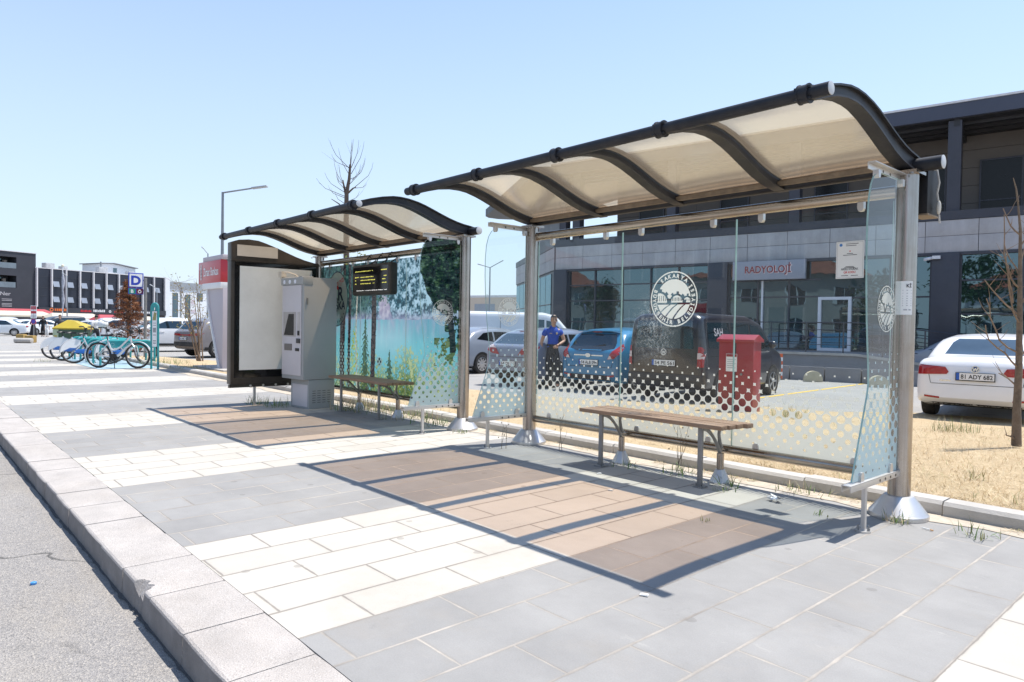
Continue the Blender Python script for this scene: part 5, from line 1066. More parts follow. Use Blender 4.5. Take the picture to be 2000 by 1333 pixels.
def person(label, loc, rz, shirt, trousers, h=1.75, arms=None, stride=.0, head=(0, 0), hair=True, skirt=None, scarf=None, sub=1, group=None, detail=False, sleeves=.55):
    k = h / 1.75
    J = {'pel': ((0, 0, .95), (.135, .095)), 'spi': ((0, -.005, 1.14), (.115, .08)), 'che': ((0, 0, 1.33), (.125, .085)), 'nek': ((0, .005, 1.475), (.058, .06)), 'jaw': ((head[0] * .03, -.015 + head[1] * -.02, 1.565), (.058, .068)), 'cra': ((head[0] * .05, -.012 + head[1] * -.05, 1.665), (.072, .086)), 'top': ((head[0] * .05, .0 + head[1] * -.05, 1.725), (.045, .055))}
    E_ = [('pel', 'spi'), ('spi', 'che'), ('che', 'nek'), ('nek', 'jaw'), ('jaw', 'cra'), ('cra', 'top')]
    ar = arms or {'L': ((-.25, .0, 1.14), (-.26, -.04, .90)), 'R': ((.25, .0, 1.14), (.26, -.04, .90))}
    for s, c in ((-1, 'L'), (1, 'R')):
        el, wr = ar[c]; wr = V(wr); el = V(el); d = (wr - el).normalized(); hd = wr + d * .085
        J['sh' + c] = ((s * .175, 0, 1.405), (.058, .058)); J['el' + c] = (tuple(el), (.043, .043)); J['wr' + c] = (tuple(wr), (.028, .028)); J['ha' + c] = (tuple(hd), (.040, .022))
        st = stride * s
        J['hi' + c] = ((s * .085, 0, .90), (.088, .088)); J['kn' + c] = ((s * .10, -.03 - st * .5, .50), (.06, .06)); J['an' + c] = ((s * .105, .03 - st, .085), (.042, .042)); J['to' + c] = ((s * .115, -.13 - st, .045), (.042, .032))
        E_ += [('che', 'sh' + c), ('sh' + c, 'el' + c), ('el' + c, 'wr' + c), ('wr' + c, 'ha' + c), ('pel', 'hi' + c), ('hi' + c, 'kn' + c), ('kn' + c, 'an' + c), ('an' + c, 'to' + c)]
    J = {n: (tuple(V(p) * k), tuple(x * k for x in r)) for n, (p, r) in J.items()}
    t = thing('person', loc, label, 'person', rz, group)
    vs, fs = skin_mesh(J, E_, 'pel', sub); b = MB().add(vs, fs)
    cz = V(J['cra'][0])
    if detail:
        for c in 'LR':
            w, hh = V(J['wr' + c][0]), V(J['ha' + c][0]); d = (hh - w).normalized(); sd = d.cross(V((0, 1, 0))).normalized(); nn = d.cross(sd)
            for i in range(4):
                o = hh + sd * (i - 1.5) * .018 + d * .02; l = (.062, .075, .07, .052)[i]
                b.tube([o, o + d * l * .5 - nn * .006, o + d * l * .8 - nn * .022, o + d * l - nn * .04], [.0095, .009, .008, .006], 7)
            th = hh - d * .035 + sd * (-.03 if c == 'L' else .03); b.tube([th, th + d * .03 + sd * (-.02 if c == 'L' else .02), th + d * .062 - nn * .012 + sd * (-.018 if c == 'L' else .018)], [.012, .0105, .007], 7)
        b.tube([cz + V((0, -.085, -.005)), cz + V((0, -.106, -.04)), cz + V((0, -.085, -.052))], [.009, .014, .01], 8)
        for s in (-1, 1): b.sphere(cz + V((s * .074, .0, -.03)), (.012, .022, .032), 8, 6)
    hx = V(J['nek'][0]).lerp(cz, .5); b.sphere(cz + V((0, .004, .012)) * k, V((.074, .092, .098)) * k, 16, 12); b.sphere(cz + V((0, -.022, -.062)) * k, V((.056, .066, .066)) * k, 14, 10)
    b.build('body', SKIN, t, angle=60)
    q = lambda n, f: (J[n][0], tuple(x * f[0] + f[1] for x in J[n][1]))
    def mid(a, b_, u): return tuple(V(J[a][0]).lerp(V(J[b_][0]), u))
    if trousers:
        N = {n: q(n, (1, .03)) for n in ('pel', 'hiL', 'hiR', 'knL', 'knR')}; N['wai'] = (tuple(V((0, 0, 1.03)) * k), (.168 * k, .128 * k)); N['top'] = (tuple(V((0, 0, 1.10)) * k), (.165 * k, .125 * k))
        for c in 'LR': N['cu' + c] = (mid('kn' + c, 'an' + c, .93), (.064 * k, .066 * k)); N['cl' + c] = (mid('kn' + c, 'an' + c, .5), (.068 * k, .07 * k))
        v, f = skin_mesh(N, [('top', 'wai'), ('wai', 'pel'), ('pel', 'hiL'), ('pel', 'hiR'), ('hiL', 'knL'), ('hiR', 'knR'), ('knL', 'clL'), ('knR', 'clR'), ('clL', 'cuL'), ('clR', 'cuR')], 'pel', sub); MB().add(v, f).build('trousers', trousers, t, angle=60)
    if skirt: 
        prof = [(.15, 1.10), (.17, 1.0), (.21, .8), (.25, .5), (.29, .2), (.30, .05)]
        MB().lathe([(r * k, z * k) for r, z in prof], seg=18).build('skirt', skirt, t, angle=60)
    N = {'she': (tuple(V((0, 0, .93)) * k), (.15 * k, .11 * k)), 'mid': (tuple(V((0, 0, 1.05)) * k), (.158 * k, .118 * k)), 'spi': q('spi', (1, .035)), 'che': q('che', (1, .045)), 'col': (tuple(V((0, .002, 1.45)) * k), (.105 * k, .09 * k)), 'clr': (tuple(V((0, .004, 1.50)) * k), (.068 * k, .066 * k))}
    Ed = [('she', 'mid'), ('mid', 'spi'), ('spi', 'che'), ('che', 'col'), ('col', 'clr')]
    for c in 'LR':
        N['sh' + c] = q('sh' + c, (1, .03)); N['sl' + c] = (mid('sh' + c, 'el' + c, sleeves if sleeves <= 1 else 1), (.066 * k, .066 * k)); Ed += [('che', 'sh' + c), ('sh' + c, 'sl' + c)]
        if sleeves > 1: N['cf' + c] = (mid('el' + c, 'wr' + c, .85), (.045 * k, .045 * k)); Ed.append(('sl' + c, 'cf' + c))
    v, f = skin_mesh(N, Ed, 'che', sub); sm_ = MB().add(v, f); sm_.loft([[V((rx * math.cos(2 * PI * i / 20), .004 + ry * math.sin(2 * PI * i / 20), z)) * k for i in range(20)] for z, rx, ry in ((1.30, .155, .118), (1.37, .165, .118), (1.42, .14, .108), (1.455, .10, .092), (1.50, .072, .074), (1.515, .074, .078))], caps=False); sm_.build('shirt', shirt, t, angle=60)
    if hair:
        hb = MB(); hb.sphere(cz + V((0, .022, .034)) * k, V((.080, .092, .085)) * k, 16, 12); hb.v = [p for p in hb.v]
        for s in (-1, 1): hb.sphere(cz + V((s * .066, .02, -.005)) * k, V((.016, .045, .05)) * k, 8, 6)
        hb.sphere(cz + V((0, -.055, .062)) * k, V((.06, .035, .028)) * k, 10, 6); hb.build('hair', HAIR, t, angle=60)
    if scarf:
        sb = MB(); sb.sphere(cz + V((0, .015, -.0)) * k, V((.098, .112, .125)) * k, 14, 10); sb.lathe([(.21 * k, 1.30 * k), (.19 * k, 1.40 * k), (.10 * k, 1.52 * k), (.085 * k, 1.58 * k)], seg=16); sb.build('headscarf', scarf, t, angle=60)
    if trousers or not skirt:
        for s, c in ((-1, 'L'), (1, 'R')):
            a = V(J['an' + c][0]); MB().tube([a + V((0, .055, -.035)) * k, a + V((0, .0, -.03)) * k, a + V((s * .005, -.10, -.04)) * k, a + V((s * .01, -.19, -.05)) * k], [.04 * k, .05 * k, .046 * k, .03 * k], 10).build('shoe', SHOE, t, angle=60)
    if detail:
        e = MB()
        for s in (-1, 1): e.sphere(cz + V((s * .029, -.083, -.012)), (.011, .006, .005), 8, 6)
        e.build('eyes', INK, t); e = MB()
        for s in (-1, 1): e.bar(cz + V((s * .014, -.088, .012)), cz + V((s * .046, -.076, .012)), .008, .007)
        e.build('eyebrows', HAIR, t); MB().bar(cz + V((-.022, -.085, -.082)), cz + V((.022, -.085, -.082)), .008, .007).build('mouth', P('lip', (.30, .12, .10), .5), t)
    return t
BLUES = P('royal_blue_shirt', (.012, .06, .37), .7, 0, .15, 12, bump=.5, bscale=14); NAVYT = P('navy_trousers', (.010, .011, .017), .75, 0, .2, 10, bump=.5, bscale=12)
ol = at(1080, 16.7, -.2)
of = person('man in a royal blue short sleeved uniform shirt looking down between two parked cars', ol, math.atan2(CAM.x - ol.x, -(CAM.y - ol.y)) + R(8), BLUES, NAVYT, 1.76, arms={'L': ((-.27, .03, 1.13), (-.285, -.03, .89)), 'R': ((.275, -.02, 1.15), (.10, -.22, 1.06))}, stride=.10, head=(.2, .9), detail=True, sub=2)
m = MB(); m.sphere((.075, -.122, 1.335), (.022, .008, .028), 10, 6).box(-.10, -.04, -.128, -.118, 1.33, 1.345); m.build('chest_badge', P('badge_gold', (.5, .4, .2), .4, .5), of)
m = MB(); m.loft([[V((.158 * math.cos(2 * PI * i / 28), .120 * math.sin(2 * PI * i / 28), z)) for i in range(28)] for z in (1.035, 1.075)]); m.build('belt', BLACK, of)
MB().torus((.115, -.205, 1.065), (.8, .5, .3), .032, .008, 16, 6).build('wristwatch', BLACK, of)
BLKC = P('black_cloth', (.012, .012, .014), .8, 0, .25, 8); WHC = P('white_cloth', (.7, .69, .66), .8, 0, .08, 8); PLUM = P('plum_cloth', (.20, .08, .10), .8, 0, .3, 10); OLIVE = P('dark_cloth', (.05, .05, .055), .8, 0, .3, 9)
person('woman in a long black dress carrying a plum coloured bundle across the street', at(65, 59, -.2), R(60), PLUM, None, 1.62, skirt=BLKC, scarf=BLKC, hair=False, sleeves=2, arms={'L': ((-.24, -.05, 1.16), (-.08, -.22, 1.1)), 'R': ((.24, -.05, 1.16), (.08, -.22, 1.12))})
person('man in black clothes walking beside the woman in the long black dress', at(84, 59.5, -.2), R(70), BLKC, BLKC, 1.75, stride=.16, sleeves=2)
person('child in white clothes walking beside the man in black', at(92, 58.3, -.2), R(70), WHC, WHC, 1.25, stride=.12)
person('man in a dark jacket standing behind the green recycling container', at(117, 41, -.2), R(70), OLIVE, NAVYT, 1.75, sleeves=2)
person('man in a white shirt standing at the right end of the green recycling container', at(188, 37, -.2), R(-70), WHC, NAVYT, 1.74, sleeves=1)
# ================================================================ plants
BARK = P('grey_brown_bark', (.16, .115, .08), .9, 0, .3, 12, dirt=(.32, .27, .2), damt=.35, dscale=20, bump=.8, bscale=50); TWIG = P('thin_twig', (.21, .15, .105), .85, 0, .25, 15); DTWIG = P('dark_twig', (.10, .075, .06), .85, 0, .25, 15)
def curve(p0, p1, sag, n=5, q=None):
    p0, p1 = V(p0), V(p1); d = p1 - p0; o = V(sag); return [p0 + d * u + o * 4 * u * (1 - u) + (V((q.gauss(0, .012), q.gauss(0, .012), q.gauss(0, .012))) * d.length if q and 0 < u < 1 else V((0, 0, 0))) for u in [i / n for i in range(n + 1)]]
def branch(mb, p0, d, l, r, depth, q, up=.25, m=0, fork=(2, 3), thin=.6):
    n = 5; pts = [V(p0)]; d = V(d).normalized()
    for i in range(n): d = (d + V((q.gauss(0, .09), q.gauss(0, .09), up * .22 + q.gauss(0, .06)))).normalized(); pts.append(pts[-1] + d * l / n)
    mb.tube(pts, [r * (1 - .65 * i / n) for i in range(n + 1)], 5 if r < .01 else 7, m, caps=False)
    if depth > 0:
        for k in range(q.randint(*fork)):
            i = q.randint(1, n); a = q.uniform(0, 2 * PI); o = d.orthogonal().normalized()
            o = MX.Rotation(a, 3, d) @ o; branch(mb, pts[i], d * .75 + o * q.uniform(.5, .8) + V((0, 0, up)), l * q.uniform(.45, .75), r * thin * (1 - .1 * i), depth - 1, q, up, m, fork, thin)
# bare sapling at the right edge
q = random.Random(21); bx = V((-2.03, 4.25, gz(-2.03, 4.25) - .02))
t = thing('bare_sapling', bx, 'bare brown sapling growing from the dry grass at the right edge', 'tree')
def onv(px, py, base=bx):   # point above the sapling's own depth plane
    d = (base - CAM).dot(cf); p = CAM + d * (cf + (px - 1000) / F_PX * cr - (py - 666.5) / F_PX * cu); return p - base
m = MB(); m.tube([onv(1985, 872), onv(1986, 800), onv(1990, 720), onv(1991, 650), onv(1992, 560), onv(1993, 450), onv(1988, 395)], [.052, .041, .036, .03, .023, .015, .008], 10); m.tube([onv(1988, 395), onv(1985, 370), onv(1979, 348)], [.012, .008, .004], 6); m.build('trunk', BARK, t, angle=50)
br = [((1990, 720), (1958, 690), (1922, 665), (1910, 636)), ((1990, 690), (1950, 665), (1930, 620), (1921, 584)), ((1991, 616), (1970, 596), (1950, 570), (1935, 545)), ((1978, 592), (1968, 560), (1955, 520), (1949, 500)), ((1993, 565), (1972, 545), (1955, 500), (1952, 422), ), ((1995, 640), (1975, 610), (1962, 560), (1958, 520)), ((1992, 520), (2010, 480), (2025, 440), (2030, 400)), ((1991, 600), (2012, 570), (2030, 530), (2038, 470)), ((1993, 460), (1978, 440), (1968, 405)), ((1990, 760), (1975, 740), (1962, 730)), ((1990, 700), (2015, 670), (2035, 620), (2040, 560)), ((1985, 862), (1970, 852), (1958, 848)), ((1993, 480), (2008, 455), (2016, 410)), ((1992, 540), (1982, 505), (1980, 470))]
m = MB()
for b in br:
    y0 = q.uniform(-.25, .25); pts = [onv(*p) + (cf * y0 * i / len(b)) for i, p in enumerate(b)]
    fine = []
    for a, c in zip(pts, pts[1:]): fine += [a, a.lerp(c, .5) + V((q.gauss(0, .008), q.gauss(0, .008), q.gauss(0, .008)))]
    fine.append(pts[-1]); n = len(fine); m.tube(fine, [.009 * (1 - .75 * i / n) + .0018 for i in range(n)], 6)
    for i in range(2, n - 1): branch(m, fine[i], V((q.gauss(0, 1), q.gauss(0, 1), .9)), q.uniform(.08, .3), .0045, 0, q)
m.build('branches', TWIG, t, angle=50)
# tree with cut leader behind the printed shelter
tb = at(678, 18, -.12); t = thing('bare_tree', tb, 'bare tree with thin upright twigs standing behind the printed shelter', 'tree')
def onb(px, py): return onv(px, py, tb)
m = MB(); m.tube([V((0, 0, 0)), onb(677, 560), onb(676, 430), onb(677, 378), onb(682, 350), onb(684, 322)], [.10, .085, .07, .055, .04, .028], 8); m.tube([onb(676, 385), onb(671, 360), onb(670, 352)], [.035, .024, .012], 6).tube([onb(677, 380), onb(690, 368), onb(695, 366)], [.03, .02, .01], 6).tube([onb(664, 400), onb(655, 394), onb(647, 389)], [.018, .014, .008], 6); m.build('trunk', DTWIG, t, angle=50)
m = MB(); tips = [((683, 330), (652, 283)), ((683, 328), (646, 300)), ((684, 322), (679, 268)), ((684, 322), (683, 262)), ((685, 325), (689, 275)), ((686, 328), (704, 278)), ((686, 340), (710, 275)), ((683, 360), (719, 316)), ((688, 352), (705, 322)), ((693, 366), (735, 326)), ((678, 372), (646, 302)), ((675, 372), (650, 330)), ((673, 376), (641, 344)), ((674, 384), (627, 356)), ((671, 360), (652, 335)), ((676, 388), (640, 362)), ((684, 345), (668, 298)), ((677, 395), (700, 372)), ((676, 400), (655, 375)), ((690, 368), (713, 355)), ((672, 362), (664, 325)), ((680, 352), (703, 330))]
for a, b in tips:
    A, B = onb(*a), onb(*b); sd = cf * q.uniform(-.5, .5); B = B + sd; mid = A.lerp(B, .55) + cr * ((b[0] - a[0]) * .0022) - V((0, 0, .05)); pts = [A, A.lerp(mid, .5), mid, mid.lerp(B, .55) + cr * (b[0] - a[0]) * .0006, B]
    m.tube(pts, [.009, .007, .0055, .004, .0025], 5)
    if q.random() < .7: branch(m, mid, (B - A).normalized() + V((q.gauss(0, .5), q.gauss(0, .5), .4)), q.uniform(.2, .5), .003, 0, q)
for i in range(10): branch(m, onb(677, 440 + i * 9), V((q.gauss(0, 1), q.gauss(0, 1), .6)), q.uniform(.3, .8), .005, 1, q, .3)
m.build('branches', DTWIG, t, angle=50)
lf = MB(); LEAFY = P('yellow_green_leaf', (.25, .30, .06), .6, 0, .3, 20)
for i in range(60):
    p = onb(q.uniform(672, 712), q.uniform(488, 520)) + cf * q.uniform(-.4, .4); a = V((q.gauss(0, 1), q.gauss(0, 1), q.gauss(0, 1))).normalized() * .045; b = a.orthogonal().normalized() * .022; lf.add([p - a, p - b, p + a, p + b], [(0, 1, 2, 3)])
lf.build('leaves', LEAFY, t, smooth=False)
# thin shrub with a few yellow leaves left of the bank kiosk
sb = V((-24.6, 2.5, gz(-24.6, 2.5) - .02)); t = thing('thin_shrub', sb, 'thin nearly bare young tree in front of the grey SUV', 'tree'); m = MB(); lf = MB()
for a in ((372, 560), (392, 572), (335, 545), (352, 540), (362, 600), (344, 590), (385, 545), (398, 610), (350, 620)):
    e = onv(*a, sb) + cf * q.uniform(-.5, .5); s0 = V((q.gauss(0, .05), q.gauss(0, .05), 0)); mid = s0.lerp(e, .5) + V((0, 0, .28)) - cr * .0; pts = [s0, s0.lerp(mid, .5) + V((0, 0, .06)), mid, mid.lerp(e, .6) + V((0, 0, .04)), e]; m.tube(pts, [.024, .019, .014, .009, .004], 6)
    for k in range(4):
        p = pts[2].lerp(pts[4], q.random()); branch(m, p, V((q.gauss(0, 1), q.gauss(0, 1), .3)), q.uniform(.25, .6), .006, 1, q, .15)
        for j in range(7): c = p + V((q.gauss(0, .2), q.gauss(0, .2), q.gauss(0, .16))); a_ = V((q.gauss(0, 1), q.gauss(0, 1), q.gauss(0, 1))).normalized() * .04; b = a_.orthogonal().normalized() * .02; lf.add([c - a_, c - b, c + a_, c + b], [(0, 1, 2, 3)])
m.build('stems', TWIG, t, angle=50); lf.build('leaves', P('dry_yellow_leaf', (.38, .32, .12), .7, 0, .3, 20), t, smooth=False)
# brown dead conifer
cb = at(250, 28.5, -.15); t = thing('dead_conifer', cb, 'rust brown dead conifer beside the bus stop sign', 'tree'); MB().tube([(0, 0, 0), (0, 0, 1.2), (.02, 0, 2.6), (.02, 0, 3.0)], [.06, .045, .02, .005], 7).build('trunk', BARK, t)
m = MB(); NEED = [P('rust_needle', (.26, .10, .04), .8, 0, .35, 8), P('dark_rust_needle', (.11, .045, .022), .8, 0, .35, 8), P('pale_rust_needle', (.38, .18, .085), .8, 0, .3, 8)]
for i in range(150):
    u = (i / 150) ** .8; z = .15 + 2.75 * u; rad = (1.02 * (1 - u) ** .8 + .06) * q.uniform(.6, 1.15); a = i * 2.4 + q.uniform(-.3, .3); tipz = z + .10 + q.uniform(-.12, .1)
    P1 = V((rad * math.cos(a), rad * math.sin(a), tipz)); P0_ = V((0, 0, z)); c = P0_.lerp(P1, .6) + V((0, 0, .10)); m.tube([P0_, c, P1], [.012, .008, .003], 4, 1, caps=False)
    for k in range(60):
        w = q.random() ** .6; p = P0_.lerp(c, w * 2) if w < .5 else c.lerp(P1, w * 2 - 1); p = p + V((q.gauss(0, .045), q.gauss(0, .045), q.gauss(0, .03))); dn = V((math.cos(a) + q.gauss(0, .7), math.sin(a) + q.gauss(0, .7), q.gauss(-.45, .4))).normalized() * q.uniform(.06, .15); s_ = dn.orthogonal().normalized() * q.uniform(.006, .014); m.add([p - s_, p + s_, p + dn], [(0, 1, 2)], q.choice((0, 0, 1, 2)))
m.build('crown', NEED, t, smooth=False)
# weeds and tufts
G = 'green weed tufts along the kerbs'
TF = [(-10.7, -1.0, 26, .17, .16, (2, 2, 3), 'green weed tuft around the light box leg'), (-10.25, -.85, 22, .14, .22, (2, 3), 'weed tuft between the light box and the ticket machine'), (-9.35, -.10, 60, .20, .30, (2, 3, 3, 0), 'thick weed clump at the right foot of the ticket machine'), (-8.85, .10, 60, .17, .40, (2, 2, 3, 0), 'weeds growing under the bench at the ticket machine'), (-8.0, .10, 55, .15, .42, (2, 3, 0), 'weeds along the kerb at the right end of the far bench'), (-7.3, -.05, 34, .10, .28, (2, 2, 3), 'low weeds beside the far shelter right foot'), (-6.55, -.18, 10, .06, .1, (2, 3), 'small green tuft at the post base of the far shelter'),
      (-4.05, -.20, 14, .09, .12, (2, 2), 'small green tuft by the left leg of the near bench'), (-3.55, -.02, 30, .10, .16, (2, 2, 3), 'leafy weed under the middle of the near bench'), (-3.0, -.12, 20, .12, .10, (2, 2, 3), 'green tuft at the right rear foot of the near bench'), (-2.95, -.32, 10, .05, .09, (2, 3), 'flat tuft on the slabs right of the near bench'), (-2.55, .16, 40, .10, .22, (2, 3, 0, 0), 'dry green tuft against the kerb behind the crumpled wrapper'), (-2.12, -.43, 8, .05, .05, (2, 3), 'tiny tuft between the slabs near the bracket leg'), (-2.55, -1.2, 7, .035, .035, (2, 3), 'tiny tuft between the slabs in the roof shadow'), (-1.73, -.19, 30, .10, .08, (2, 3, 0), 'grass tuft at the foot of the near right post'), (-1.28, -.12, 22, .09, .12, (2, 3), 'grass tuft on the slabs at the right edge'), (-25.0, -1.9, 14, .10, .25, (3, 2), 'faded tuft between the slabs beside the parked bicycles')]
for i, (x, y, n, h, sp, ms_, l) in enumerate(TF): tuft(x, y, .004, int(n * (3.2 if x < -6.5 else 1.8)), h * (1.35 if x < -6.5 else 1.2), sp * 1.1, ms_, l, 100 + i, G)
VT = [(-3.0, 5.6, 120, .34, .32, (2, 2, 3, 0), 'tall green weed on the dry verge behind the right post'), (-1.75, 1.6, 26, .24, .10, (0, 0, 3), 'tall pale dry tuft on the verge right of the post'), (-2.55, 2.0, 16, .10, .12, (2, 3), 'small green weed on the verge behind the right post'), (-1.35, 2.4, 20, .1, .1, (2, 3, 0), 'small green weed on the open dry verge'), (-1.22, .75, 22, .15, .18, (2, 3, 0), 'green grass tuft behind the kerb at the right edge'), (-1.55, .62, 18, .13, .14, (0, 3, 2), 'dry grass tuft behind the kerb beside the right post'), (-5.2, 5.2, 70, .25, .35, (2, 3, 0), 'green weed on the verge behind the dotted glass'), (-21.2, .5, 90, .22, .7, (2, 2, 3), 'green grass strip under the near end of the bicycle racks'), (-18.9, .52, 60, .14, .6, (2, 3), 'green grass strip between the blue totem and the bank kiosk'), (-13.2, .36, 60, .14, .7, (2, 3), 'green grass strip behind the light box')]
for i, (x, y, n, h, sp, ms_, l) in enumerate(VT): tuft(x, y, gz(x, max(.46, y)) if y > .46 else .09, n if x > -4 else n * 2, h * (.75 if x > -4 else 1.15), sp, ms_, l, 300 + i, 'weeds on the dry verge')
def weed(x, y, h, n, label, seed):
    q = random.Random(seed); m = MB()
    for i in range(n): branch(m, (q.gauss(0, .02), q.gauss(0, .02), 0), (q.gauss(0, .22), q.gauss(0, .22), 1), h * q.uniform(.6, 1), .0035, 2, q, .35, 0, (1, 3), .7)
    for i in range(n * 3): m.sphere((q.gauss(0, h * .17), q.gauss(0, h * .17), h * q.uniform(.35, .95)), .007, 6, 4)
    tag(m.build('dry_weed', P('dry_weed_stem', (.20, .17, .13), .85, 0, .3, 20), loc=(x, y, .003), angle=50), label, 'weed', 'dry branching weeds on the paving edge')
weed(-5.02, -.08, .36, 2, 'dry branching weed between the left post and the near bench', 1); weed(-3.62, .02, .50, 3, 'tall dry branching weed under the middle of the near bench', 2); weed(-5.42, -.48, .30, 2, 'dry branching weed beside the left bracket leg of the near shelter', 3); weed(-9.0, .05, .34, 3, 'dry branching weed under the bench at the ticket machine', 4)
# ================================================================ left side: bank kiosk, bicycles, signs
MAUVE = P('kiosk_white_panel', (.47, .42, .445), .5, 0, .05, 1, dirt=(.45, .42, .40), damt=.25, dscale=1); REDS = P('kiosk_red', (.46, .012, .03), .35, 0, .06, 2, coat=.3); SIGNW = P('sign_white', (.8, .8, .8), .5, 0, .03, emit=None)
t = thing('bank_kiosk', (-17.96, .9, 0), 'white and red cash machine kiosk with a slanting leg, signed Ziraat Bankası', 'kiosk')
MB().box(-1.75, .6, -.12, 1.9, 0, .1).build('plinth', CONC, t, bevel=.01)
MB().prism([(-.18, .1), (.0, .1), (.0, 2.16), (-1.12, 2.16), (-1.02, 1.7), (-.78, 1.2), (-.50, .7)], (0, .06, 0), (1, 0, 0), (0, 0, 1), (0, 1.3, 0)).build('leg', MAUVE, t, bevel=.01)
lp = [(-.18, .1), (-.50, .7), (-.78, 1.2), (-1.02, 1.7), (-1.12, 2.16)]; m = MB()
for (a, b), (c, d) in zip(lp, lp[1:]): m.add([(a - .06, .02, b), (a + .015, .02, b), (c + .015, .02, d), (c - .06, .02, d), (a - .06, .08, b), (a + .015, .08, b), (c + .015, .08, d), (c - .06, .08, d)], [(0, 1, 2, 3), (4, 7, 6, 5), (0, 3, 7, 4), (1, 5, 6, 2)])
m.build('leg_edge', WHITEP, t, smooth=False)
MB().box(-1.4, .0, .0, 1.45, 2.14, 2.31).build('neck', WHITEP, t, bevel=.02)
hd = MB().box(-1.70, 0, 0, 1.5, 2.29, 2.87).build('header', REDS, t, bevel=.012)
MB().text('Ziraat Bankası', .30, (-.72, -.006, 2.49), (1, 0, 0), (0, 0, 1), bold=.012, width=1.12).build('header_lettering', SIGNW, hd, smooth=False)
m = MB()
for z, r_ in ((2.44, .05), (2.52, .06), (2.60, .06), (2.68, .055), (2.76, .04)): m.ring2(r_ * .45, r_, (-1.48, z), (0, -.006, 0), (1, 0, 0), (0, 0, 1), 16)
m.build('wheat_emblem', SIGNW, hd, smooth=False)
MB().box(-1.45, .05, .03, 1.5, 2.871, 3.0).build('top_cap', MAUVE, t, bevel=.02)
# bicycle racks
TEAL = P('teal_rack_paint', (.02, .30, .31), .4, 0, .08, 4, dirt=(.25, .3, .28), damt=.25, dscale=5); TEALM = P('pale_teal_mark', (.25, .5, .5), .5)
def rack(x, label):
    t = thing('bicycle_rack', (x, -.92, 0), label, 'bicycle rack', group='teal hoop racks in a row on the blue pad')
    out = [(0, 0)]; L_ = 1.40; H = .70
    for i in range(7): a = PI - PI / 2 * i / 6; out.append((.22 + .22 * math.cos(a), H - .22 + .22 * math.sin(a)))
    for i in range(7): a = PI / 2 - PI / 2 * i / 6; out.append((L_ - .22 + .22 * math.cos(a), H - .22 + .22 * math.sin(a)))
    out.append((L_, 0)); MB().tube([(0, y, z) for y, z in out], .03, 8).build('hoop', TEAL, t)
    pn = MB().prism([(.02, H - .20), (.02, H - .16)] + out[3:7] + out[8:12] + [(L_ - .02, H - .2)], (-.012, 0, 0), (0, 1, 0), (0, 0, 1), (.024, 0, 0)).build('panel', TEAL, t)
    m = MB()
    for y in (.30, .7, 1.1): m.ring2(.035, .05, (y, H - .11), (.0135, 0, 0), (0, 1, 0), (0, 0, 1), 14)
    m.build('round_mark', TEALM, pn, smooth=False); return t
RK = None
for i, l in enumerate(('nearest teal hoop bicycle rack, beside the silver bicycle', 'second teal bicycle rack from the silver bicycle', 'third teal bicycle rack from the silver bicycle', 'fourth teal bicycle rack from the silver bicycle', 'fifth teal bicycle rack from the silver bicycle', 'farthest teal bicycle rack, beside the yellow lidded container')):
    x = -22.25 - .93 * i; RK = rack(x, l) if i == 0 else dup(RK, loc=(x, -.92, 0), label=l)
S(MB().add([(-27.5, -1.30, .008), (-20.5, -1.30, .008), (-20.5, .2, .008), (-27.5, .2, .008)], [(0, 1, 2, 3)]).build('blue_pad', P('worn_blue_paint', (.27, .40, .47), .8, 0, .2, 6, dirt=(.42, .40, .38), damt=.7, dscale=2.5)))
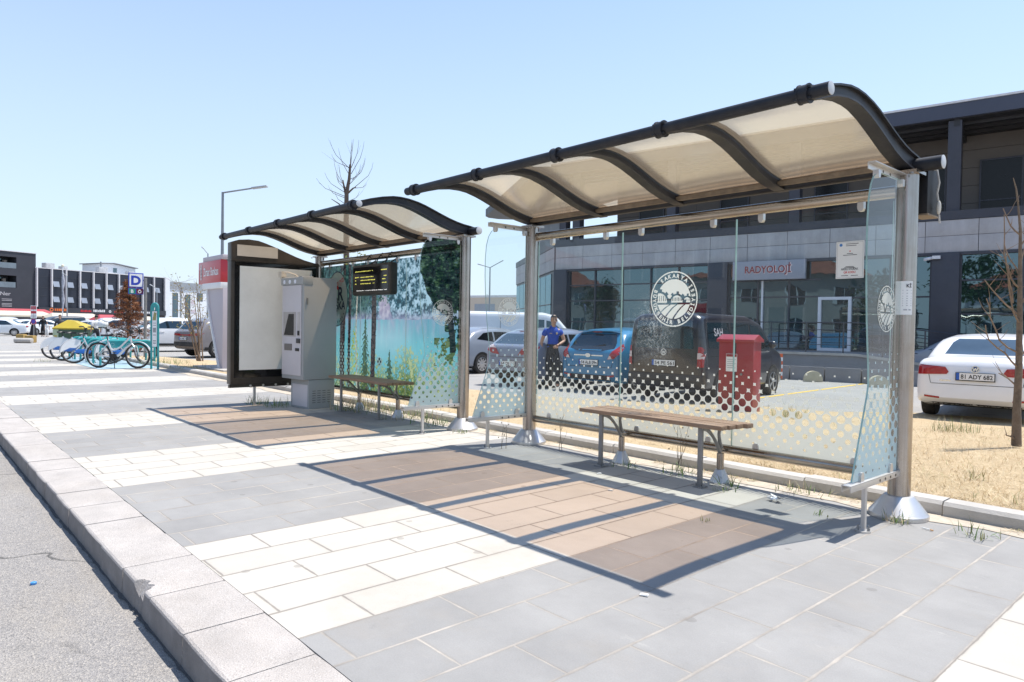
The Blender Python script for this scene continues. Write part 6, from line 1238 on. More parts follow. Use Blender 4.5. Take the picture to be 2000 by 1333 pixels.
# bicycles
BSIL = P('silver_bicycle_paint', (.60, .61, .62), .35, .2, .05); BBLUE = P('blue_bicycle_panel', (.03, .14, .45), .4); BLKC2 = P('bicycle_black', (.015, .015, .016), .5)
def bike(label, loc, rz, cover):
    t = thing('bicycle', loc, label, 'bicycle', rz, 'city hire bicycles at the teal racks'); r = .345
    for y, nm in ((0, 'rear'), (1.06, 'front')):
        w = MB().torus((0, y, r), (1, 0, 0), r - .022, .022, 32, 8).build('wheel', RUBBER, t); m = MB(); m.torus((0, y, r), (1, 0, 0), r - .052, .012, 32, 6).lathe([(.035, -.04), (.035, .04)], (0, y, r), (1, 0, 0), 10)
        for k in range(18): a = 2 * PI * k / 18; m.tube([(.02 * (-1) ** k, y, r), (0, y + (r - .05) * math.cos(a), r + (r - .05) * math.sin(a))], .0022, 3, caps=False)
        m.build('rim', GALV, w)
    f = MB(); bb = (0, .42, .29); st = (0, .24, .74); hd_ = (0, .86, .86); hl = (0, .90, .66)
    f.tube([bb, st], .022, 8).tube([hd_, hl], .026, 8).tube([(0, .33, .50), (0, .42, .48), (0, .58, .56), (0, .76, .74), hd_], [.02, .022, .024, .024, .022], 8).tube([bb, (0, .56, .36), (0, .74, .54), hl], [.028, .034, .034, .028], 8)
    for s in (-1, 1): f.tube([(s * .05, 0, r), (s * .03, .2, .31), (s * .02, .42, .29)], .012, 6).tube([(s * .05, 0, r), (s * .03, .27, .66)], .011, 6).tube([(s * .055, 1.06, r), (s * .055, 1.0, .58), (s * .03, .92, .66)], .014, 6)
    f.build('frame', BSIL, t)
    m = MB(); a0 = R(20)
    for s0, s1, y in ((R(15), R(200), 0), (R(30), R(150), 1.06)):
        pts = [(y - (r + .03) * math.cos(a), r + (r + .03) * math.sin(a)) for a in [s0 + (s1 - s0) * i / 14 for i in range(15)]] if y else [(y + (r + .03) * math.cos(a), r + (r + .03) * math.sin(a)) for a in [R(60) + R(150) * i / 14 for i in range(15)]]
        m.loft([[V((-.028, q_[0], q_[1])), V((.028, q_[0], q_[1])), V((.024, q_[0] * 1, q_[1] + .008)), V((-.024, q_[0], q_[1] + .008))] for q_ in pts])
    m.build('mudguard', BSIL, t)
    if cover:
        pl = [((r + .02) * math.cos(R(a)), r + (r + .02) * math.sin(R(a))) for a in range(65, 186, 10)] + [(-.30, .36), (-.12, .46), (.02, .45), (.16, .56)]
        m = MB()
        for s in (-1, 1): m.prism(pl, (s * .034, 0, 0), (0, 1, 0), (0, 0, 1), (s * .004, 0, 0))
        m.build('wheel_cover', WHITEP, t)
        MB().prism([(-.02, .30), (.40, .28), (.44, .36), (.30, .42), (.02, .40)], (-.06, 0, 0), (0, 1, 0), (0, 0, 1), (.12, 0, 0)).build('chain_case', BBLUE, t, bevel=.01)
    MB().lathe([(.09, -.045), (.10, -.03), (.10, .03), (.09, .045)], (0, .42, .29), (1, 0, 0), 20).bar((.09, .42, .29), (.09, .50, .16), .02, .02).bar((-.09, .42, .29), (-.09, .34, .42), .02, .02).box(.08, .17, .46, .55, .145, .165).box(-.17, -.08, .29, .38, .41, .43).build('crank_and_motor', BLKC2, t)
    MB().tube([st, (0, .22, .84)], .013, 8).build('seat_post', BLKC2, t)
    MB().loft([[V((s * w_, y_, z_)) for s, z_ in ((-1, .86), (-.7, .90), (.7, .90), (1, .86), (.6, .845), (-.6, .845))] for y_, w_ in ((.08, .06), (.10, .085), (.18, .085), (.26, .04), (.34, .022), (.36, .012))]).build('saddle', BLKC2, t, angle=60)
    MB().tube([hd_, (0, .84, .98)], .014, 8).tube([(-.29, .70, 1.05), (-.18, .80, 1.07), (0, .85, 1.0), (.18, .80, 1.07), (.29, .70, 1.05)], .012, 8).box(-.04, .04, .84, .92, .93, 1.02).tube([(.29, .70, 1.05), (.2, .78, 1.06)], .018, 8).tube([(-.29, .70, 1.05), (-.2, .78, 1.06)], .018, 8).tube([(.1, .83, 1.04), (.13, .98, .86), (.06, .95, .66)], .004, 4).build('handlebar', BLKC2, t)
    MB().tube([(.04, .44, .24), (.14, .52, .005)], .01, 6).build('kickstand', BLKC2, t); return t
bike('silver bicycle on its stand in front of the teal racks', (-21.16, -1.17, .004), R(-43), False)
bk = bike('white finned hire bicycle with its rear wheel nearest the silver bicycle', (-23.65, -1.32, .004), R(4), True)
dup(bk, loc=(-25.3, -1.36, .004), rz=R(-5), label='middle hire bicycle of the three with white wheel covers'); dup(bk, loc=(-26.45, -1.42, .004), rz=R(-8), label='hire bicycle with a white wheel cover at the far end of the racks')
dup(bk, loc=(-22.75, -.62, .004), rz=R(10), label='hire bicycle standing deeper between the two nearest racks')
tag(MB().sphere((0, 0, 0), (.17, .15, .14), 14, 10).sphere((.05, .04, .1), (.10, .09, .08), 10, 8).build('plastic_bag', P('white_plastic_bag', (.7, .7, .7), .5, 0, .15, 20, bump=1, bscale=16), loc=(-24.6, -.40, 1.16)), 'white plastic bag hung on a bicycle handlebar in front of the green container', 'bag')
# blue totem of the bicycle stand
t = thing('information_totem', (-20.05, -.08, 0), 'narrow teal looped totem with a white panel at the end of the bicycle racks', 'totem', rz=R(38))
pts = [(-.10, 0, 0), (-.10, 0, 1.62)] + [(.10 * math.cos(PI - PI * i / 8), 0, 1.64 + .11 * math.sin(PI * i / 8)) for i in range(9)] + [(.10, 0, 1.62), (.10, 0, 0)]
MB().tube(pts, .028, 10).build('loop', TEAL, t); MB().prism([(-.1, 1.55), (-.1, 1.66)] + [(.1 * math.cos(PI - PI * i / 8), 1.64 + .1 * math.sin(PI * i / 8)) for i in range(1, 8)] + [(.1, 1.66), (.1, 1.55), (.03, 1.55), (.03, 1.64), (-.03, 1.64), (-.03, 1.55)], (0, -.015, 0), (1, 0, 0), (0, 0, 1), (0, .03, 0)).build('head_plate', TEAL, t)
p_ = MB().box(-.07, .07, -.012, .012, .60, 1.54).build('panel', SIGNW, t); m = MB()
for z, h_ in ((.68, .03), (.74, .03), (.90, .02), (.98, .12), (1.16, .015), (1.22, .015)): m.box(-.045, .045, -.0135, -.0125, z, z + h_)
m.build('panel_text', GREYINK, p_, smooth=False); MB().prism([(-.06, 1.30), (.04, 1.30), (.06, 1.50), (-.02, 1.52)], (0, -.0135, 0), (1, 0, 0), (0, 0, 1), (0, .001, 0)).build('panel_picture', P('olive_picture', (.3, .28, .12), .6), p_, smooth=False)
MB().tube([(-.1, 0, .32), (.1, 0, .32)], .012, 8).build('crossbar', TEAL, t)
# bus stop sign
t = thing('bus_stop_sign', (-26.3, 1.22, gz(-26.3, 1.22)), 'blue bordered bus stop sign with a big D on a grey pole', 'sign'); g0 = gz(-26.3, 1.22)
MB().lathe([(.05, 0), (.05, 2.75 - g0), (.03, 2.76 - g0)], seg=12).build('pole', GALV, t); BLS = P('sign_blue', (.02, .05, .40), .4)
s = MB().box(-.02, .0, -.53, -.06, 2.42 - g0, 2.92 - g0).build('sign_plate', BLS, t, bevel=.008); F2 = ((0, 1, 0), (0, 0, 1))
MB().box(0, .003, -.495, -.095, 2.455 - g0, 2.885 - g0).build('white_field', SIGNW, s); MB().text('D', .42, (.0045, -.295, 2.52 - g0), *F2, bold=.045).build('letter', BLS, s, smooth=False)
s = MB().box(-.02, 0, -.53, -.06, 2.19 - g0, 2.40 - g0).build('route_plate', BLS, t); MB().box(0, .002, -.51, -.31, 2.21 - g0, 2.38 - g0).build('green_field', P('sign_green', (.02, .25, .16), .5), s); MB().box(0, .002, -.28, -.08, 2.21 - g0, 2.38 - g0).build('dark_red_field', P('sign_dark_red', (.14, .01, .02), .5), s)
MB().text('B', .16, (.004, -.41, 2.235 - g0), *F2, bold=.03).text('Ö', .14, (.004, -.18, 2.235 - g0), *F2, bold=.03).build('route_letters', SIGNW, s, smooth=False)
MB().box(-.02, .02, -.06, .02, 2.66 - g0, 2.70 - g0).box(-.02, .02, -.06, .02, 2.30 - g0, 2.34 - g0).build('clamp', GALV, t)
# recycling container
cl = at(149, 38, -.2); crz = YAW; t = thing('recycling_container', cl, 'dark green recycling container with a peaked yellow lid', 'container', rz=crz)
GRN = P('container_green', (.035, .085, .045), .5, 0, .12, 3, dirt=(.14, .14, .11), damt=.4, dscale=2); YEL = P('container_yellow', (.46, .345, .03), .45, 0, .08, 2, dirt=(.4, .3, .1), damt=.3)
MB().prism([(-.82, .12), (.82, .12), (.90, 1.0), (-.90, 1.0)], (0, -.55, 0), (1, 0, 0), (0, 0, 1), (0, 1.1, 0)).build('bin_body', GRN, t, bevel=.03); MB().box(-.94, .94, -.60, .60, .96, 1.03).build('rim', YEL, t, bevel=.02)
MB().add([(-.94, -.6, 1.03), (.94, -.6, 1.03), (.94, .6, 1.03), (-.94, .6, 1.03), (-.42, -.12, 1.47), (-.05, -.12, 1.43), (-.05, .2, 1.43), (-.42, .2, 1.47)], [(0, 1, 5, 4), (1, 2, 6, 5), (2, 3, 7, 6), (3, 0, 4, 7), (4, 5, 6, 7)]).build('lid', YEL, t, angle=20)
for s in (-.75, .75): MB().lathe([(.10, -.04), (.10, .04)], (s, -.42, .10), (1, 0, 0), 14).build('castor', BLACK, t)
MB().box(-.92, -.62, -.567, -.552, .35, .95).build('notice', P('pale_green_notice', (.42, .50, .34), .6), t); MB().box(-.86, -.68, -.572, -.568, .40, .62).build('yellow_notice', YEL, t)
# no parking board, lamps
t = thing('street_sign', at(66, 57, -.2), 'red and white street sign board beside the woman in the long black dress', 'sign', rz=YAW)
MB().lathe([(.035, 0), (.035, 2.6)], seg=8).build('pole', GALV, t); b = MB().box(-.25, .25, -.03, -.01, 1.55, 2.6).build('board', SIGNW, t); MB().box(-.22, .22, -.036, -.031, 2.28, 2.55).box(-.22, .22, -.036, -.031, 1.95, 2.15).build('red_field', REDS, b, smooth=False); m = MB()
for z in (1.62, 1.70, 1.78): m.box(-.18, .18, -.036, -.031, z, z + .03)
m.box(-.18, .18, -.038, -.0365, 2.38, 2.43); m.build('text_lines', GREYINK, b, smooth=False)
MB().lathe([(.22, 0), (.22, .02)], (0, -.03, 1.30), (0, -1, 0), 20).build('round_sign', P('round_sign_blue', (.08, .06, .35), .5), t); MB().torus((0, -.052, 1.30), (0, 1, 0), .20, .022, 20, 6).build('round_rim', REDS, t)
LAMP = P('lamp_post_grey', (.25, .27, .29), .5, .4, .1, 2)
def lamp(label, px, d, h, arms, rz=None):
    t = thing('street_lamp', at(px, d, -.2), label, 'street lamp', YAW if rz is None else rz, 'grey street lamps')
    MB().tube([(0, 0, 0), (0, 0, h * .55), (0, 0, h)], [.085, .07, .05], 10).lathe([(.16, 0), (.16, .05), (.1, .08)], seg=12).build('pole', LAMP, t)
    for dx, dz in arms:
        MB().tube([(0, 0, h - .03), (dx * .72, 0, h + dz * .72)], .035, 8).build('arm', LAMP, t); u = V((dx, 0, dz)).normalized()
        MB().obox(V((dx * .86, 0, h + dz * .86)), u * abs(dx) * .18, V((0, .11, 0)), u.cross(V((0, 1, 0))) * .035).build('lamp_head', P('lamp_head_grey', (.4, .41, .42), .4), t, bevel=.015)
lamp('tall street lamp with one arm reaching right above the ad panel', 433, 30, 7.1, [(1.85, .27)]); lamp('double armed street lamp between the two shelters', 955, 60, 6.6, [(-1.05, .25), (1.12, .6)]); lamp('far street lamp whose arm shows above the bank kiosk', 405, 62, 7.6, [(-.55, .6)]); lamp('small far street lamp right of the double armed one', 971, 118, 6.0, [(-1.9, .9)])
lamp('slim street lamp in front of the dark glass building, beside the banner', 131, 84, 6.8, [(-.6, .35)]); lamp('slim street lamp behind the bus stop sign', 306, 80, 5.2, [(-.8, .5)])
fp = at(122, 88, -.2); t = thing('flag_pole', fp, 'white pole with a furled flag in front of the dark glass building', 'flag pole'); MB().tube([(0, 0, 0), (0, 0, 8.2)], .06, 8).build('pole', WHITEP, t); MB().sphere((0, 0, 8.35), .17, 10, 8).build('ball', P('pale_ball', (.7, .66, .5), .4), t)
MB().tube([(.1, 0, 2.6), (.16, .05, 4), (.1, 0, 5.2), (.18, .05, 6.3), (.1, 0, 7.6)], [.05, .17, .1, .19, .07], 8).build('flag', P('grey_flag', (.35, .36, .40), .8, 0, .4, 3), t)
# wheel stops and bollards
tag(MB().tube([(-.52, 0, .16), (.52, 0, .16)], .16, 14).build('concrete_block', CONC, loc=at(46, 42.5, -.2), rz=YAW, bevel=.02), 'white cylindrical concrete block lying by the street corner', 'block')
for px, d, l in ((42, 47, 'ochre concrete block behind the white cylinder at the street corner'), (60, 43.5, 'ochre concrete block at the right end of the white cylinder')): tag(MB().box(-.26, .26, -.2, .2, 0, .45).build('concrete_block', P('ochre_block', (.38, .25, .08), .85, 0, .25, 5), loc=at(px, d, -.2), rz=YAW, bevel=.05), l, 'block')
bo = None
for i in range(8):
    p = at(10 + i * 3.4, 66 - i * .4, -.2)
    if bo is None:
        bo = thing('bollard', p, 'yellow and black bollard in the row in front of the parked cars', 'bollard', group='yellow and black bollards'); MB().lathe([(.10, 0), (.10, .35)], seg=10).build('black_base', BLACK, bo); MB().lathe([(.10, .351), (.10, .85), (.06, .9)], seg=10).build('yellow_top', P('bollard_yellow', (.55, .33, .01), .5), bo)
    else: dup(bo, loc=p)
# ---------------------------------------------------------------- cars on the left
TLs = [(.30, .86), (.88, .90), (.90, 1.0), (.30, .95)]
suv = vehicle('parked_car', 'grey sport utility car parked behind the thin shrub and the bank kiosk', 'car', SUV, at(361, 28.2, -.17), R(15), (.20, .185, .19), (.88, 3.55),
    side_win=[[(.72, 1.2), (1.0, 1.48), (1.45, 1.5), (1.45, 1.14)], [(1.52, 1.14), (1.52, 1.5), (2.2, 1.49), (3.0, 1.14)]], rear_win=[(-.66, 1.14), (-.56, 1.46), (.56, 1.46), (.66, 1.14)], front_win=[(-.7, 1.16), (-.56, 1.52), (.56, 1.52), (.7, 1.16)],
    rear=[('tail_lamp', TLs, 'B', TAILR, .014), ('tail_lamp', mir(TLs), 'B', TAILR, .014), ('lamp_bar', [(-.30, .88), (.30, .88), (.30, .93), (-.30, .93)], 'B', TAILR, .012), ('rear_bumper', [(-.88, .36), (.88, .36), (.88, .62), (-.88, .62)], 'B', BLKTR, .016), ('bumper_trim', [(-.7, .34), (.7, .34), (.66, .44), (-.66, .44)], 'B', P('brown_dust_trim', (.22, .17, .13), .6), .02)],
    front=[('headlamp', [(.45, .86), (.84, .90), (.82, 1.02), (.5, .98)], 'F', HEADL, .012), ('headlamp', mir([(.45, .86), (.84, .90), (.82, 1.02), (.5, .98)]), 'F', HEADL, .012), ('radiator_grille', [(-.42, .55), (.42, .55), (.40, .86), (-.40, .86)], 'F', BLKTR, .008), ('bumper_vent', [(-.8, .34), (.8, .34), (.74, .5), (-.74, .5)], 'F', BLKTR, .008)],
    seams=[line((1.48, .4), (1.48, 1.12), .012), line((2.7, .4), (2.75, 1.12), .012)], trims=[('sill_trim', [(.3, .30), (4.1, .30), (4.1, .42), (.3, .42)], 'R', BLKTR, .007), ('sill_trim', [(.3, .30), (4.1, .30), (4.1, .42), (.3, .42)], 'L', BLKTR, .007)], handles=((1.2, .98), (2.3, .98)), mirrors=(2.85, 1.18), wr=.36)
plate(suv, -.12, -.014, .76, '54 ABE 71')
def recolor(o, c):
    for ch in o.children_recursive:
        if ch.type == 'MESH' and any(m and m.name.startswith('car_paint') for m in ch.data.materials): ch.color = (*c, 1)
CARS = [(suv, 322, 34, 176, (.78, .78, .78), 'white sport utility car facing the camera left of the grey one'), (HBK, 303, 48, 150, (.55, .25, .25), 'dull red hatchback behind the bus stop pole'), (HBK, 286, 56, 100, (.74, .74, .76), 'white hatchback right of the dead conifer'), (suv, 214, 46, 190, (.55, .57, .60), 'silver sport utility car between the container and the dead conifer'), (HBK, 175, 60, 120, (.6, .6, .62), 'pale hatchback behind the container lid'), (suv, 330, 62, 120, (.7, .71, .73), 'white car with a dark roof box far behind the white sport utility car'),
        (None, 116, 68, 195, (.04, .045, .055), 'dark van parked behind the man in black'), (HBK, 62, 66, 20, (.62, .63, .66), 'silver hatchback behind the street sign'), (HBK, 88, 66, 20, (.76, .76, .76), 'white hatchback between the silver hatchback and the dark van'), (SEDAN, 33, 68, 100, (.02, .022, .025), 'black saloon parked behind the yellow bollards'), (suv, 8, 69, 100, (.62, .64, .68), 'silver car left of the black saloon behind the bollards'), (SEDAN, 2, 60, 160, (.74, .77, .80), 'pale saloon cut by the left edge of the view'), (HBK, 238, 62, 110, (.7, .72, .75), 'white hatchback half hidden behind the dead conifer'), (HBK, 345, 52, 160, (.35, .42, .50), 'blue grey hatchback behind the white sport utility car'), (suv, 150, 75, 100, (.5, .52, .55), 'grey car under the cream canopies')]
vb = sd = None
for src, px, d, a, c, l in CARS:
    p = at(px, d, -.2)
    if src is None: 
        src = [o for o in bpy.data.objects if o.name.startswith('parked_van')][0]
    if src is SEDAN: src = [o for o in bpy.data.objects if o.get('label', '').startswith('white saloon')][0]
    n = dup(src, rz=R(a), label=l); f = V((-math.sin(R(a)), math.cos(R(a)), 0)); n.location = p - f * 2.1; recolor(n, c)
    for ch in list(n.children):
        if ch.name.startswith('number_plate') or ch.name.startswith('window_lettering') or ch.name.startswith('model_letter'):
            for g_ in list(ch.children): bpy.data.objects.remove(g_)
            bpy.data.objects.remove(ch)
        elif ch.name.startswith('badge'): bpy.data.objects.remove(ch)
# ================================================================ far buildings on the left
A0, B0 = at(70, 100, -.2), at(320, 119, -.2); FV = (B0 - A0); FL = FV.length; FRZ = math.atan2(FV.y, FV.x)
NAVY = P('dark_glass_curtain', (.022, .026, .040), .35, .1, .35, .25); NAVYC = P('charcoal_cladding', (.040, .042, .052), .5, .1, .15, .5); FGLS = facade_glass('far_window_glass', (.05, .06, .075), .22, .0); OPENW = P('open_window_pane', (.24, .27, .32), .2, 0, .2, .3); FINM = P('white_fin', (.62, .60, .60), .5); WWALL = P('white_render', (.66, .68, .70), .8, 0, .06, .5); RAILG = P('balcony_glass', (.16, .20, .23), .2, 0, .2, .5)
t = thing('glass_building', A0, 'long dark glass building with white vertical fins above a row of shops', 'building', rz=FRZ)
H = 8.9; MB().box(0, FL, 0, 12, 0, H).build('curtain_wall', NAVY, t); nf = 10
for i in range(nf + 1): x = FL * i / nf; MB().box(x - .09, x + .09, -.35, -.003, 3.3, H + .05).build('fin', FINM, t)
MB().box(-.1, FL + .1, -.05, 12, H + .003, H + .12).build('roof_trim', FINM, t)
m = MB()
for z in (4.9, 6.1, 7.7): m.box(.05, FL - .05, -.03, -.003, z, z + .06)
m.build('floor_band', NAVYC, t)
for i in range(nf):
    x = FL * (i + .12) / nf; w = FL / nf
    if i > 0: MB().prism([(0, 0), (.28, -.8), (.3, -.78), (.02, .02)], (x, -.01, 7.1), (0, -1, 0), (0, 0, 1), (w * .42, 0, 0)).build('window', OPENW, t)
    if i in (1, 2, 3, 4, 5): MB().prism([(0, 0), (.28, -.8), (.3, -.78), (.02, .02)], (x, -.01, 4.85), (0, -1, 0), (0, 0, 1), (w * .42, 0, 0)).build('window', OPENW, t)
MB().box(.1, FL, -.5, -.004, 2.45, 3.25).build('shop_fascia', NAVYC, t); MB().box(.1, FL - .1, -.25, -.006, .1, 2.4).build('shop_front', P('dark_shop_front', (.05, .03, .03), .4, 0, .4, .6), t)
F = ((1, 0, 0), (0, 0, 1)); ORG = P('orange_letter', (.75, .16, .02), .5); WL = P('white_letter', (.75, .75, .75), .5); RL = P('red_letter', (.5, .02, .03), .5); OCH = P('ochre_letter', (.45, .30, .12), .5)
def strip(mb, x, z, w, h, n, seed):
    q = random.Random(seed)
    for i in range(n): mb.box(x + w * i / n, x + w * (i + q.uniform(.55, .8)) / n, -.53, -.51, z, z + h * q.choice((1, 1, .8)))
m = MB().ring2(.16, .28, (1.9, 2.92), (0, -.52, 0), *F, 18); strip(m, 2.35, 2.75, 1.9, .36, 7, 1); m.build('orange_sign', ORG, t, smooth=False)
m = MB(); strip(m, 6.2, 2.7, 1.7, .32, 8, 2); strip(m, 11.6, 2.72, 1.6, .3, 7, 3); m.build('red_sign', RL, t, smooth=False)
m = MB(); strip(m, 8.2, 2.75, 1.9, .36, 8, 4); strip(m, 13.4, 2.72, 1.9, .34, 7, 5); m.ring2(.1, .2, (10.9, 2.88), (0, -.52, 0), *F, 14); strip(m, 15.6, 2.72, 2.4, .3, 7, 6); m.build('white_sign', WL, t, smooth=False)
# charcoal building with balconies at the left edge
TW = 14; t = thing('charcoal_building', A0 - FV.normalized() * (TW + .02), 'charcoal building with open balconies and a white lettered wall at the left edge', 'building', rz=FRZ)
TH_ = 10.9; w = MB(); ops = [(TW - 6.6, TW - 2.6, 8.55, 10.15), (TW - 6.6, TW - 2.7, 5.85, 7.55), (TW - 12, TW - 7.6, 8.55, 10.15), (TW - 12, TW - 7.6, 5.85, 7.55)]
zs = [0, 5.85, 7.55, 8.55, 10.15, TH_]; xs = [0, TW - 12, TW - 7.6, TW - 6.6, TW - 2.6, TW]
for i in range(5):
    for j in range(5):
        if i in (1, 3) and j in (1, 3): w.box(xs[i], xs[i + 1], 2.0, 2.2, zs[j], zs[j + 1]); continue
        w.box(xs[i], xs[i + 1], 0, 12, zs[j], zs[j + 1])
w.build('wall', NAVYC, t, smooth=False)
for a, b, z0, z1 in ops:
    f = MB().box(a + .2, b - .2, 1.9, 1.98, z0 + .1, z1 - .2).build('window', FGLS, t); MB().box(a, b, .02, .06, z0 + .02, z0 + .78).build('balcony_glass', RAILG, t); MB().box(b - .9, b - .5, 1.4, 1.8, z0 + .1, z1 - .4).build('pale_curtain', P('pale_curtain', (.5, .42, .36), .8), t)
MB().box(-.1, TW + .05, -.1, 12, TH_ + .003, TH_ + .1).build('roof_trim', FINM, t)
m = MB().text('FizyoNer', .72, (TW - 4.9, -.02, 4.75), *F, bold=.01, width=3.1).text('NP', .62, (TW - 5.6, -.02, 4.15), *F, bold=.03).text('ING', .45, (TW - 5.5, -.02, 3.75), *F, bold=.03)
for z in (3.2, 3.38, 3.56, 4.0, 4.2): m.box(TW - 4.5, TW - 3.2, -.03, -.01, z, z + .07)
for z in (3.2, 3.38, 3.56): m.box(TW - 6, TW - 4.8, -.03, -.01, z, z + .07)
m.build('wall_lettering', P('faint_white_letter', (.45, .45, .46), .6), t, smooth=False)
m = MB(); q_ = random.Random(8)
for i in range(20): m.box(TW - 7.3 + i * .34, TW - 7.3 + i * .34 + .24, -.05, -.02, 2.55, 2.85)
m.build('shop_sign', OCH, t, smooth=False)
AWR = P('red_awning', (.34, .05, .065), .7, 0, .1, 1); AWC = P('cream_canopy', (.50, .45, .36), .75, 0, .08, 1)
def canopy(label, px, d, w, dp, z0, z1, mat, name='canopy'):
    t = thing(name, at(px, d, -.2), label, 'canopy', FRZ)
    MB().add([(-w / 2, -dp, z0), (w / 2, -dp, z0), (w / 2, dp, z0), (-w / 2, dp, z0), (-w / 2 + .8, 0, z1), (w / 2 - .8, 0, z1)], [(0, 1, 5, 4), (1, 2, 5), (2, 3, 4, 5), (3, 0, 4)]).add([(-w / 2, -dp, z0), (w / 2, -dp, z0), (w / 2, -dp, z0 - .2), (-w / 2, -dp, z0 - .2)], [(0, 1, 2, 3)]).build('cloth', mat, t, angle=20)
    for x in (-w / 2 + .1, w / 2 - .1): MB().tube([(x, -dp + .1, 0), (x, -dp + .1, z0)], .04, 6).build('leg', LAMP, t)
canopy('red awning over the shop front of the charcoal building', 36, 95, 8.5, 1.2, 2.35, 2.9, AWR, 'awning'); canopy('long cream canopy below the red awning at the left', 36, 88, 7.5, 1.5, 1.95, 2.5, AWC); canopy('cream canopy in front of the dark glass building behind the container', 142, 92, 7.0, 1.5, 1.7, 2.35, AWC); canopy('red parasol roof left of the dead conifer', 207, 88, 3.4, 1.4, 1.45, 2.2, AWR, 'parasol'); canopy('small red parasol roof touching the dead conifer', 226, 92, 2.2, 1.1, 1.4, 1.95, AWR, 'parasol'); canopy('small cream canopy right of the bus stop pole', 297, 80, 3, 1.2, 1.4, 2.0, AWC)
# white penthouse behind, white building to the right
P1 = at(196, 121, -.2); t = thing('penthouse', V((P1.x, P1.y, 8.8)), 'small white rooftop house above the dark glass building', 'building', rz=FRZ); hl = 6.6
MB().prism([(0, 0), (hl, 0), (hl, 2.0), (hl * .35, 2.5), (0, 2.35)], (0, 0, 0), (1, 0, 0), (0, 0, 1), (0, 5, 0)).build('wall', WWALL, t); MB().prism([(-.3, 2.35), (hl * .35, 2.55), (hl + .3, 2.02), (hl + .3, 2.15), (hl * .35, 2.7), (-.3, 2.5)], (0, -.4, 0), (1, 0, 0), (0, 0, 1), (0, 5.8, 0)).build('roof', P('grey_roof_sheet', (.2, .2, .21), .6), t)
MB().box(2.3, 3.0, -.03, -.003, 1.0, 1.8).build('window', FGLS, t); MB().lathe([(.12, 0), (.12, 2.9)], (-.1, -.2, -.2), seg=8).build('downpipe', LAMP, t)
C0 = at(321, 119.2, -.2); D0 = at(440, 132, -.2); WV = D0 - C0; WLn = WV.length; WRZ = math.atan2(WV.y, WV.x); t = thing('white_building', C0, 'white rendered building with narrow dark windows right of the dark glass building', 'building', rz=WRZ)
MB().box(0, WLn, 0, 12, 0, 7.2).build('wall', WWALL, t); MB().box(-.1, WLn, -.15, 12, 7.203, 8.4).build('roof_band', P('grey_parapet', (.26, .28, .30), .7, 0, .1, .3), t); MB().box(0.02, .9, -.2, -.003, 0, 9.0).build('corner_pier', WWALL, t)
for x, z0, z1, w in ((1.7, 2.2, 6.4, 1.0), (4.4, 2.1, 6.2, 1.0), (7.0, 5.2, 6.6, 1.2), (9.6, 5.1, 6.4, 1.2), (9.8, 2.0, 3.6, 1.2), (12, 2.0, 6, 1)):
    f = MB().box(x, x + w, -.02, -.003, z0, z1).build('window', FGLS, t); MB().box(x - .06, x, -.05, -.003, z0, z1).box(x + w, x + w + .06, -.05, -.003, z0, z1).box(x - .06, x + w + .06, -.05, -.003, z1, z1 + .06).build('window_frame', NAVYC, f)
m = MB().lathe([(.07, 0), (.07, 7.1)], (3.4, -.1, 0), seg=6); m.build('downpipe', LAMP, t)
m = MB().ring2(.28, .42, (6.1, 5.0), (0, -.02, 0), *F, 16).ring2(0, .14, (6.1, 5.0), (0, -.02, 0), *F, 12)
for i in range(3): m.box(5.6, 6.6, -.03, -.01, 3.0 + i * .25, 3.1 + i * .25)
m.build('wall_emblem', P('pale_red_emblem', (.52, .38, .40), .7), t, smooth=False)
# low beige hall seen between the shelters
E0, E1 = at(880, 112, -.2), at(1060, 104, -.2); ev = E1 - E0; t = thing('beige_hall', E0, 'low beige industrial hall far away between the two shelters', 'building', rz=math.atan2(ev.y, ev.x))
MB().box(0, ev.length, 0, 10, 0, 6.0).build('wall', P('beige_render', (.55, .47, .38), .8, 0, .06, .4), t); MB().box(-.1, ev.length + .1, -.1, 10, 6.003, 6.35).build('roof_band', P('pale_roof_band', (.6, .6, .6), .6), t); MB().box(4.5, 8.2, -.04, -.003, 2.4, 5.0).build('grey_door', P('grey_shutter', (.3, .33, .36), .6), t)
for x, w in ((1.8, .9), (3.0, .9), (9.6, .9)): MB().box(x, x + w, -.03, -.003, 2.2, 3.4).build('window', FGLS, t)
# ---------------------------------------------------------------- houses and trees across the road, mirrored in the panes
CRM = P('cream_render', (.36, .35, .33), .85, 0, .1, .6); TILE = P('red_roof_tile', (.30, .09, .05), .8, 0, .2, 1); 
def house(label, x, y, w, d, h, wall, rz):
    t = thing('house', (x, y, -.15), label, 'house', rz); MB().box(-w / 2, w / 2, -d / 2, d / 2, 0, h).build('wall', wall, t)
    MB().add([(-w / 2 - .5, -d / 2 - .5, h), (w / 2 + .5, -d / 2 - .5, h), (w / 2 + .5, d / 2 + .5, h), (-w / 2 - .5, d / 2 + .5, h), (-w / 4, 0, h + 2.2), (w / 4, 0, h + 2.2)], [(0, 1, 5, 4), (1, 2, 5), (2, 3, 4, 5), (3, 0, 4), (0, 3, 2, 1)]).build('roof', TILE, t, angle=10)
    for i in range(4):
        for z in (1.0, 4.0):
            if z + 1.6 > h: continue
            xx = -w / 2 + w * (i + .5) / 4; f = MB().box(xx - .8, xx + .8, d / 2 + .003, d / 2 + .05, z, z + 1.5).build('window', FGLS, t); MB().box(xx - .88, xx - .8, d / 2 + .003, d / 2 + .08, z, z + 1.5).box(xx + .8, xx + .88, d / 2 + .003, d / 2 + .08, z, z + 1.5).box(xx - .03, xx + .03, d / 2 + .051, d / 2 + .08, z, z + 1.5).build('window_frame', WHITEP, f)
    return t
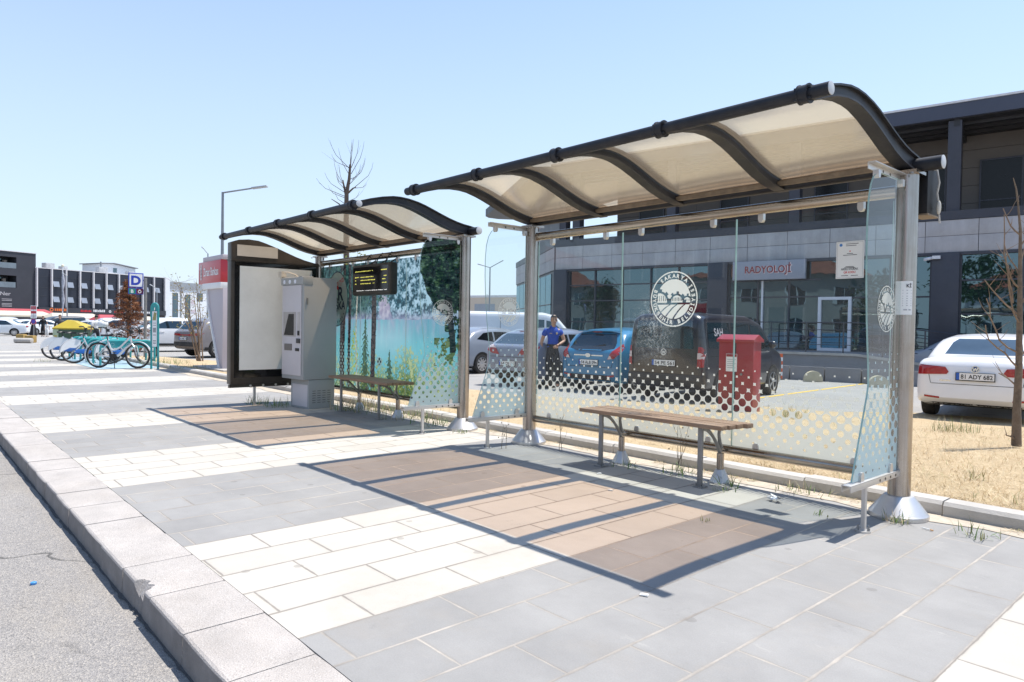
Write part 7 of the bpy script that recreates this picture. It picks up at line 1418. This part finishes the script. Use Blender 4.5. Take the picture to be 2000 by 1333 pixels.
house('cream two storey house with a red tiled roof across the road', -17, -29, 16, 9, 6.6, CRM, 0); house('white house with a red tiled roof across the road behind the camera', 6, -33, 13, 9, 5.4, WWALL, .1); house('beige house across the road at the far left', -46, -34, 18, 9, 6.2, CRM, -.1)
LEAFD = [P('dark_leaf', (.035, .075, .022), .6, 0, .35, 6), P('mid_leaf', (.06, .115, .03), .6, 0, .35, 6)]
def leafy(label, x, y, h, rad, seed):
    q = random.Random(seed); t = thing('leafy_tree', (x, y, -.15), label, 'tree', group='street trees across the road'); MB().tube([(0, 0, 0), (.05, 0, h * .3), (0, .05, h * .6)], [.2, .15, .08], 8).build('trunk', BARK, t); m = MB()
    for i in range(60):
        c = V((q.gauss(0, 1), q.gauss(0, 1), q.gauss(0, 1))).normalized() * rad * q.random() ** .4; c.z = c.z * .85 + h * .66
        for k in range(34):
            p = c + V((q.gauss(0, .32), q.gauss(0, .32), q.gauss(0, .26))); a = V((q.gauss(0, 1), q.gauss(0, 1), q.gauss(0, 1))).normalized() * .16; b = a.orthogonal().normalized() * .09; m.add([p - a, p - b, p + a, p + b], [(0, 1, 2, 3)], q.choice((0, 0, 1)))
    m.build('crown', LEAFD, t, smooth=False)
leafy('leafy street tree across the road in front of the cream house', -8, -20, 6.5, 2.4, 1); leafy('leafy street tree across the road behind the camera', -1.6, -17.5, 7.6, 3.0, 2); leafy('leafy street tree across the road at the far left', -34, -24, 6.5, 2.4, 3)

for i, (x, w, h) in enumerate(((3.2, 1.3, .9), (5.4, .8, .6), (11.5, 1.5, 1.0), (16.4, 1.0, .7))):
    p = A0 + FV.normalized() * x + V((-FV.y, FV.x, 0)).normalized() * 2.5
    tag(MB().box(-w / 2, w / 2, -.5, .5, 0, h).box(-w / 2 + .1, w / 2 - .1, -.52, -.501, .15, h - .15).build('rooftop_unit', P('rooftop_unit_grey', (.4, .41, .42), .6, 0, .2, 2), loc=(p.x, p.y, 8.82), rz=FRZ, bevel=.03), ('wide grey ventilation unit at the left of the dark glass roof', 'small grey ventilation unit at the left of the dark glass roof', 'largest grey ventilation unit near the rooftop house', 'grey ventilation unit at the right end of the dark glass roof')[i], 'ventilation unit')
